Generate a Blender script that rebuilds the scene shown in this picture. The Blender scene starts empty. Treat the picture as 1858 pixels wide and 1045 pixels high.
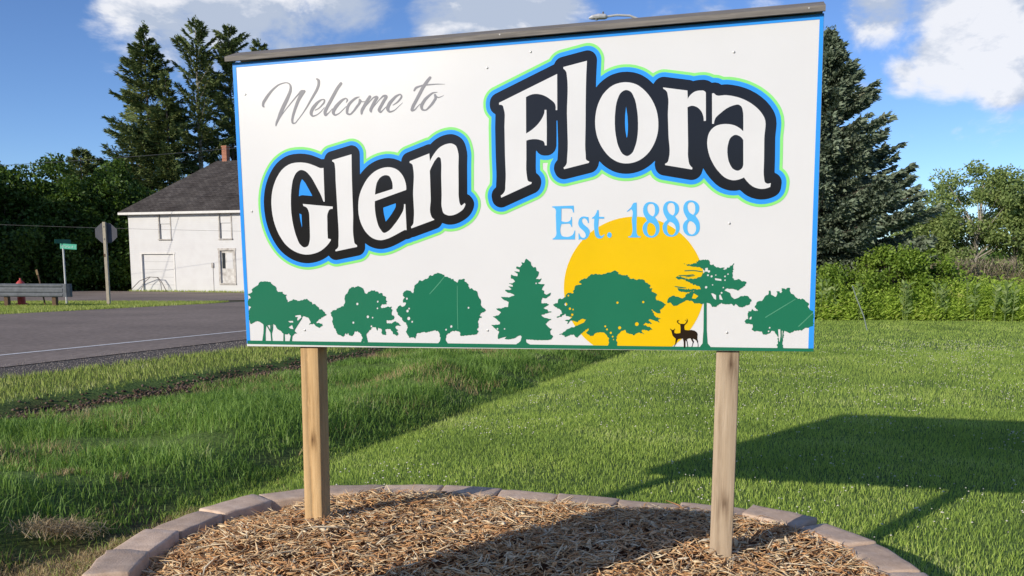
import bpy, bmesh, math, random, json
import numpy as np
from mathutils import Vector, Matrix

# ------------------------------------------------------------------ camera, sky, sun, exposure
scene = bpy.context.scene
R = math.radians
CAM_Z = 1.47
cam_data = bpy.data.cameras.new('camera'); cam = bpy.data.objects.new('camera', cam_data)
scene.collection.objects.link(cam); scene.camera = cam
cam_data.sensor_width = 36.0; cam_data.lens = 1571.3 / 1858 * 36.0
cam_data.shift_y = (696 - 522.5) / 1858
cam_data.clip_start = 0.05; cam_data.clip_end = 5000
PITCH, ROLL = 0.13101, -0.003277
cam.location = (0, 0, CAM_Z)
cam.rotation_euler = (Matrix.Rotation(math.pi / 2 - PITCH, 3, 'X') @ Matrix.Rotation(-ROLL, 3, 'Z')).to_euler()

SUN_AZ, SUN_EL = R(44.3), R(20)          # the light travels towards azimuth 44.3 deg right of +Y
LIGHT = Vector((math.sin(SUN_AZ) * math.cos(SUN_EL), math.cos(SUN_AZ) * math.cos(SUN_EL), -math.sin(SUN_EL)))
sd = bpy.data.lights.new('sun', 'SUN'); sd.energy = 3.8; sd.angle = R(0.53); sd.color = (1.0, 0.905, 0.77)
so = bpy.data.objects.new('sun', sd); scene.collection.objects.link(so)
so.rotation_euler = LIGHT.to_track_quat('-Z', 'Y').to_euler(); so.location = (-20, -20, 20)

world = bpy.data.worlds.new('World'); scene.world = world; world.use_nodes = True
wt = world.node_tree; wt.nodes.clear()
def wn(t, **k):
    n = wt.nodes.new(t)
    for a, b in k.items(): setattr(n, a, b)
    return n
out_w = wn('ShaderNodeOutputWorld'); bg = wn('ShaderNodeBackground'); bg.inputs['Strength'].default_value = 0.125
sky = wn('ShaderNodeTexSky', sky_type='NISHITA'); sky.sun_disc = False
sky.sun_elevation = SUN_EL; sky.sun_rotation = math.pi + SUN_AZ; sky.air_density = 0.85; sky.dust_density = 0.1; sky.ozone_density = 4.0; sky.altitude = 900
tc = wn('ShaderNodeTexCoord')
def wmath(op, a, b=None, c=None, clamp=False):
    n = wn('ShaderNodeMath', operation=op); n.use_clamp = clamp
    for i, v in enumerate((a, b, c)):
        if v is None: continue
        if isinstance(v, (int, float)): n.inputs[i].default_value = v
        else: wt.links.new(v, n.inputs[i])
    return n.outputs[0]
noise = wn('ShaderNodeTexNoise'); noise.inputs['Scale'].default_value = 7.0; noise.inputs['Detail'].default_value = 9; noise.inputs['Roughness'].default_value = 0.6; noise.inputs['Distortion'].default_value = 0.25
mp = wn('ShaderNodeMapping'); mp.inputs['Scale'].default_value = (1, 1, 1.9)
wt.links.new(tc.outputs['Generated'], mp.inputs[0]); wt.links.new(mp.outputs[0], noise.inputs['Vector'])
def az_el(x, y):
    """sky direction seen at a place in the photograph"""
    c = Vector(((x - 929) / 1571.3, (696 - y) / 1571.3, -1.0))
    return (cam.rotation_euler.to_matrix() @ c).normalized()
CLOUDS = [(215, 30, 62, .75), (262, -5, 60, .9), (330, 60, 60, .7), (420, 25, 80, 1.0), (520, 50, 90, .85), (620, 15, 90, .9), (470, -30, 110, 1), (690, 60, 60, .55),
          (800, 45, 60, .85), (880, 20, 80, 1.0), (970, 25, 80, 1.0), (900, -60, 130, 1), (1180, 20, 60, .42), (1300, 5, 60, .4), (1400, 0, 60, .45),
          (1600, 20, 60, .9), (1640, 75, 45, .5), (1700, 20, 70, .8), (1720, 100, 62, 1.1), (1780, 60, 70, 1.0), (1840, 90, 75, 1.2), (1640, 138, 38, .9), (1572, 158, 26, .8), (1690, 135, 40, .8), (1800, -40, 120, 1),
          (1753, 178, 16, .42), (1735, 238, 20, .30), (1655, 246, 18, .28), (1870, 236, 20, .3), (160, 120, 26, .1)]
acc = None
for (x, y, r, w) in CLOUDS:
    d = az_el(x, y)
    vd = wn('ShaderNodeVectorMath', operation='DISTANCE'); wt.links.new(tc.outputs['Generated'], vd.inputs[0]); vd.inputs[1].default_value = d
    e = wmath('MULTIPLY', vd.outputs['Value'], 1571.3 / r * 0.9)
    g = wmath('MULTIPLY', wmath('EXPONENT', wmath('MULTIPLY', wmath('POWER', e, 2.0), -0.8)), w)
    acc = g if acc is None else wmath('MAXIMUM', acc, g)
# the same broken cumulus goes on over the rest of the sky
vdir = az_el(929, 330)
dt = wn('ShaderNodeVectorMath', operation='DOT_PRODUCT'); wt.links.new(tc.outputs['Generated'], dt.inputs[0]); dt.inputs[1].default_value = vdir
n2 = wn('ShaderNodeTexNoise'); n2.inputs['Scale'].default_value = 2.4; n2.inputs['Detail'].default_value = 3
wt.links.new(mp.outputs[0], n2.inputs['Vector'])
away = wn('ShaderNodeMapRange'); away.inputs['From Min'].default_value = 0.84; away.inputs['From Max'].default_value = 0.70; wt.links.new(dt.outputs['Value'], away.inputs['Value'])
rest = wmath('MULTIPLY', wmath('MULTIPLY', wmath('SUBTRACT', n2.outputs['Fac'], 0.48), 5.0, clamp=True), away.outputs['Result'])
acc = wmath('MAXIMUM', acc, rest)
dens = wmath('ADD', acc, wmath('MULTIPLY', wmath('SUBTRACT', noise.outputs['Fac'], 0.5), 2.3))
mr = wn('ShaderNodeMapRange', interpolation_type='SMOOTHSTEP'); mr.inputs['From Min'].default_value = 0.34; mr.inputs['From Max'].default_value = 0.86; wt.links.new(dens, mr.inputs['Value'])
gate = wmath('MULTIPLY', acc, 6.0, clamp=True)
cover = wmath('MULTIPLY', mr.outputs['Result'], gate)
cover = wmath('MULTIPLY', cover, 0.93)
# cloud tone: the same noise sampled a little towards the sun gives lit and grey sides
mp2 = wn('ShaderNodeMapping'); mp2.inputs['Scale'].default_value = (1, 1, 1.9); mp2.inputs['Location'].default_value = (-0.022, -0.022, 0.045)
wt.links.new(tc.outputs['Generated'], mp2.inputs[0])
n3 = wn('ShaderNodeTexNoise'); n3.inputs['Scale'].default_value = 7.0; n3.inputs['Detail'].default_value = 6; n3.inputs['Roughness'].default_value = .55; n3.inputs['Distortion'].default_value = 0.25
wt.links.new(mp2.outputs[0], n3.inputs['Vector'])
rel = wmath('ADD', wmath('MULTIPLY', wmath('SUBTRACT', noise.outputs['Fac'], n3.outputs['Fac']), 9.0), 0.52, clamp=True)
cr = wn('ShaderNodeMix', data_type='RGBA'); wt.links.new(rel, cr.inputs['Factor'])
cr.inputs[6].default_value = (3.5, 4.0, 4.9, 1); cr.inputs[7].default_value = (6.4, 6.45, 6.7, 1)
hs = wn('ShaderNodeHueSaturation'); hs.inputs['Saturation'].default_value = 1.06; hs.inputs['Hue'].default_value = 0.508; hs.inputs['Value'].default_value = 1.09
wt.links.new(sky.outputs[0], hs.inputs['Color'])
mx = wn('ShaderNodeMix', data_type='RGBA'); wt.links.new(cover, mx.inputs['Factor']); wt.links.new(hs.outputs[0], mx.inputs[6]); wt.links.new(cr.outputs[2], mx.inputs[7])
wt.links.new(mx.outputs[2], bg.inputs['Color']); wt.links.new(bg.outputs[0], out_w.inputs[0])
vs = scene.view_settings
vs.view_transform = 'Standard'; vs.look = 'None'; vs.exposure = 0.2; vs.gamma = 1.0; vs.use_curve_mapping = False
scene.cycles.max_bounces = 6; scene.cycles.transparent_max_bounces = 8
scene.cycles.use_denoising = True

# ------------------------------------------------------------------ helpers
def link(o, parent=None):
    scene.collection.objects.link(o)
    if parent is not None: o.parent = parent
    return o
def empty(name, loc=(0, 0, 0), rz=0.0):
    o = bpy.data.objects.new(name, None); o.location = loc; o.rotation_euler = (0, 0, rz); o.empty_display_size = .2
    return link(o)
def tag(o, label=None, category=None, group=None, kind=None):
    if label: o['label'] = label
    if category: o['category'] = category
    if group: o['group'] = group
    if kind: o['kind'] = kind
    return o
def mesh_np(name, V, F, mat, parent=None, smooth=False, col=None):
    """V (n,3); F list of equal-length index arrays or an (m,k) array (or a list of such arrays)"""
    me = bpy.data.meshes.new(name)
    Fs = F if isinstance(F, list) else [F]
    Fs = [np.asarray(f, np.int32) for f in Fs if len(f)]
    me.vertices.add(len(V)); me.vertices.foreach_set('co', np.ascontiguousarray(V, np.float32).ravel())
    tot = sum(f.size for f in Fs); me.loops.add(tot); me.loops.foreach_set('vertex_index', np.concatenate([f.ravel() for f in Fs]))
    cnt = np.concatenate([np.full(len(f), f.shape[1], np.int32) for f in Fs]); st = np.concatenate([[0], np.cumsum(cnt)[:-1]]).astype(np.int32)
    me.polygons.add(len(cnt)); me.polygons.foreach_set('loop_start', st)
    me.update(calc_edges=True); me.validate()
    if smooth: me.polygons.foreach_set('use_smooth', np.ones(len(me.polygons), bool))
    if col is not None:
        a = me.color_attributes.new('tone', 'FLOAT_COLOR', 'POINT')
        a.data.foreach_set('color', np.c_[col, np.ones(len(col))].astype(np.float32).ravel())
    if mat: me.materials.append(mat)
    o = bpy.data.objects.new(name, me); return link(o, parent)
class MB:
    """collects simple solids into one mesh"""
    def __init__(s): s.bm = bmesh.new()
    def box(s, c, size, rot=None, bevel=0.0):
        m = Matrix.Translation(c) @ (rot.to_4x4() if rot is not None else Matrix()) @ Matrix.Diagonal((*size, 1))
        r = bmesh.ops.create_cube(s.bm, size=1, matrix=m)
        if bevel: bmesh.ops.bevel(s.bm, geom=list({e for v in r['verts'] for e in v.link_edges}), offset=bevel, segments=2, affect='EDGES', profile=.5)
        return s
    def tube(s, pts, radii, n=8, cap=True):
        pts = [Vector(p) for p in pts]
        if isinstance(radii, (int, float)): radii = [radii] * len(pts)
        rings = []; up = None
        for i, p in enumerate(pts):
            d = (pts[min(i + 1, len(pts) - 1)] - pts[max(i - 1, 0)]).normalized()
            if up is None: up = Vector((0, 0, 1)) if abs(d.z) < .9 else Vector((1, 0, 0))
            a = d.cross(up).normalized(); b = a.cross(d).normalized(); up = b
            rings.append([s.bm.verts.new(p + (a * math.cos(2 * math.pi * k / n) + b * math.sin(2 * math.pi * k / n)) * radii[i]) for k in range(n)])
        for r0, r1 in zip(rings, rings[1:]):
            for k in range(n): s.bm.faces.new((r0[k], r0[(k + 1) % n], r1[(k + 1) % n], r1[k]))
        if cap: s.bm.faces.new(rings[0][::-1]); s.bm.faces.new(rings[-1])
        return s
    def prism(s, prof, a, b, xdir, ydir):
        """profile (x,y) swept from a to b"""
        a, b, xd, yd = Vector(a), Vector(b), Vector(xdir), Vector(ydir)
        r0 = [s.bm.verts.new(a + xd * x + yd * y) for x, y in prof]; r1 = [s.bm.verts.new(b + xd * x + yd * y) for x, y in prof]
        n = len(prof)
        for k in range(n): s.bm.faces.new((r0[k], r0[(k + 1) % n], r1[(k + 1) % n], r1[k]))
        s.bm.faces.new(r0[::-1]); s.bm.faces.new(r1); return s
    def poly(s, pts):
        s.bm.faces.new([s.bm.verts.new(p) for p in pts]); return s
    def build(s, name, mat, parent=None, smooth=False):
        bmesh.ops.recalc_face_normals(s.bm, faces=s.bm.faces[:])
        me = bpy.data.meshes.new(name); s.bm.to_mesh(me); s.bm.free()
        if smooth: me.polygons.foreach_set('use_smooth', np.ones(len(me.polygons), bool))
        if mat: me.materials.append(mat)
        return link(bpy.data.objects.new(name, me), parent)
def copy_tree(o, parent=None):
    c = o.copy(); scene.collection.objects.link(c)
    if parent is not None: c.parent = parent
    for ch in list(o.children): copy_tree(ch, c)
    return c

# value noise on numpy arrays
_rs = np.random.RandomState(7); _tab = _rs.rand(256, 256)
def vnoise(x, y, sc=1.0, seed=0):
    x = np.asarray(x, float) / sc + seed * 17.3; y = np.asarray(y, float) / sc + seed * 9.1
    xi = np.floor(x).astype(int); yi = np.floor(y).astype(int); fx = x - xi; fy = y - yi
    fx = fx * fx * (3 - 2 * fx); fy = fy * fy * (3 - 2 * fy)
    g = lambda a, b: _tab[a & 255, b & 255]
    return (g(xi, yi) * (1 - fx) + g(xi + 1, yi) * fx) * (1 - fy) + (g(xi, yi + 1) * (1 - fx) + g(xi + 1, yi + 1) * fx) * fy
def fbm(x, y, sc=1.0, seed=0, o=3):
    r = 0; a = .5; t = 0
    for k in range(o): r = r + a * vnoise(x, y, sc / 2 ** k, seed + k * 3); t += a; a *= .5
    return r / t

# road coordinates: s across the road (metres), t along it
RN = np.array([.933, -.36]); RD = np.array([.36, .933])
def s_of(x, y): return RN[0] * np.asarray(x) + RN[1] * np.asarray(y)
RING = (-0.08, 3.05)
# outline of the bed: a rounded square that bulges at its back corners
_rp = np.array([(-1.69, 3.37), (-1.72, 3.65), (-1.70, 3.90), (-1.60, 4.19), (-1.46, 4.44), (-1.28, 4.62), (-1.02, 4.73), (-.79, 4.755), (-.54, 4.75), (-.39, 4.73), (-.07, 4.66), (.21, 4.58), (.43, 4.51), (.71, 4.44), (.99, 4.36), (1.16, 4.30), (1.32, 4.21),
    (1.46, 4.07), (1.57, 3.88), (1.63, 3.65), (1.66, 3.35), (1.64, 2.8), (1.5, 2.2), (1.1, 1.75), (.5, 1.5), (-.2, 1.45), (-.9, 1.65), (-1.4, 2.1), (-1.62, 2.7), (-1.68, 3.1)])
_ra = np.arctan2(_rp[:, 1] - RING[1], _rp[:, 0] - RING[0]); _rr = np.hypot(_rp[:, 0] - RING[0], _rp[:, 1] - RING[1]); _o = np.argsort(_ra); _ra, _rr = _ra[_o], _rr[_o]
_tt = np.linspace(-np.pi, np.pi, 361); _rt = np.interp(_tt, _ra, _rr, period=2 * np.pi); _k = np.exp(-np.linspace(-2, 2, 13) ** 2); _k /= _k.sum()
_rt = np.convolve(np.concatenate([_rt[-7:-1], _rt, _rt[1:7]]), _k, 'valid')
def ring_r(a): return np.interp((np.asarray(a) + np.pi) % (2 * np.pi) - np.pi, _tt, _rt)
def ring_d(x, y):
    dx, dy = np.asarray(x) - RING[0], np.asarray(y) - RING[1]; return np.hypot(dx, dy) - ring_r(np.arctan2(dy, dx))
def height(x, y):
    x = np.asarray(x, float); y = np.asarray(y, float); s = s_of(x, y)
    z = np.interp(s, [-400, -60, -26, -24.6, -11.2, -10.2, -8.5, -8.2, -7.7, -6.6, -5.3, -4.75, -4.1, -3.4, -2.3, 60],
                  [-.3, -.1, .0, .018, .018, .0, .02, -.09, -.10, -.03, .06, .03, -.19, -.09, 0., 0.])
    w = np.clip((s + 8.2) / .5, 0, 1) * np.clip((-4.6 - s) / .5, 0, 1)
    z = z + w * (fbm(x, y, 1.1, 3) - .5) * .34
    z = z + .03 * (fbm(x, y, 2.2, 5) - .5) * np.clip((s + 4) / 2, 0, 1)
    z = z + .05 * np.exp(-np.clip(ring_d(x, y), 0, 9) / .5)
    return z

# ------------------------------------------------------------------ materials
def material(name, rough=.7, spec=.3):
    m = bpy.data.materials.new(name); m.use_nodes = True
    b = m.node_tree.nodes['Principled BSDF']; b.inputs['Roughness'].default_value = rough; b.inputs['Specular IOR Level'].default_value = spec
    return m, m.node_tree, b
def nd(nt, t, **k):
    n = nt.nodes.new(t)
    for a, v in k.items(): setattr(n, a, v)
    return n
def ramp(nt, src, stops):
    r = nd(nt, 'ShaderNodeValToRGB'); e = r.color_ramp.elements
    while len(e) < len(stops): e.new(.5)
    for q, (p, c) in zip(e, stops): q.position = p; q.color = (*c, 1)
    nt.links.new(src, r.inputs[0]); return r.outputs[0]
def noise_tex(nt, scale, detail=4, coord='Object', stretch=None, rough=.55, dist=0):
    t = nd(nt, 'ShaderNodeTexCoord'); n = nd(nt, 'ShaderNodeTexNoise'); n.inputs['Scale'].default_value = scale; n.inputs['Detail'].default_value = detail; n.inputs['Roughness'].default_value = rough; n.inputs['Distortion'].default_value = dist
    if stretch:
        m = nd(nt, 'ShaderNodeMapping'); m.inputs['Scale'].default_value = stretch; nt.links.new(t.outputs[coord], m.inputs[0]); nt.links.new(m.outputs[0], n.inputs['Vector'])
    else: nt.links.new(t.outputs[coord], n.inputs['Vector'])
    return n.outputs['Fac']
def bump(nt, b, src, strength=.3, dist=.01):
    u = nd(nt, 'ShaderNodeBump'); u.inputs['Strength'].default_value = strength; u.inputs['Distance'].default_value = dist
    nt.links.new(src, u.inputs['Height']); nt.links.new(u.outputs[0], b.inputs['Normal'])
def noisy(name, stops, scale=6, rough=.75, spec=.25, detail=5, bmp=0, bdist=.01, stretch=None, metallic=0, coord='Object'):
    m, nt, b = material(name, rough, spec); f = noise_tex(nt, scale, detail, coord, stretch)
    nt.links.new(ramp(nt, f, stops), b.inputs['Base Color']); b.inputs['Metallic'].default_value = metallic
    if bmp: bump(nt, b, f, bmp, bdist)
    return m
def plain(name, c, rough=.5, spec=.4, metallic=0, var=.08, scale=8):
    return noisy(name, [(.3, tuple(v * (1 - var) for v in c)), (.7, tuple(min(1, v * (1 + var)) for v in c))], scale, rough, spec, metallic=metallic)
def leaf_mat(name, stops, trans=.35, rough=.55, spec=.25, scale=.6, gap=.35, tone=False):
    """foliage: colour per leaf (random per island) and per clump (noise); light also passes through"""
    m, nt, b = material(name, rough, spec)
    g = nd(nt, 'ShaderNodeNewGeometry'); f = noise_tex(nt, scale, 2)
    a = nd(nt, 'ShaderNodeMath', operation='MULTIPLY_ADD'); nt.links.new(g.outputs['Random Per Island'], a.inputs[0]); a.inputs[1].default_value = 1 - gap
    c = nd(nt, 'ShaderNodeMath', operation='MULTIPLY_ADD'); nt.links.new(f, c.inputs[0]); c.inputs[1].default_value = gap * 2.2; c.inputs[2].default_value = -gap * .6
    nt.links.new(c.outputs[0], a.inputs[2])
    col = ramp(nt, a.outputs[0], stops)
    nt.links.new(col, b.inputs['Base Color'])
    if trans:
        t = nd(nt, 'ShaderNodeBsdfTranslucent'); hsv = nd(nt, 'ShaderNodeHueSaturation'); hsv.inputs['Hue'].default_value = .485; hsv.inputs['Saturation'].default_value = 1.1; hsv.inputs['Value'].default_value = 1.3
        nt.links.new(col, hsv.inputs['Color']); nt.links.new(hsv.outputs[0], t.inputs['Color'])
        ms = nd(nt, 'ShaderNodeMixShader'); ms.inputs[0].default_value = trans
        nt.links.new(b.outputs[0], ms.inputs[1]); nt.links.new(t.outputs[0], ms.inputs[2]); nt.links.new(ms.outputs[0], nt.nodes['Material Output'].inputs['Surface'])
    return m
def island_mat(name, stops, rough=.8, spec=.2, fine=40, mixf=.3):
    m, nt, b = material(name, rough, spec); g = nd(nt, 'ShaderNodeNewGeometry'); f = noise_tex(nt, fine, 3)
    a = nd(nt, 'ShaderNodeMath', operation='MULTIPLY_ADD'); nt.links.new(g.outputs['Random Per Island'], a.inputs[0]); a.inputs[1].default_value = 1 - mixf
    c = nd(nt, 'ShaderNodeMath', operation='MULTIPLY'); nt.links.new(f, c.inputs[0]); c.inputs[1].default_value = mixf; nt.links.new(c.outputs[0], a.inputs[2])
    nt.links.new(ramp(nt, a.outputs[0], stops), b.inputs['Base Color']); return m

# ------------------------------------------------------------------ the ground
rng = np.random.RandomState(11)
def axis(lo, mid0, mid1, hi, step, n):
    a = np.arange(mid0, mid1 + step, step)
    l = mid0 - (np.geomspace(1, 1 + mid0 - lo, n) - 1)[1:]; h = a[-1] + (np.geomspace(1, 1 + hi - a[-1], n) - 1)[1:]
    return np.concatenate([l[::-1], a, h])
gx = axis(-900, -14, 8, 900, .14, 56); gy = axis(-400, -1, 19, 1500, .14, 64)
GX, GY = np.meshgrid(gx, gy); GZ = height(GX, GY); S = s_of(GX, GY)
far = np.hypot(GX, GY) > 70; GZ = np.where(far, np.minimum(GZ, 0) - .05, GZ)
GD = np.hypot(GX - RING[0], GY - RING[1]); GR = ring_d(GX, GY); GZ = np.where(GR < -.12, -.05, GZ)
def mixc(c, k, m): return c * (1 - m[..., None]) + np.array(k) * m[..., None]
C = np.zeros(GX.shape + (3,)) + np.array((.125, .185, .048))
n1 = fbm(GX, GY, 1.6, 1); n2_ = fbm(GX, GY, .5, 2)
C = C * (0.75 + .5 * n1)[..., None]
C = mixc(C, (.11, .13, .032), np.clip((-8.5 - S) / .3, 0, 1) * .8)                                             # verge
C = mixc(C, (.045, .030, .020), np.clip(1 - np.abs(S + 8.05) / .38 + (n2_ - .5) * 1.6, 0, 1))                    # bare cut bank
C = mixc(C, (.05, .036, .022), np.clip(1 - np.abs(S + 4.35) / .5 + (n2_ - .5) * 2.0, 0, 1) * .5)
C = mixc(C, (.14, .10, .055), np.clip(1.6 - np.abs(GR - .6) * 1.9 + (n2_ - .5) * 2.0, 0, 1) * .9 * np.clip((-.8 - GX) / .5, 0, 1))
C = mixc(C, (.13, .115, .10), np.clip((-10.35 - S) / .25 + (n2_ - .5), 0, 1) * (S > -26))                        # gravel shoulder
mg, nt, b = material('ground_soil_and_turf', .95, .1)
va = nd(nt, 'ShaderNodeVertexColor', layer_name='tone'); f1 = noise_tex(nt, 30, 6); f2 = noise_tex(nt, .35, 3)
mm = nd(nt, 'ShaderNodeMix', data_type='RGBA', blend_type='MULTIPLY'); mm.inputs['Factor'].default_value = 1
nt.links.new(va.outputs[0], mm.inputs[6]); nt.links.new(ramp(nt, f1, [(.3, (.55, .55, .55)), (.7, (1.4, 1.4, 1.4))]), mm.inputs[7])
nt.links.new(mm.outputs[2], b.inputs['Base Color']); bump(nt, b, f1, .6, .02)
ny, nx = GX.shape; idx = np.arange(nx * ny).reshape(ny, nx)
F = np.stack([idx[:-1, :-1], idx[:-1, 1:], idx[1:, 1:], idx[1:, :-1]], -1).reshape(-1, 4)
g = mesh_np('ground', np.stack([GX, GY, GZ], -1).reshape(-1, 3), F, mg, smooth=True, col=np.clip(C, 0, 1).reshape(-1, 3)); tag(g, kind='structure')

# roads
def st(s, t): return (RN[0] * s + RD[0] * t, RN[1] * s + RD[1] * t)
asph = noisy('worn_asphalt', [(.25, (.18, .145, .117)), (.5, (.25, .20, .163)), (.75, (.325, .265, .218))], 9, .85, .3, 9, .4, .006)
nt = asph.node_tree; b = nt.nodes['Principled BSDF']
f0 = noise_tex(nt, .25, 4, stretch=(1, 1, 1)); src = b.inputs['Base Color'].links[0].from_socket
mm = nd(nt, 'ShaderNodeMix', data_type='RGBA', blend_type='MULTIPLY'); mm.inputs['Factor'].default_value = 1
nt.links.new(src, mm.inputs[6]); nt.links.new(ramp(nt, f0, [(.35, (.8, .8, .8)), (.65, (1.15, 1.15, 1.15))]), mm.inputs[7]); nt.links.new(mm.outputs[2], b.inputs['Base Color'])
def strip(name, s0, s1, t0, t1, z, mat, wob=0.0, n=160):
    t = np.linspace(t0, t1, n); r = np.random.RandomState(3)
    a0 = s0 + wob * (fbm(t, t * 0, .6, 4) - .5); a1 = s1 + wob * (fbm(t, t * 0 + 9, .6, 6) - .5)
    P0 = np.c_[RN[0] * a0 + RD[0] * t, RN[1] * a0 + RD[1] * t, np.full(n, z)]; P1 = np.c_[RN[0] * a1 + RD[0] * t, RN[1] * a1 + RD[1] * t, np.full(n, z)]
    V = np.concatenate([P0, P1]); i = np.arange(n - 1)
    return mesh_np(name, V, np.c_[i, i + n, i + n + 1, i + 1][:, ::-1] if False else np.c_[i, i + 1, i + n + 1, i + n], mat)
mb = MB(); side = [(-90, 38.8), (-30, 38.6), (-17, 38.2), (-15.3, 37.6), (-13.2, 39.6), (-8, 45), (-8, 53.0), (-40, 57.5), (-90, 57.5)]
mb.poly([(x, y, .022) for x, y in side])
tag(mb.build('side_road', asph), kind='structure')
tag(strip('road', -24.7, -11.5, -60, 400, .028, asph, .12), kind='structure')
white = noisy('road_paint', [(.25, (.50, .49, .46)), (.5, (.80, .79, .76))], 14, .7, .3)
tag(strip('road_edge_line', -13.15, -13.03, -60, 400, .033, white, .015, 400), kind='structure')

# gravel on the shoulder
N = 6500; t = rng.uniform(5, 26, N); s = rng.normal(-11.0, .38, N); P = np.c_[RN[0] * s + RD[0] * t, RN[1] * s + RD[1] * t]
z = np.maximum(height(P[:, 0], P[:, 1]), np.where(s < -11.5, .028, -9)); r = rng.uniform(.005, .015, N)
octv = np.array([(1, 0, 0), (-.8, .3, 0), (0, 1, .1), (.2, -.9, 0), (0, 0, .7), (0, 0, -.4)]); octf = np.array([(0, 2, 4), (2, 1, 4), (1, 3, 4), (3, 0, 4), (2, 0, 5), (1, 2, 5), (3, 1, 5), (0, 3, 5)])
def scatter(name, V0, F0, pos, rad, yaw, mat, zs=1.0):
    c, s_ = np.cos(yaw), np.sin(yaw); V = V0[None] * rad[:, None, None]
    X = V[..., 0] * c[:, None] - V[..., 1] * s_[:, None]; Y = V[..., 0] * s_[:, None] + V[..., 1] * c[:, None]
    VV = np.stack([X + pos[:, 0:1], Y + pos[:, 1:2], V[..., 2] * zs + pos[:, 2:3]], -1).reshape(-1, 3)
    FF = (F0[None] + (np.arange(len(pos)) * len(V0))[:, None, None]).reshape(-1, F0.shape[1])
    return mesh_np(name, VV, FF, mat)
gravel = scatter('gravel', octv, octf, np.c_[P, z], r, rng.uniform(0, 6.28, N), island_mat('gravel_stone', [(.1, (.17, .14, .12)), (.5, (.27, .23, .20)), (.9, (.46, .42, .37))]))
tag(gravel, kind='stuff', label='loose grey gravel scattered along the road shoulder', category='gravel')

# ------------------------------------------------------------------ grass
def blades(name, x, y, h, w, lean, mat, seg=2, z=None, label=None, category='grass', curl=.35):
    n = len(x); z = height(x, y) if z is None else z
    a = rng.uniform(0, 2 * np.pi, n); la = rng.uniform(0, 2 * np.pi, n); l = lean * rng.uniform(.2, 1.3, n)
    wx, wy = np.cos(a) * w * .5, np.sin(a) * w * .5; dx, dy = np.cos(la) * l * h, np.sin(la) * l * h
    p = lambda k, f: np.stack([x + dx * f + wx * k, y + dy * f + wy * k], -1)
    b0 = np.c_[p(-1, 0), z - .01]; b1 = np.c_[p(1, 0), z - .01]
    if seg == 2:
        m0 = np.c_[p(-.8, curl), z + h * .55]; m1 = np.c_[p(.8, curl), z + h * .55]; tp = np.c_[p(0, 1), z + h * (1 - .25 * l)]
        V = np.stack([b0, b1, m1, m0, tp], 1).reshape(-1, 3); i = np.arange(n)[:, None] * 5
        F = [i + np.array([0, 1, 2, 3]), i + np.array([3, 2, 4])]
    else:
        tp = np.c_[p(0, .8), z + h]; V = np.stack([b0, b1, tp], 1).reshape(-1, 3); i = np.arange(n)[:, None] * 3; F = [i + np.array([0, 1, 2])]
    o = mesh_np(name, V, F, mat); tag(o, kind='stuff', label=label, category=category); return o
def in_view(x, y, m=.4): return (np.abs(x) < .70 * y + m + .8) & (y > 0)
def sample(n, x0, x1, y0, y1):
    return rng.uniform(x0, x1, n), rng.uniform(y0, y1, n)
def outside_ring(x, y, pad=.10):
    dx, dy = x - RING[0], y - RING[1]; return np.hypot(dx, dy) > ring_r(np.arctan2(dy, dx)) + pad
lawn_m = leaf_mat('lawn_blade', [(.05, (0.150, 0.231, 0.050)), (.45, (0.322, 0.462, 0.093)), (.75, (0.494, 0.617, 0.135)), (.95, (0.600, 0.620, 0.318))], .35, .5, .25, scale=.75, gap=.5)
tall_m = leaf_mat('tall_grass_blade', [(.05, (0.078, 0.152, 0.037)), (.45, (0.178, 0.305, 0.065)), (.75, (0.267, 0.418, 0.090)), (.93, (0.536, 0.476, 0.308))], .35, .5, .25, scale=.9, gap=.6)
verge_m = leaf_mat('verge_blade', [(.05, (0.179, 0.254, 0.058)), (.5, (0.355, 0.460, 0.100)), (.85, (0.557, 0.579, 0.205)), (.97, (0.600, 0.620, 0.436))], .35, .55, .2, scale=1.0)
dead_m = leaf_mat('dead_blade', [(.1, (0.187, 0.122, 0.058)), (.5, (0.389, 0.288, 0.144)), (.9, (0.600, 0.490, 0.274))], .15, .7, .2)
straw_m = leaf_mat('straw_blade', [(.1, (.30, .22, .12)), (.5, (.50, .39, .22)), (.9, (.66, .55, .36))], .2, .7, .2)
def lawn(name, n, y0, y1, h0, h1, w, seg, label):
    x, y = sample(int(n * 1.2), -.70 * y1 - 1.3, .70 * y1 + 1.3, y0, y1); s = s_of(x, y)
    d = fbm(x, y, .35, 8); dr_ = ring_d(x, y); k = in_view(x, y) & (s > -4.25 + .5 * (fbm(x, y, .5, 12) - .5)) & outside_ring(x, y) & (d > .10) & ((dr_ > 1.15 + 1.6 * (d - .5)) | (x > -.95 - .6 * d) | (rng.rand(len(x)) < .16))
    x, y, d = x[k], y[k], d[k]; h = (h0 + (h1 - h0) * rng.rand(len(x))) * (.55 + .9 * d)
    tuft = np.clip((-1.2 - x) * .9, 0, 1) * np.clip((7.5 - y) / 2, 0, 1); h *= 1 + 1.0 * tuft * fbm(x, y, .5, 9)
    return blades(name, x, y, h, w * (.7 + .6 * rng.rand(len(x))), .65, lawn_m, seg, label=label)
lawn('lawn_grass', 290000, 2.9, 9.2, .021, .046, .0041, 2, 'mown green lawn close around the planting bed')
lawn('lawn_grass', 230000, 9.2, 16, .030, .055, .0065, 1, 'mown green lawn in the middle distance')
lawn('lawn_grass', 170000, 16, 28, .030, .06, .013, 1, 'far part of the mown lawn up to the tall weeds')
x, y = sample(430000, -14, 5, 3.2, 24); s = s_of(x, y)
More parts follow.
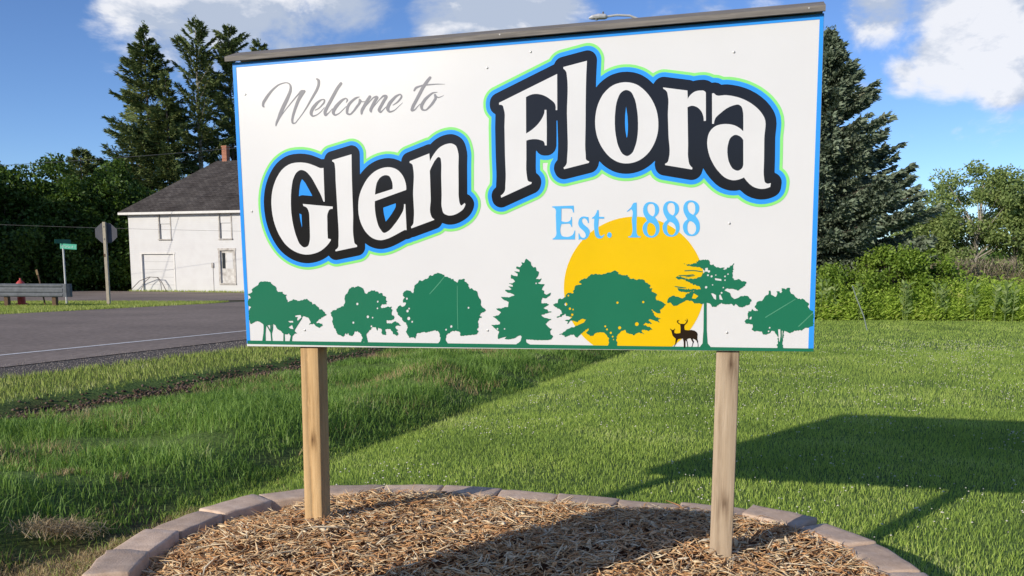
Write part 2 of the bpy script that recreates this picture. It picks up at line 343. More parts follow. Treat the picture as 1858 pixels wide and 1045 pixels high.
d = fbm(x, y, .75, 14); d = d - .22 * np.exp(-((s + 5.9 + .4 * (fbm(x, y, 1.5, 18) - .5)) / .35) ** 2); k = in_view(x, y) & (s < -4.15) & (s > -7.95 + .4 * (fbm(x, y, .7, 15) - .5)) & (d > .36)
k &= np.hypot((x + 2.66) / 1.4, y - 4.85) > .24
x, y, s, d = x[k], y[k], s[k], d[k]
h = (.05 + .10 * rng.rand(len(x))) * (.25 + 2.1 * d ** 1.7) * np.clip((-3.9 - s) / .5, .45, 1)
blades('tall_grass', x, y, h, .0050 * (.7 + .7 * rng.rand(len(x))) * (1 + y / 16), .75, tall_m, 2, label='longer uncut grass in the ditch between lawn and road')
x, y = sample(260000, -16, 5, 4, 30); s = s_of(x, y)
k = in_view(x, y) & (s < -8.42 + .3 * (fbm(x, y, .5, 16) - .5)) & (s > -10.55 + .5 * (fbm(x, y, .4, 17) - .5)); x, y = x[k], y[k]
blades('verge_grass', x, y, .035 + .05 * rng.rand(len(x)), .0075 * (1 + y / 22), .6, verge_m, 1, label='sunlit yellow green grass verge beside the road')
x, y = sample(60000, -22, -12.5, 25, 41)
k = (s_of(x, y) < -24.75) & (y < 38.4 + .5 * (vnoise(x, y, 1.5) - .5)) & in_view(x, y, 2)
blades('verge_grass', x[k], y[k], .05 + .06 * rng.rand(k.sum()), .03, .6, verge_m, 1, label='grass island between the main road and the side road')
x, y = sample(16000, -24.5, -12, 50, 56.5); k = np.abs((y - 56) + (x + 24.46) * .325 + .35) < .3 + .2 * vnoise(x, y, .8, 2)
blades('verge_grass', x[k], y[k], .10 + .12 * rng.rand(k.sum()), .05, .5, verge_m, 1, label='fringe of grass along the foot of the white building')
x, y = sample(260000, -14, 5, 3.2, 24); s = s_of(x, y); k = in_view(x, y) & (s < -4.1) & (s > -7.9); x, y = x[k], y[k]
blades('tall_grass', x, y, (.018 + .05 * rng.rand(len(x))), .0050 * (1 + y / 16), .8, tall_m, 1, label='short undergrowth of grass filling the ditch')
# dry grass: left of the bed, and the pale tuft
x, y = sample(80000, -3.6, -.6, 3.0, 6.6); dr_ = ring_d(x, y); k = (fbm(x, y, .3, 21) * .9 + np.exp(-((dr_ - .65) / .55) ** 2) * .40 * np.clip((-.85 - x) / .5, 0, 1) > .66) & outside_ring(x, y)
blades('dry_grass', x[k], y[k], .02 + .05 * rng.rand(k.sum()), .004, 1.2, dead_m, 2, label='dead brown grass beside the left edge of the stone ring')
x, y = sample(90000, -9, 3, 4.5, 20); s = s_of(x, y); k = in_view(x, y) & (s < -4.3) & (s > -7.9) & (fbm(x, y, .7, 24) > .62); x, y = x[k], y[k]
blades('dry_grass', x, y, .05 + .08 * rng.rand(len(x)), .0045 * (1 + y / 16), .9, dead_m, 1, label='dry stems mixed into the longer ditch grass')
n = 700; x = -2.66 + rng.normal(0, .085, n); y = 4.98 + rng.normal(0, .05, n) + (x + 2.6) * .5
blades('straw_tuft', x, y, .03 + .05 * rng.rand(n), .004, 2.4, straw_m, 2, label='pale straw coloured tuft lying in the tall grass at left', z=height(x, y) + .07)
# white clover heads
N = 7000; x, y = sample(N, -1.5, 11, 4.4, 18); k = in_view(x, y) & outside_ring(x, y) & (s_of(x, y) > -3.6) & (fbm(x, y, .9, 31) > .46); x, y = x[k], y[k]
tag(scatter('clover_flowers', octv, octf, np.c_[x, y, height(x, y) + .045 + .02 * rng.rand(len(x))], rng.uniform(.0045, .0095, len(x)) * (1 + y / 40), rng.uniform(0, 6, len(x)),
    plain('clover_white', (.62, .60, .50), .8)), label='white clover heads dotted through the lawn', category='flowers', kind='stuff')

N = 3800; t = rng.uniform(4, 20, N); s = rng.normal(-8.12, .13, N); P = np.c_[RN[0] * s + RD[0] * t, RN[1] * s + RD[1] * t]
tag(scatter('soil_clods', octv, octf, np.c_[P, height(P[:, 0], P[:, 1]) + .004], rng.uniform(.008, .034, N), rng.uniform(0, 6.28, N), island_mat('brown_clod', [(.1, (.05, .030, .020)), (.6, (.12, .080, .055)), (.95, (.24, .18, .14))])), kind='stuff', label='brown soil clods along the cut edge of the verge', category='soil')

# ------------------------------------------------------------------ outlines of the printed artwork, in 0.1 mm on the panel
ART_TEXT = (
'{"sun":[[20287,2484,20281,2667,20263,2850,20233,3031,20191,3210,20138,3386,20073,3557,19997,3725,19911,3887,19814,4042,19707,4192,19590,4334,19465,4468,19331,4593,19189,4710,19040,4817,18884,4913,18722,5000,18555,5076,18383,5140,18207,5194,18028,5235,17847,5265,17665,5283,17481,5289,17298,5283,17115,5265,16934,5235,16755,5194,16579,5140,16407,5076,16240,5000,16078,4913,15922,4817,15773,4710,15631,4593,15497,4468,15372,4334,15255,4192,15148,4042,15051,3887,14965,3725,14889,3557,14824,3386,14771,3210,14730,3031,14700,2850,14682,2667,14676,2484,14682,2300,14700,2118,14730,1936,14771,1758,14824,1582,14889,1410,14965,1243,15051,1081,15148,925,15255,776,15372,634,15497,500,15631,374,15773,258,15922,151,16078,144,16240,144,16407,144,16579,144,16755,144,16934,144,17115,144,17298,144,17481,144,17665,144,17847,144,18028,144,18207,144,18383,144,18555,144,18722,144,18884,144,19040,151,19189,258,19331,374,19465,500,19590,634,19707,776,19814,925,19911,1081,19997,1243,20073,1410,20138,1582,20191,1758,20233,1936,20263,2118,20281,2300]],"green_outline":[[2940,3430,2765,3466,2615,3510,2415,3587,2290,3646,2165,3717,1990,3836,1817,3981,1715,4081,1608,4206,1481,4381,1372,4556,1290,4706,1199,4906,1115,5131,1069,5281,1014,5506,973,5756,951,5981,941,6181,943,6381,952,6531,978,6731,1016,6931,1070,7131,1142,7331,1219,7506,1315,7686,1425,7856,1540,8011,1640,8125,1790,8265,1911,8356,2065,8452,2165,8504,2365,8585,2490,8621,2615,8646,2865,8670,3040,8672,3165,8666,3315,8651,3490,8621,3615,8592,3765,8547,4065,8431,4140,8518,4215,8581,4297,8631,4390,8670,5390,8891,5465,8901,5565,8899,5640,8888,5715,8868,5840,8811,5949,8731,6040,8627,6109,8506,6149,8381,6161,8281,6157,8056,6159,8031,6165,8024,6340,8119,6515,8190,6690,8243,6890,8280,7065,8296,7240,8292,7440,8262,7590,8222,7615,8238,7675,8306,7740,8362,7815,8411,7890,8447,8815,8743,8890,8762,8965,8773,9140,8901,9315,8995,9515,9070,9590,9091,9740,9119,9915,9134,10040,9128,10165,9105,10315,9055,10460,8981,10565,8907,10665,8814,10750,8706,10818,8581,10864,8456,10909,8281,10940,8106,10949,7931,10930,7531,10915,6581,10923,6556,10990,6492,11040,6431,11136,6281,11168,6206,11189,6131,11201,6056,11205,5981,11196,5881,11163,5756,11113,5631,11060,5531,10990,5427,10907,5331,10815,5247,10726,5181,10590,5099,10415,5013,10265,4957,10165,4930,10040,4909,9890,4897,9740,4904,9615,4924,9515,4843,9390,4778,8340,4449,8215,4417,8090,4368,7940,4343,7640,4199,7390,4094,7240,4041,7040,3990,6840,3958,6640,3955,6440,3982,6340,4006,6215,4047,6190,4039,6140,3959,6097,3906,5990,3811,5865,3742,5740,3703,4690,3527,4615,3520,4515,3525,4415,3545,4315,3582,4215,3640,4015,3555,3915,3518,3740,3468,3565,3433,3390,3412,3240,3406,3115,3409],[22131,5529,21956,5575,21781,5646,21631,5731,21556,5785,21456,5869,21256,5871,21081,5897,20906,5948,20731,6024,20606,6098,20497,6181,20356,6312,20181,6500,20124,6456,20056,6415,19981,6381,19906,6357,19831,6343,19756,6337,19681,6339,19606,6350,18581,6561,18481,6589,18381,6636,18281,6706,18205,6781,18131,6886,18106,6896,18031,6855,17906,6800,17756,6748,17631,6716,17406,6681,17306,6676,17156,6678,17031,6689,16881,6715,16681,6774,16556,6826,16456,6876,16256,7002,16231,6999,16156,6924,16056,6854,15981,6817,15881,6784,14831,6571,14756,6563,14681,6563,14556,6581,14456,6615,14356,6667,14256,6745,14179,6831,14130,6906,14094,6981,14053,7081,14028,7181,14019,7256,14020,7356,14031,7431,14050,7506,14031,7523,13856,7531,13834,7506,13835,7281,13931,7172,13973,7106,14006,7036,14044,6906,14054,6831,14055,6756,14039,6631,13986,6456,13918,6331,13831,6228,13731,6149,13631,6095,12281,5559,12156,5534,12031,5534,11906,5556,11806,5593,11731,5634,11656,5688,11586,5756,11528,5831,11481,5913,11444,6006,11399,6231,11397,6306,11403,6381,11417,6456,11440,6531,11503,6656,11599,6781,11616,6981,11620,7131,11600,7881,11593,9031,11612,9381,11523,9481,11473,9556,11425,9656,11396,9756,11382,9856,11384,10031,11407,10156,11444,10256,11501,10356,11581,10452,11656,10516,11756,10578,14131,11529,14206,11628,14281,11700,14361,11756,14456,11804,14531,11829,14'
'606,11845,15531,12011,15656,12021,15756,12013,15831,11997,15906,11971,15981,11935,16056,11886,16120,11831,16181,11764,16231,11691,16263,11631,16292,11556,16312,11481,16323,11406,16325,11331,16306,10926,16456,10992,16581,11036,16706,11069,16831,11093,16981,11110,17106,11114,17331,11098,17556,11053,17781,10976,17881,10931,17981,10876,18089,10806,18206,10716,18231,10708,18331,10763,18431,10799,18531,10818,18631,10822,18731,10811,19656,10635,19781,10602,19956,10617,20106,10615,20206,10605,20356,10567,20531,10488,20631,10479,20731,10453,20881,10389,21081,10378,21256,10347,21431,10306,21631,10243,21831,10163,22042,10056,22231,9940,22381,9831,22556,9680,22681,9553,22806,9401,22919,9231,23006,9061,23078,8831,23106,8581,23102,8406,23076,8131,23072,8031,23081,7231,23078,6931,23183,6831,23231,6767,23268,6706,23319,6581,23336,6506,23345,6431,23344,6331,23323,6156,23309,6081,23285,6006,23237,5906,23186,5831,23131,5769,23056,5705,22981,5656,22856,5598,22735,5556,22631,5531,22506,5512,22381,5506,22256,5512]],"blue_outline":[[2950,3540,2775,3577,2650,3614,2450,3691,2325,3753,2175,3842,2050,3929,1887,4066,1786,4166,1700,4266,1573,4441,1464,4616,1350,4833,1293,4966,1211,5191,1154,5391,1120,5541,1083,5766,1060,5991,1051,6191,1053,6391,1069,6591,1100,6791,1126,6916,1181,7116,1244,7291,1322,7466,1416,7641,1525,7807,1646,7966,1775,8105,1875,8193,2025,8300,2225,8411,2325,8454,2450,8496,2550,8521,2675,8543,2850,8559,2975,8562,3225,8551,3400,8526,3550,8495,3750,8436,4100,8295,4122,8316,4175,8394,4250,8469,4325,8521,4425,8566,5400,8781,5475,8791,5575,8788,5700,8756,5775,8721,5825,8689,5875,8649,5925,8596,5995,8491,6033,8391,6051,8291,6041,7841,6044,7816,6050,7809,6161,7891,6250,7948,6425,8036,6625,8111,6850,8163,7075,8186,7250,8180,7425,8153,7650,8089,7700,8168,7766,8241,7829,8291,7920,8341,8850,8638,8925,8656,9000,8664,9200,8809,9350,8890,9525,8959,9700,9001,9850,9021,10000,9021,10125,9001,10250,8962,10375,8903,10500,8818,10583,8741,10661,8641,10715,8541,10761,8416,10805,8241,10833,8066,10839,7916,10821,7541,10803,6516,10925,6400,11025,6254,11056,6191,11080,6116,11095,5991,11086,5891,11067,5816,11031,5716,10968,5591,10900,5490,10825,5404,10750,5336,10655,5266,10525,5189,10375,5115,10243,5066,10125,5035,9975,5012,9825,5008,9725,5017,9600,5044,9575,5043,9526,4991,9475,4949,9424,4916,9350,4881,8300,4551,8200,4529,8075,4478,7900,4446,7600,4301,7350,4196,7200,4144,7025,4099,6875,4073,6775,4064,6675,4063,6575,4071,6375,4111,6250,4151,6150,4193,6126,4166,6100,4105,6063,4041,6025,3991,5975,3940,5911,3891,5850,3856,5725,3813,4675,3636,4600,3630,4500,3638,4400,3665,4300,3716,4225,3773,4050,3688,3950,3647,3800,3598,3625,3556,3475,3531,3300,3517,3125,3519],[22141,5639,21966,5688,21841,5739,21766,5778,21632,5866,21491,5987,21316,5979,21141,5997,20972,6041,20791,6117,20665,6191,20510,6316,20341,6491,20191,6671,20144,6616,20088,6566,20016,6518,19941,6483,19866,6461,19791,6449,19716,6447,19641,6455,18591,6671,18491,6704,18391,6760,18299,6841,18226,6941,18181,7041,18166,7061,18016,6972,17916,6923,17791,6874,17691,6844,17541,6810,17416,6793,17316,6786,17166,6788,17041,6799,16891,6825,16691,6887,16591,6931,16441,7012,16341,7076,16216,7169,16144,7066,16066,6993,15966,6931,15866,6893,14816,6680,14691,6672,14566,6693,14441,6744,14371,6791,14315,6841,14266,6898,14222,6966,14150,7141,14129,7266,14129,7341,14140,7416,14183,7541,14216,7600,14264,7666,14266,7693,14166,7654,14041,7633,13866,7640,13741,7671,13735,7666,13729,7641,13722,7441,13726,7241,13741,7217,13791,7170,13836,7116,13895,7016,13935,6891,13946,6766,13928,6641,13901,6541,13870,6466,13808,6366,13716,6274,13641,6223,13576,6191,12266,5670,12166,5646,12066,5642,11966,5655,11866,5687,11791,5726,11735,5766,11666,5831,11616,5897,11577,5966,11549,6041,11509,6241,11512,6366,11543,6491,11592,6591,11641,6658,11698,6716,11707,6741,11726,6991,11730,7141,11710,7891,11703,9016,11723,9416,11719,9441,11641,9512,11580,9591,11540,9666,11506,9766,11492,9866,11494,10016,11510,10116,11536,10191,11574,10266,11641,10356,11716,10424,11791'
',10472,14191,11433,14216,11454,14276,11541,14341,11607,14416,11661,14491,11699,14616,11735,15566,11905,15666,11911,15741,11904,15816,11887,15891,11858,15966,11815,16029,11766,16091,11700,16133,11641,16171,11566,16203,11466,16215,11366,16185,10741,16191,10723,16366,10828,16491,10887,16616,10932,16741,10965,16866,10987,16991,11000,17116,11004,17316,10989,17441,10967,17591,10928,17716,10884,17816,10840,17916,10787,18025,10716,18216,10562,18333,10641,18441,10687,18566,10711,18691,10706,19641,10526,19766,10488,19866,10502,19966,10507,20116,10505,20216,10492,20341,10456,20491,10378,20591,10373,20691,10351,20766,10320,20841,10278,20916,10280,21041,10273,21241,10238,21491,10174,21741,10082,21941,9986,22116,9883,22266,9780,22435,9641,22591,9488,22713,9341,22816,9189,22895,9041,22969,8816,22996,8591,22992,8416,22962,8041,22971,7216,22966,6891,22976,6866,23041,6818,23091,6769,23150,6691,23178,6641,23208,6566,23234,6441,23234,6341,23214,6166,23181,6041,23145,5966,23112,5916,23047,5841,22991,5793,22916,5746,22816,5701,22716,5665,22591,5635,22466,5619,22366,5616,22266,5621]],"black_outline":[[2970,3709,2820,3741,2695,3779,2520,3846,2420,3895,2305,3961,2145,4070,1995,4196,1907,4286,1823,4386,1714,4536,1606,4711,1502,4911,1448,5036,1375,5236,1318,5436,1289,5561,1251,5786,1229,6011,1221,6211,1223,6386,1240,6586,1267,6761,1293,6886,1342,7061,1405,7236,1484,7411,1567,7561,1665,7711,1770,7850,1895,7985,1995,8070,2120,8159,2220,8218,2370,8289,2470,8325,2570,8352,2770,8383,3045,8392,3295,8371,3520,8328,3620,8300,3770,8247,3970,8167,4095,8108,4220,8109,4259,8211,4307,8286,4345,8326,4390,8361,4470,8401,5445,8617,5520,8622,5570,8617,5670,8585,5720,8555,5770,8514,5831,8436,5872,8336,5882,8236,5862,7436,5862,7411,5870,7397,5947,7486,6070,7605,6170,7688,6270,7760,6395,7833,6495,7882,6620,7930,6745,7968,6870,7994,7020,8013,7145,8016,7245,8010,7395,7986,7495,7959,7645,7902,7745,7848,7759,7861,7773,7936,7790,7986,7833,8061,7895,8128,7970,8177,8020,8197,8920,8482,8995,8493,9070,8490,9212,8611,9320,8682,9495,8767,9645,8816,9795,8844,9920,8854,10020,8848,10145,8819,10270,8767,10370,8704,10449,8636,10520,8544,10570,8447,10614,8311,10657,8111,10669,7961,10650,7536,10633,6411,10645,6397,10695,6373,10745,6339,10820,6257,10869,6186,10895,6134,10918,6061,10925,5986,10917,5911,10895,5836,10853,5736,10795,5636,10759,5586,10691,5511,10634,5461,10545,5397,10395,5312,10270,5256,10120,5207,10020,5189,9895,5178,9770,5182,9645,5208,9520,5254,9497,5236,9452,5161,9405,5111,9345,5067,9295,5042,8245,4712,8145,4695,8020,4639,7970,4628,7870,4619,7540,4461,7295,4357,7165,4311,6995,4267,6845,4240,6745,4233,6595,4240,6495,4257,6370,4289,6220,4348,6120,4402,5995,4490,5987,4461,5982,4286,5961,4211,5938,4161,5895,4101,5845,4052,5770,4006,5695,3980,4670,3808,4595,3800,4495,3813,4420,3842,4345,3894,4305,3936,4270,3985,4245,3994,4120,3914,3970,3839,3820,3782,3670,3739,3470,3702,3295,3687,3145,3688],[3016,5261,3020,5243,3035,5311,3031,5786,3020,5802,2945,5841,2936,5836,2929,5811,2941,5686,2966,5511],[6965,5411,6970,5393,6995,5399,7143,5561,7266,5711,7387,5886,7432,5961,7448,6011,7458,6111,7445,6135,6895,5976,6875,5961,6882,5836,6901,5686],[2940,6586,2945,6580,3045,6616,3120,6623,3570,6572,3588,6586,3294,7111,3259,7161,3172,7261,3145,7288,3120,7299,3047,7161,3017,7061,2967,6811],[22161,5809,21986,5862,21836,5934,21722,6011,21561,6157,21536,6169,21411,6152,21336,6149,21186,6161,21111,6177,20986,6216,20861,6272,20786,6315,20688,6386,20611,6454,20440,6636,20286,6837,20161,7046,20105,6861,20081,6811,20036,6750,19986,6702,19922,6661,19861,6635,19786,6619,19711,6617,19661,6624,18636,6835,18561,6859,18486,6901,18436,6944,18386,7006,18356,7061,18337,7111,18315,7211,18310,7286,18325,7386,18311,7401,18186,7288,18086,7213,17936,7122,17811,7063,17661,7012,17486,6973,17311,6956,17186,6957,17061,6968,16911,6996,16761,7042,16660,7086,16523,7161,16386,7253,16284,7336,16136,7487,16093,7311,16042,7211,16000,7161,15961,7127,15911,7094,15861,7070,15786,7049,14786,6847,14736,6842,14661,6846,14561,6874,14511,690'
'1,14461,6937,14413,6986,14386,7023,14322,7161,14307,7211,14298,7286,14308,7386,14333,7461,14378,7536,14444,7611,14471,7986,14477,8261,14454,9111,14452,9136,14436,9149,14417,9136,14416,9111,14414,8561,14406,8161,14383,8061,14361,8011,14329,7961,14255,7886,14161,7831,14061,7805,13911,7807,13811,7826,13736,7861,13686,7896,13643,7936,13586,8019,13571,8011,13563,7961,13551,7411,13551,7311,13564,7161,13569,7136,13660,7061,13719,6986,13754,6911,13775,6811,13770,6711,13744,6611,13715,6536,13685,6486,13616,6411,13536,6359,12236,5840,12161,5818,12086,5811,12011,5819,11936,5842,11886,5867,11826,5911,11779,5961,11745,6011,11706,6111,11678,6261,11683,6361,11715,6461,11743,6511,11782,6561,11871,6636,11896,6986,11900,7136,11880,7886,11873,9011,11893,9486,11888,9536,11811,9586,11761,9633,11721,9686,11685,9761,11666,9836,11661,9911,11664,10011,11687,10111,11724,10186,11762,10236,11816,10286,11886,10330,14336,11310,14373,11386,14434,11461,14486,11504,14561,11544,14661,11570,15586,11736,15661,11741,15736,11732,15786,11717,15836,11695,15889,11661,15944,11611,15982,11561,16011,11508,16035,11436,16046,11336,16011,10661,16003,10336,16011,10324,16136,10455,16286,10578,16436,10672,16561,10732,16686,10775,16886,10818,17011,10831,17211,10829,17361,10809,17486,10782,17636,10733,17761,10678,17861,10621,18011,10514,18101,10436,18236,10304,18313,10411,18361,10456,18411,10490,18461,10514,18536,10536,18586,10542,18661,10539,19611,10359,19683,10336,19736,10309,19861,10330,19961,10337,20111,10334,20186,10324,20261,10304,20311,10283,20361,10256,20436,10203,20561,10206,20661,10181,20711,10157,20786,10104,20911,10110,21011,10105,21186,10075,21436,10013,21649,9936,21861,9836,22086,9700,22261,9567,22430,9411,22579,9236,22694,9061,22754,8936,22795,8811,22810,8736,22826,8561,22821,8411,22798,8161,22792,8036,22801,7211,22798,6786,22809,6761,22886,6722,22959,6661,22999,6611,23038,6536,23060,6461,23066,6386,23040,6161,23003,6061,22971,6011,22936,5970,22861,5910,22760,5861,22611,5813,22461,5789,22311,5788],[17206,8361,17211,8337,17236,8367,17249,8461,17262,8636,17263,8836,17244,9161,17186,9530,17149,9211,17143,8936,17150,8761,17163,8611]],"letters":[[[4175,7737,4169,7065,4170,6310,4111,6312,4039,6509,3967,6671,3662,7227,3566,7377,3509,7446,3410,7555,3335,7618,3262,7656,3196,7680,3128,7694,3062,7690,2996,7667,2934,7633,2867,7582,2834,7544,2777,7457,2730,7367,2699,7301,2675,7233,2639,7091,2596,6867,2566,6621,2544,6262,2542,6066,2548,5871,2580,5552,2615,5341,2637,5236,2673,5082,2716,4929,2808,4682,2850,4587,2877,4543,2938,4477,3001,4422,3035,4400,3071,4384,3107,4377,3135,4377,3165,4382,3225,4400,3276,4427,3301,4452,3336,4518,3386,4694,3399,4829,3408,5215,3409,5746,3400,5858,3367,5972,3341,6031,3303,6081,3258,6114,3204,6140,3146,6158,3120,6248,3888,6158,4538,6089,4534,5995,4455,5992,4406,5979,4363,5951,4344,5928,4290,5816,4269,5753,4259,5688,4255,5415,4244,5075,4249,4733,4388,4703,4386,4649,4293,4535,4224,4463,4142,4388,4042,4310,3936,4240,3880,4210,3767,4160,3647,4121,3524,4091,3407,4072,3288,4062,3170,4062,3084,4070,2998,4084,2913,4104,2747,4158,2592,4228,2445,4316,2376,4366,2248,4474,2186,4536,2129,4602,2026,4744,1934,4892,1886,4979,1801,5162,1733,5349,1678,5541,1656,5639,1623,5838,1603,6037,1595,6286,1603,6452,1637,6701,1675,6866,1699,6947,1753,7095,1847,7296,1923,7423,2056,7607,2160,7719,2272,7809,2389,7883,2515,7943,2651,7986,2803,8010,2957,8017,3100,8014,3300,7991,3431,7964,3564,7924,3822,7823,3967,7755,4004,7741,4086,7730]],[[4597,8048,5507,8247,5492,7701,5483,7153,5480,6551,5482,5739,5476,5561,5454,5204,5449,5025,5454,4847,5489,4545,5498,4516,5526,4477,5558,4451,5614,4422,5612,4346,4593,4175,4586,4234,4654,4277,4692,4312,4708,4330,4729,4368,4740,4411,4748,4599,4766,4808,4772,5016,4771,5225,4723,7183,4728,7567,4724,7662,4709,7852,4697,7910,4681,7934,4657,7957,4595,7991]],[[7949,6672,6507,6253,6497,6060,6503,5867,6523,5671,6561,5477,6591,5354,6629,5233,6654,5175,6685,5121,6777,4989,6812,4950,6850,4923,6891,4910,6921,4912,6988,4934,7085,4986,7138,5020,7233,5103,7459,535'
'2,7595,5525,7697,5674,7753,5765,7777,5812,7806,5896,7822,5971,7832,6085,7889,6083,7914,4999,7831,5012,7632,4922,7375,4798,7157,4705,7052,4668,6897,4629,6793,4612,6741,4607,6690,4608,6585,4621,6480,4648,6382,4686,6271,4751,6219,4791,6123,4879,6033,4979,5953,5097,5857,5286,5808,5414,5771,5546,5738,5738,5730,5915,5737,6110,5752,6264,5779,6415,5822,6561,5879,6702,5948,6838,6069,7036,6162,7162,6268,7278,6417,7404,6526,7477,6583,7508,6682,7553,6839,7605,6993,7633,7147,7641,7256,7631,7315,7619,7431,7585,7536,7537,7634,7466,7721,7379,7760,7332,7822,7240,7888,7099,7932,6948,7948,6838,7951,6783],[6523,6526,6552,6736,6582,6872,6607,6965,6624,7010,6667,7087,6742,7185,6772,7214,6836,7258,6906,7292,6980,7313,7046,7315,7106,7306,7163,7288,7213,7253,7235,7226,7269,7162,7317,7039,7331,6978,7343,6854,7332,6730]],[[8136,7840,9015,8119,9038,7799,9086,7890,9141,7977,9201,8060,9289,8168,9387,8269,9441,8314,9542,8377,9638,8421,9738,8453,9858,8474,9928,8479,9995,8472,10028,8463,10095,8435,10154,8397,10179,8376,10203,8344,10237,8268,10269,8143,10288,8044,10295,7943,10275,7533,10267,6845,10257,6434,10260,6331,10279,6130,10291,6066,10303,6035,10329,5982,10351,5954,10364,5948,10376,5949,10405,5962,10469,6009,10510,6048,10550,5988,10515,5899,10465,5818,10399,5753,10277,5674,10196,5632,10114,5597,10028,5571,9985,5562,9916,5554,9845,5553,9810,5555,9743,5570,9644,5612,9591,5652,9569,5682,9541,5753,9516,5868,9501,5957,9498,6047,9518,6411,9516,7182,9534,7593,9531,7695,9516,7858,9507,7897,9488,7921,9452,7945,9428,7954,9402,7953,9376,7940,9350,7920,9250,7813,9223,7777,9091,7554,9021,7415,9030,6273,9024,6162,8995,5938,8986,5827,8991,5718,9016,5612,9044,5536,9064,5501,9094,5470,9129,5442,9168,5420,9155,5389,8132,5070,8117,5137,8171,5187,8201,5225,8229,5280,8238,5318,8267,5641,8271,5804,8251,6457,8259,6646,8294,7023,8305,7211,8302,7397,8266,7664,8251,7700,8220,7731,8179,7757,8134,7774]],[[12057,9973,14456,10931,14453,9543,14384,9548,14393,9630,14386,9713,14361,9790,14315,9854,14253,9912,14097,10035,14000,10097,13898,10148,13794,10185,13686,10211,13631,10219,13533,10223,13443,10215,13356,10197,13267,10166,13178,10121,13168,8708,13300,8774,13423,8850,13580,8972,13675,9063,13745,9145,13797,9214,13844,9287,13888,9368,13924,9459,13934,9521,13936,9585,14012,9580,14021,8929,14012,8197,13936,8201,13932,8255,13916,8309,13890,8354,13869,8374,13811,8403,13667,8448,13569,8466,13421,8472,13295,8459,13172,8429,13166,7718,13156,7436,13156,7294,13165,7154,13199,6915,13216,6855,13233,6832,13274,6806,13327,6789,13381,6781,13363,6714,12089,6206,12072,6292,12130,6331,12182,6378,12224,6429,12248,6478,12262,6533,12268,6591,12271,6710,12291,6956,12295,7145,12275,7900,12268,9024,12290,9475,12281,9586,12241,9757,12222,9820,12207,9846,12187,9865,12169,9875,12126,9889,12056,9896]],[[14709,11178,15651,11346,15625,10894,15610,10443,15596,9680,15589,8872,15571,8157,15576,7977,15593,7755,15595,7620,15606,7582,15627,7551,15676,7519,15734,7497,15719,7439,14718,7237,14693,7297,14757,7351,14792,7394,14824,7456,14833,7499,14840,7640,14866,7970,14872,8256,14844,9401,14850,9644,14873,10130,14878,10372,14871,10614,14836,10938,14826,10977,14797,11028,14756,11075,14709,11115]],[[17181,10435,17103,10439,16944,10428,16789,10394,16717,10369,16648,10338,16581,10301,16517,10258,16398,10159,16294,10048,16248,9985,16168,9849,16101,9706,16052,9569,16015,9425,15982,9219,15970,9038,15972,8916,15984,8756,16010,8596,16049,8439,16109,8271,16186,8107,16230,8029,16327,7883,16433,7747,16554,7625,16620,7571,16727,7499,16841,7437,16960,7391,17071,7365,17185,7352,17298,7351,17425,7363,17551,7391,17670,7432,17738,7463,17867,7542,17985,7636,18090,7743,18137,7804,18222,7934,18293,8071,18345,8196,18387,8327,18417,8460,18434,8589,18440,8721,18438,8853,18426,8997,18404,9142,18371,9285,18325,9422,18268,9557,18201,9687,18125,9811,18038,9930,17941,10041,17828,10151,17704,10251,17638,10295,17570,10332,17446,10382,17314,10417],[17184,10143,17151,10140,17086,10119,17025,10084,16964,10032,16935,9992,16910,9948,16851,9805,16810,9668,1678'
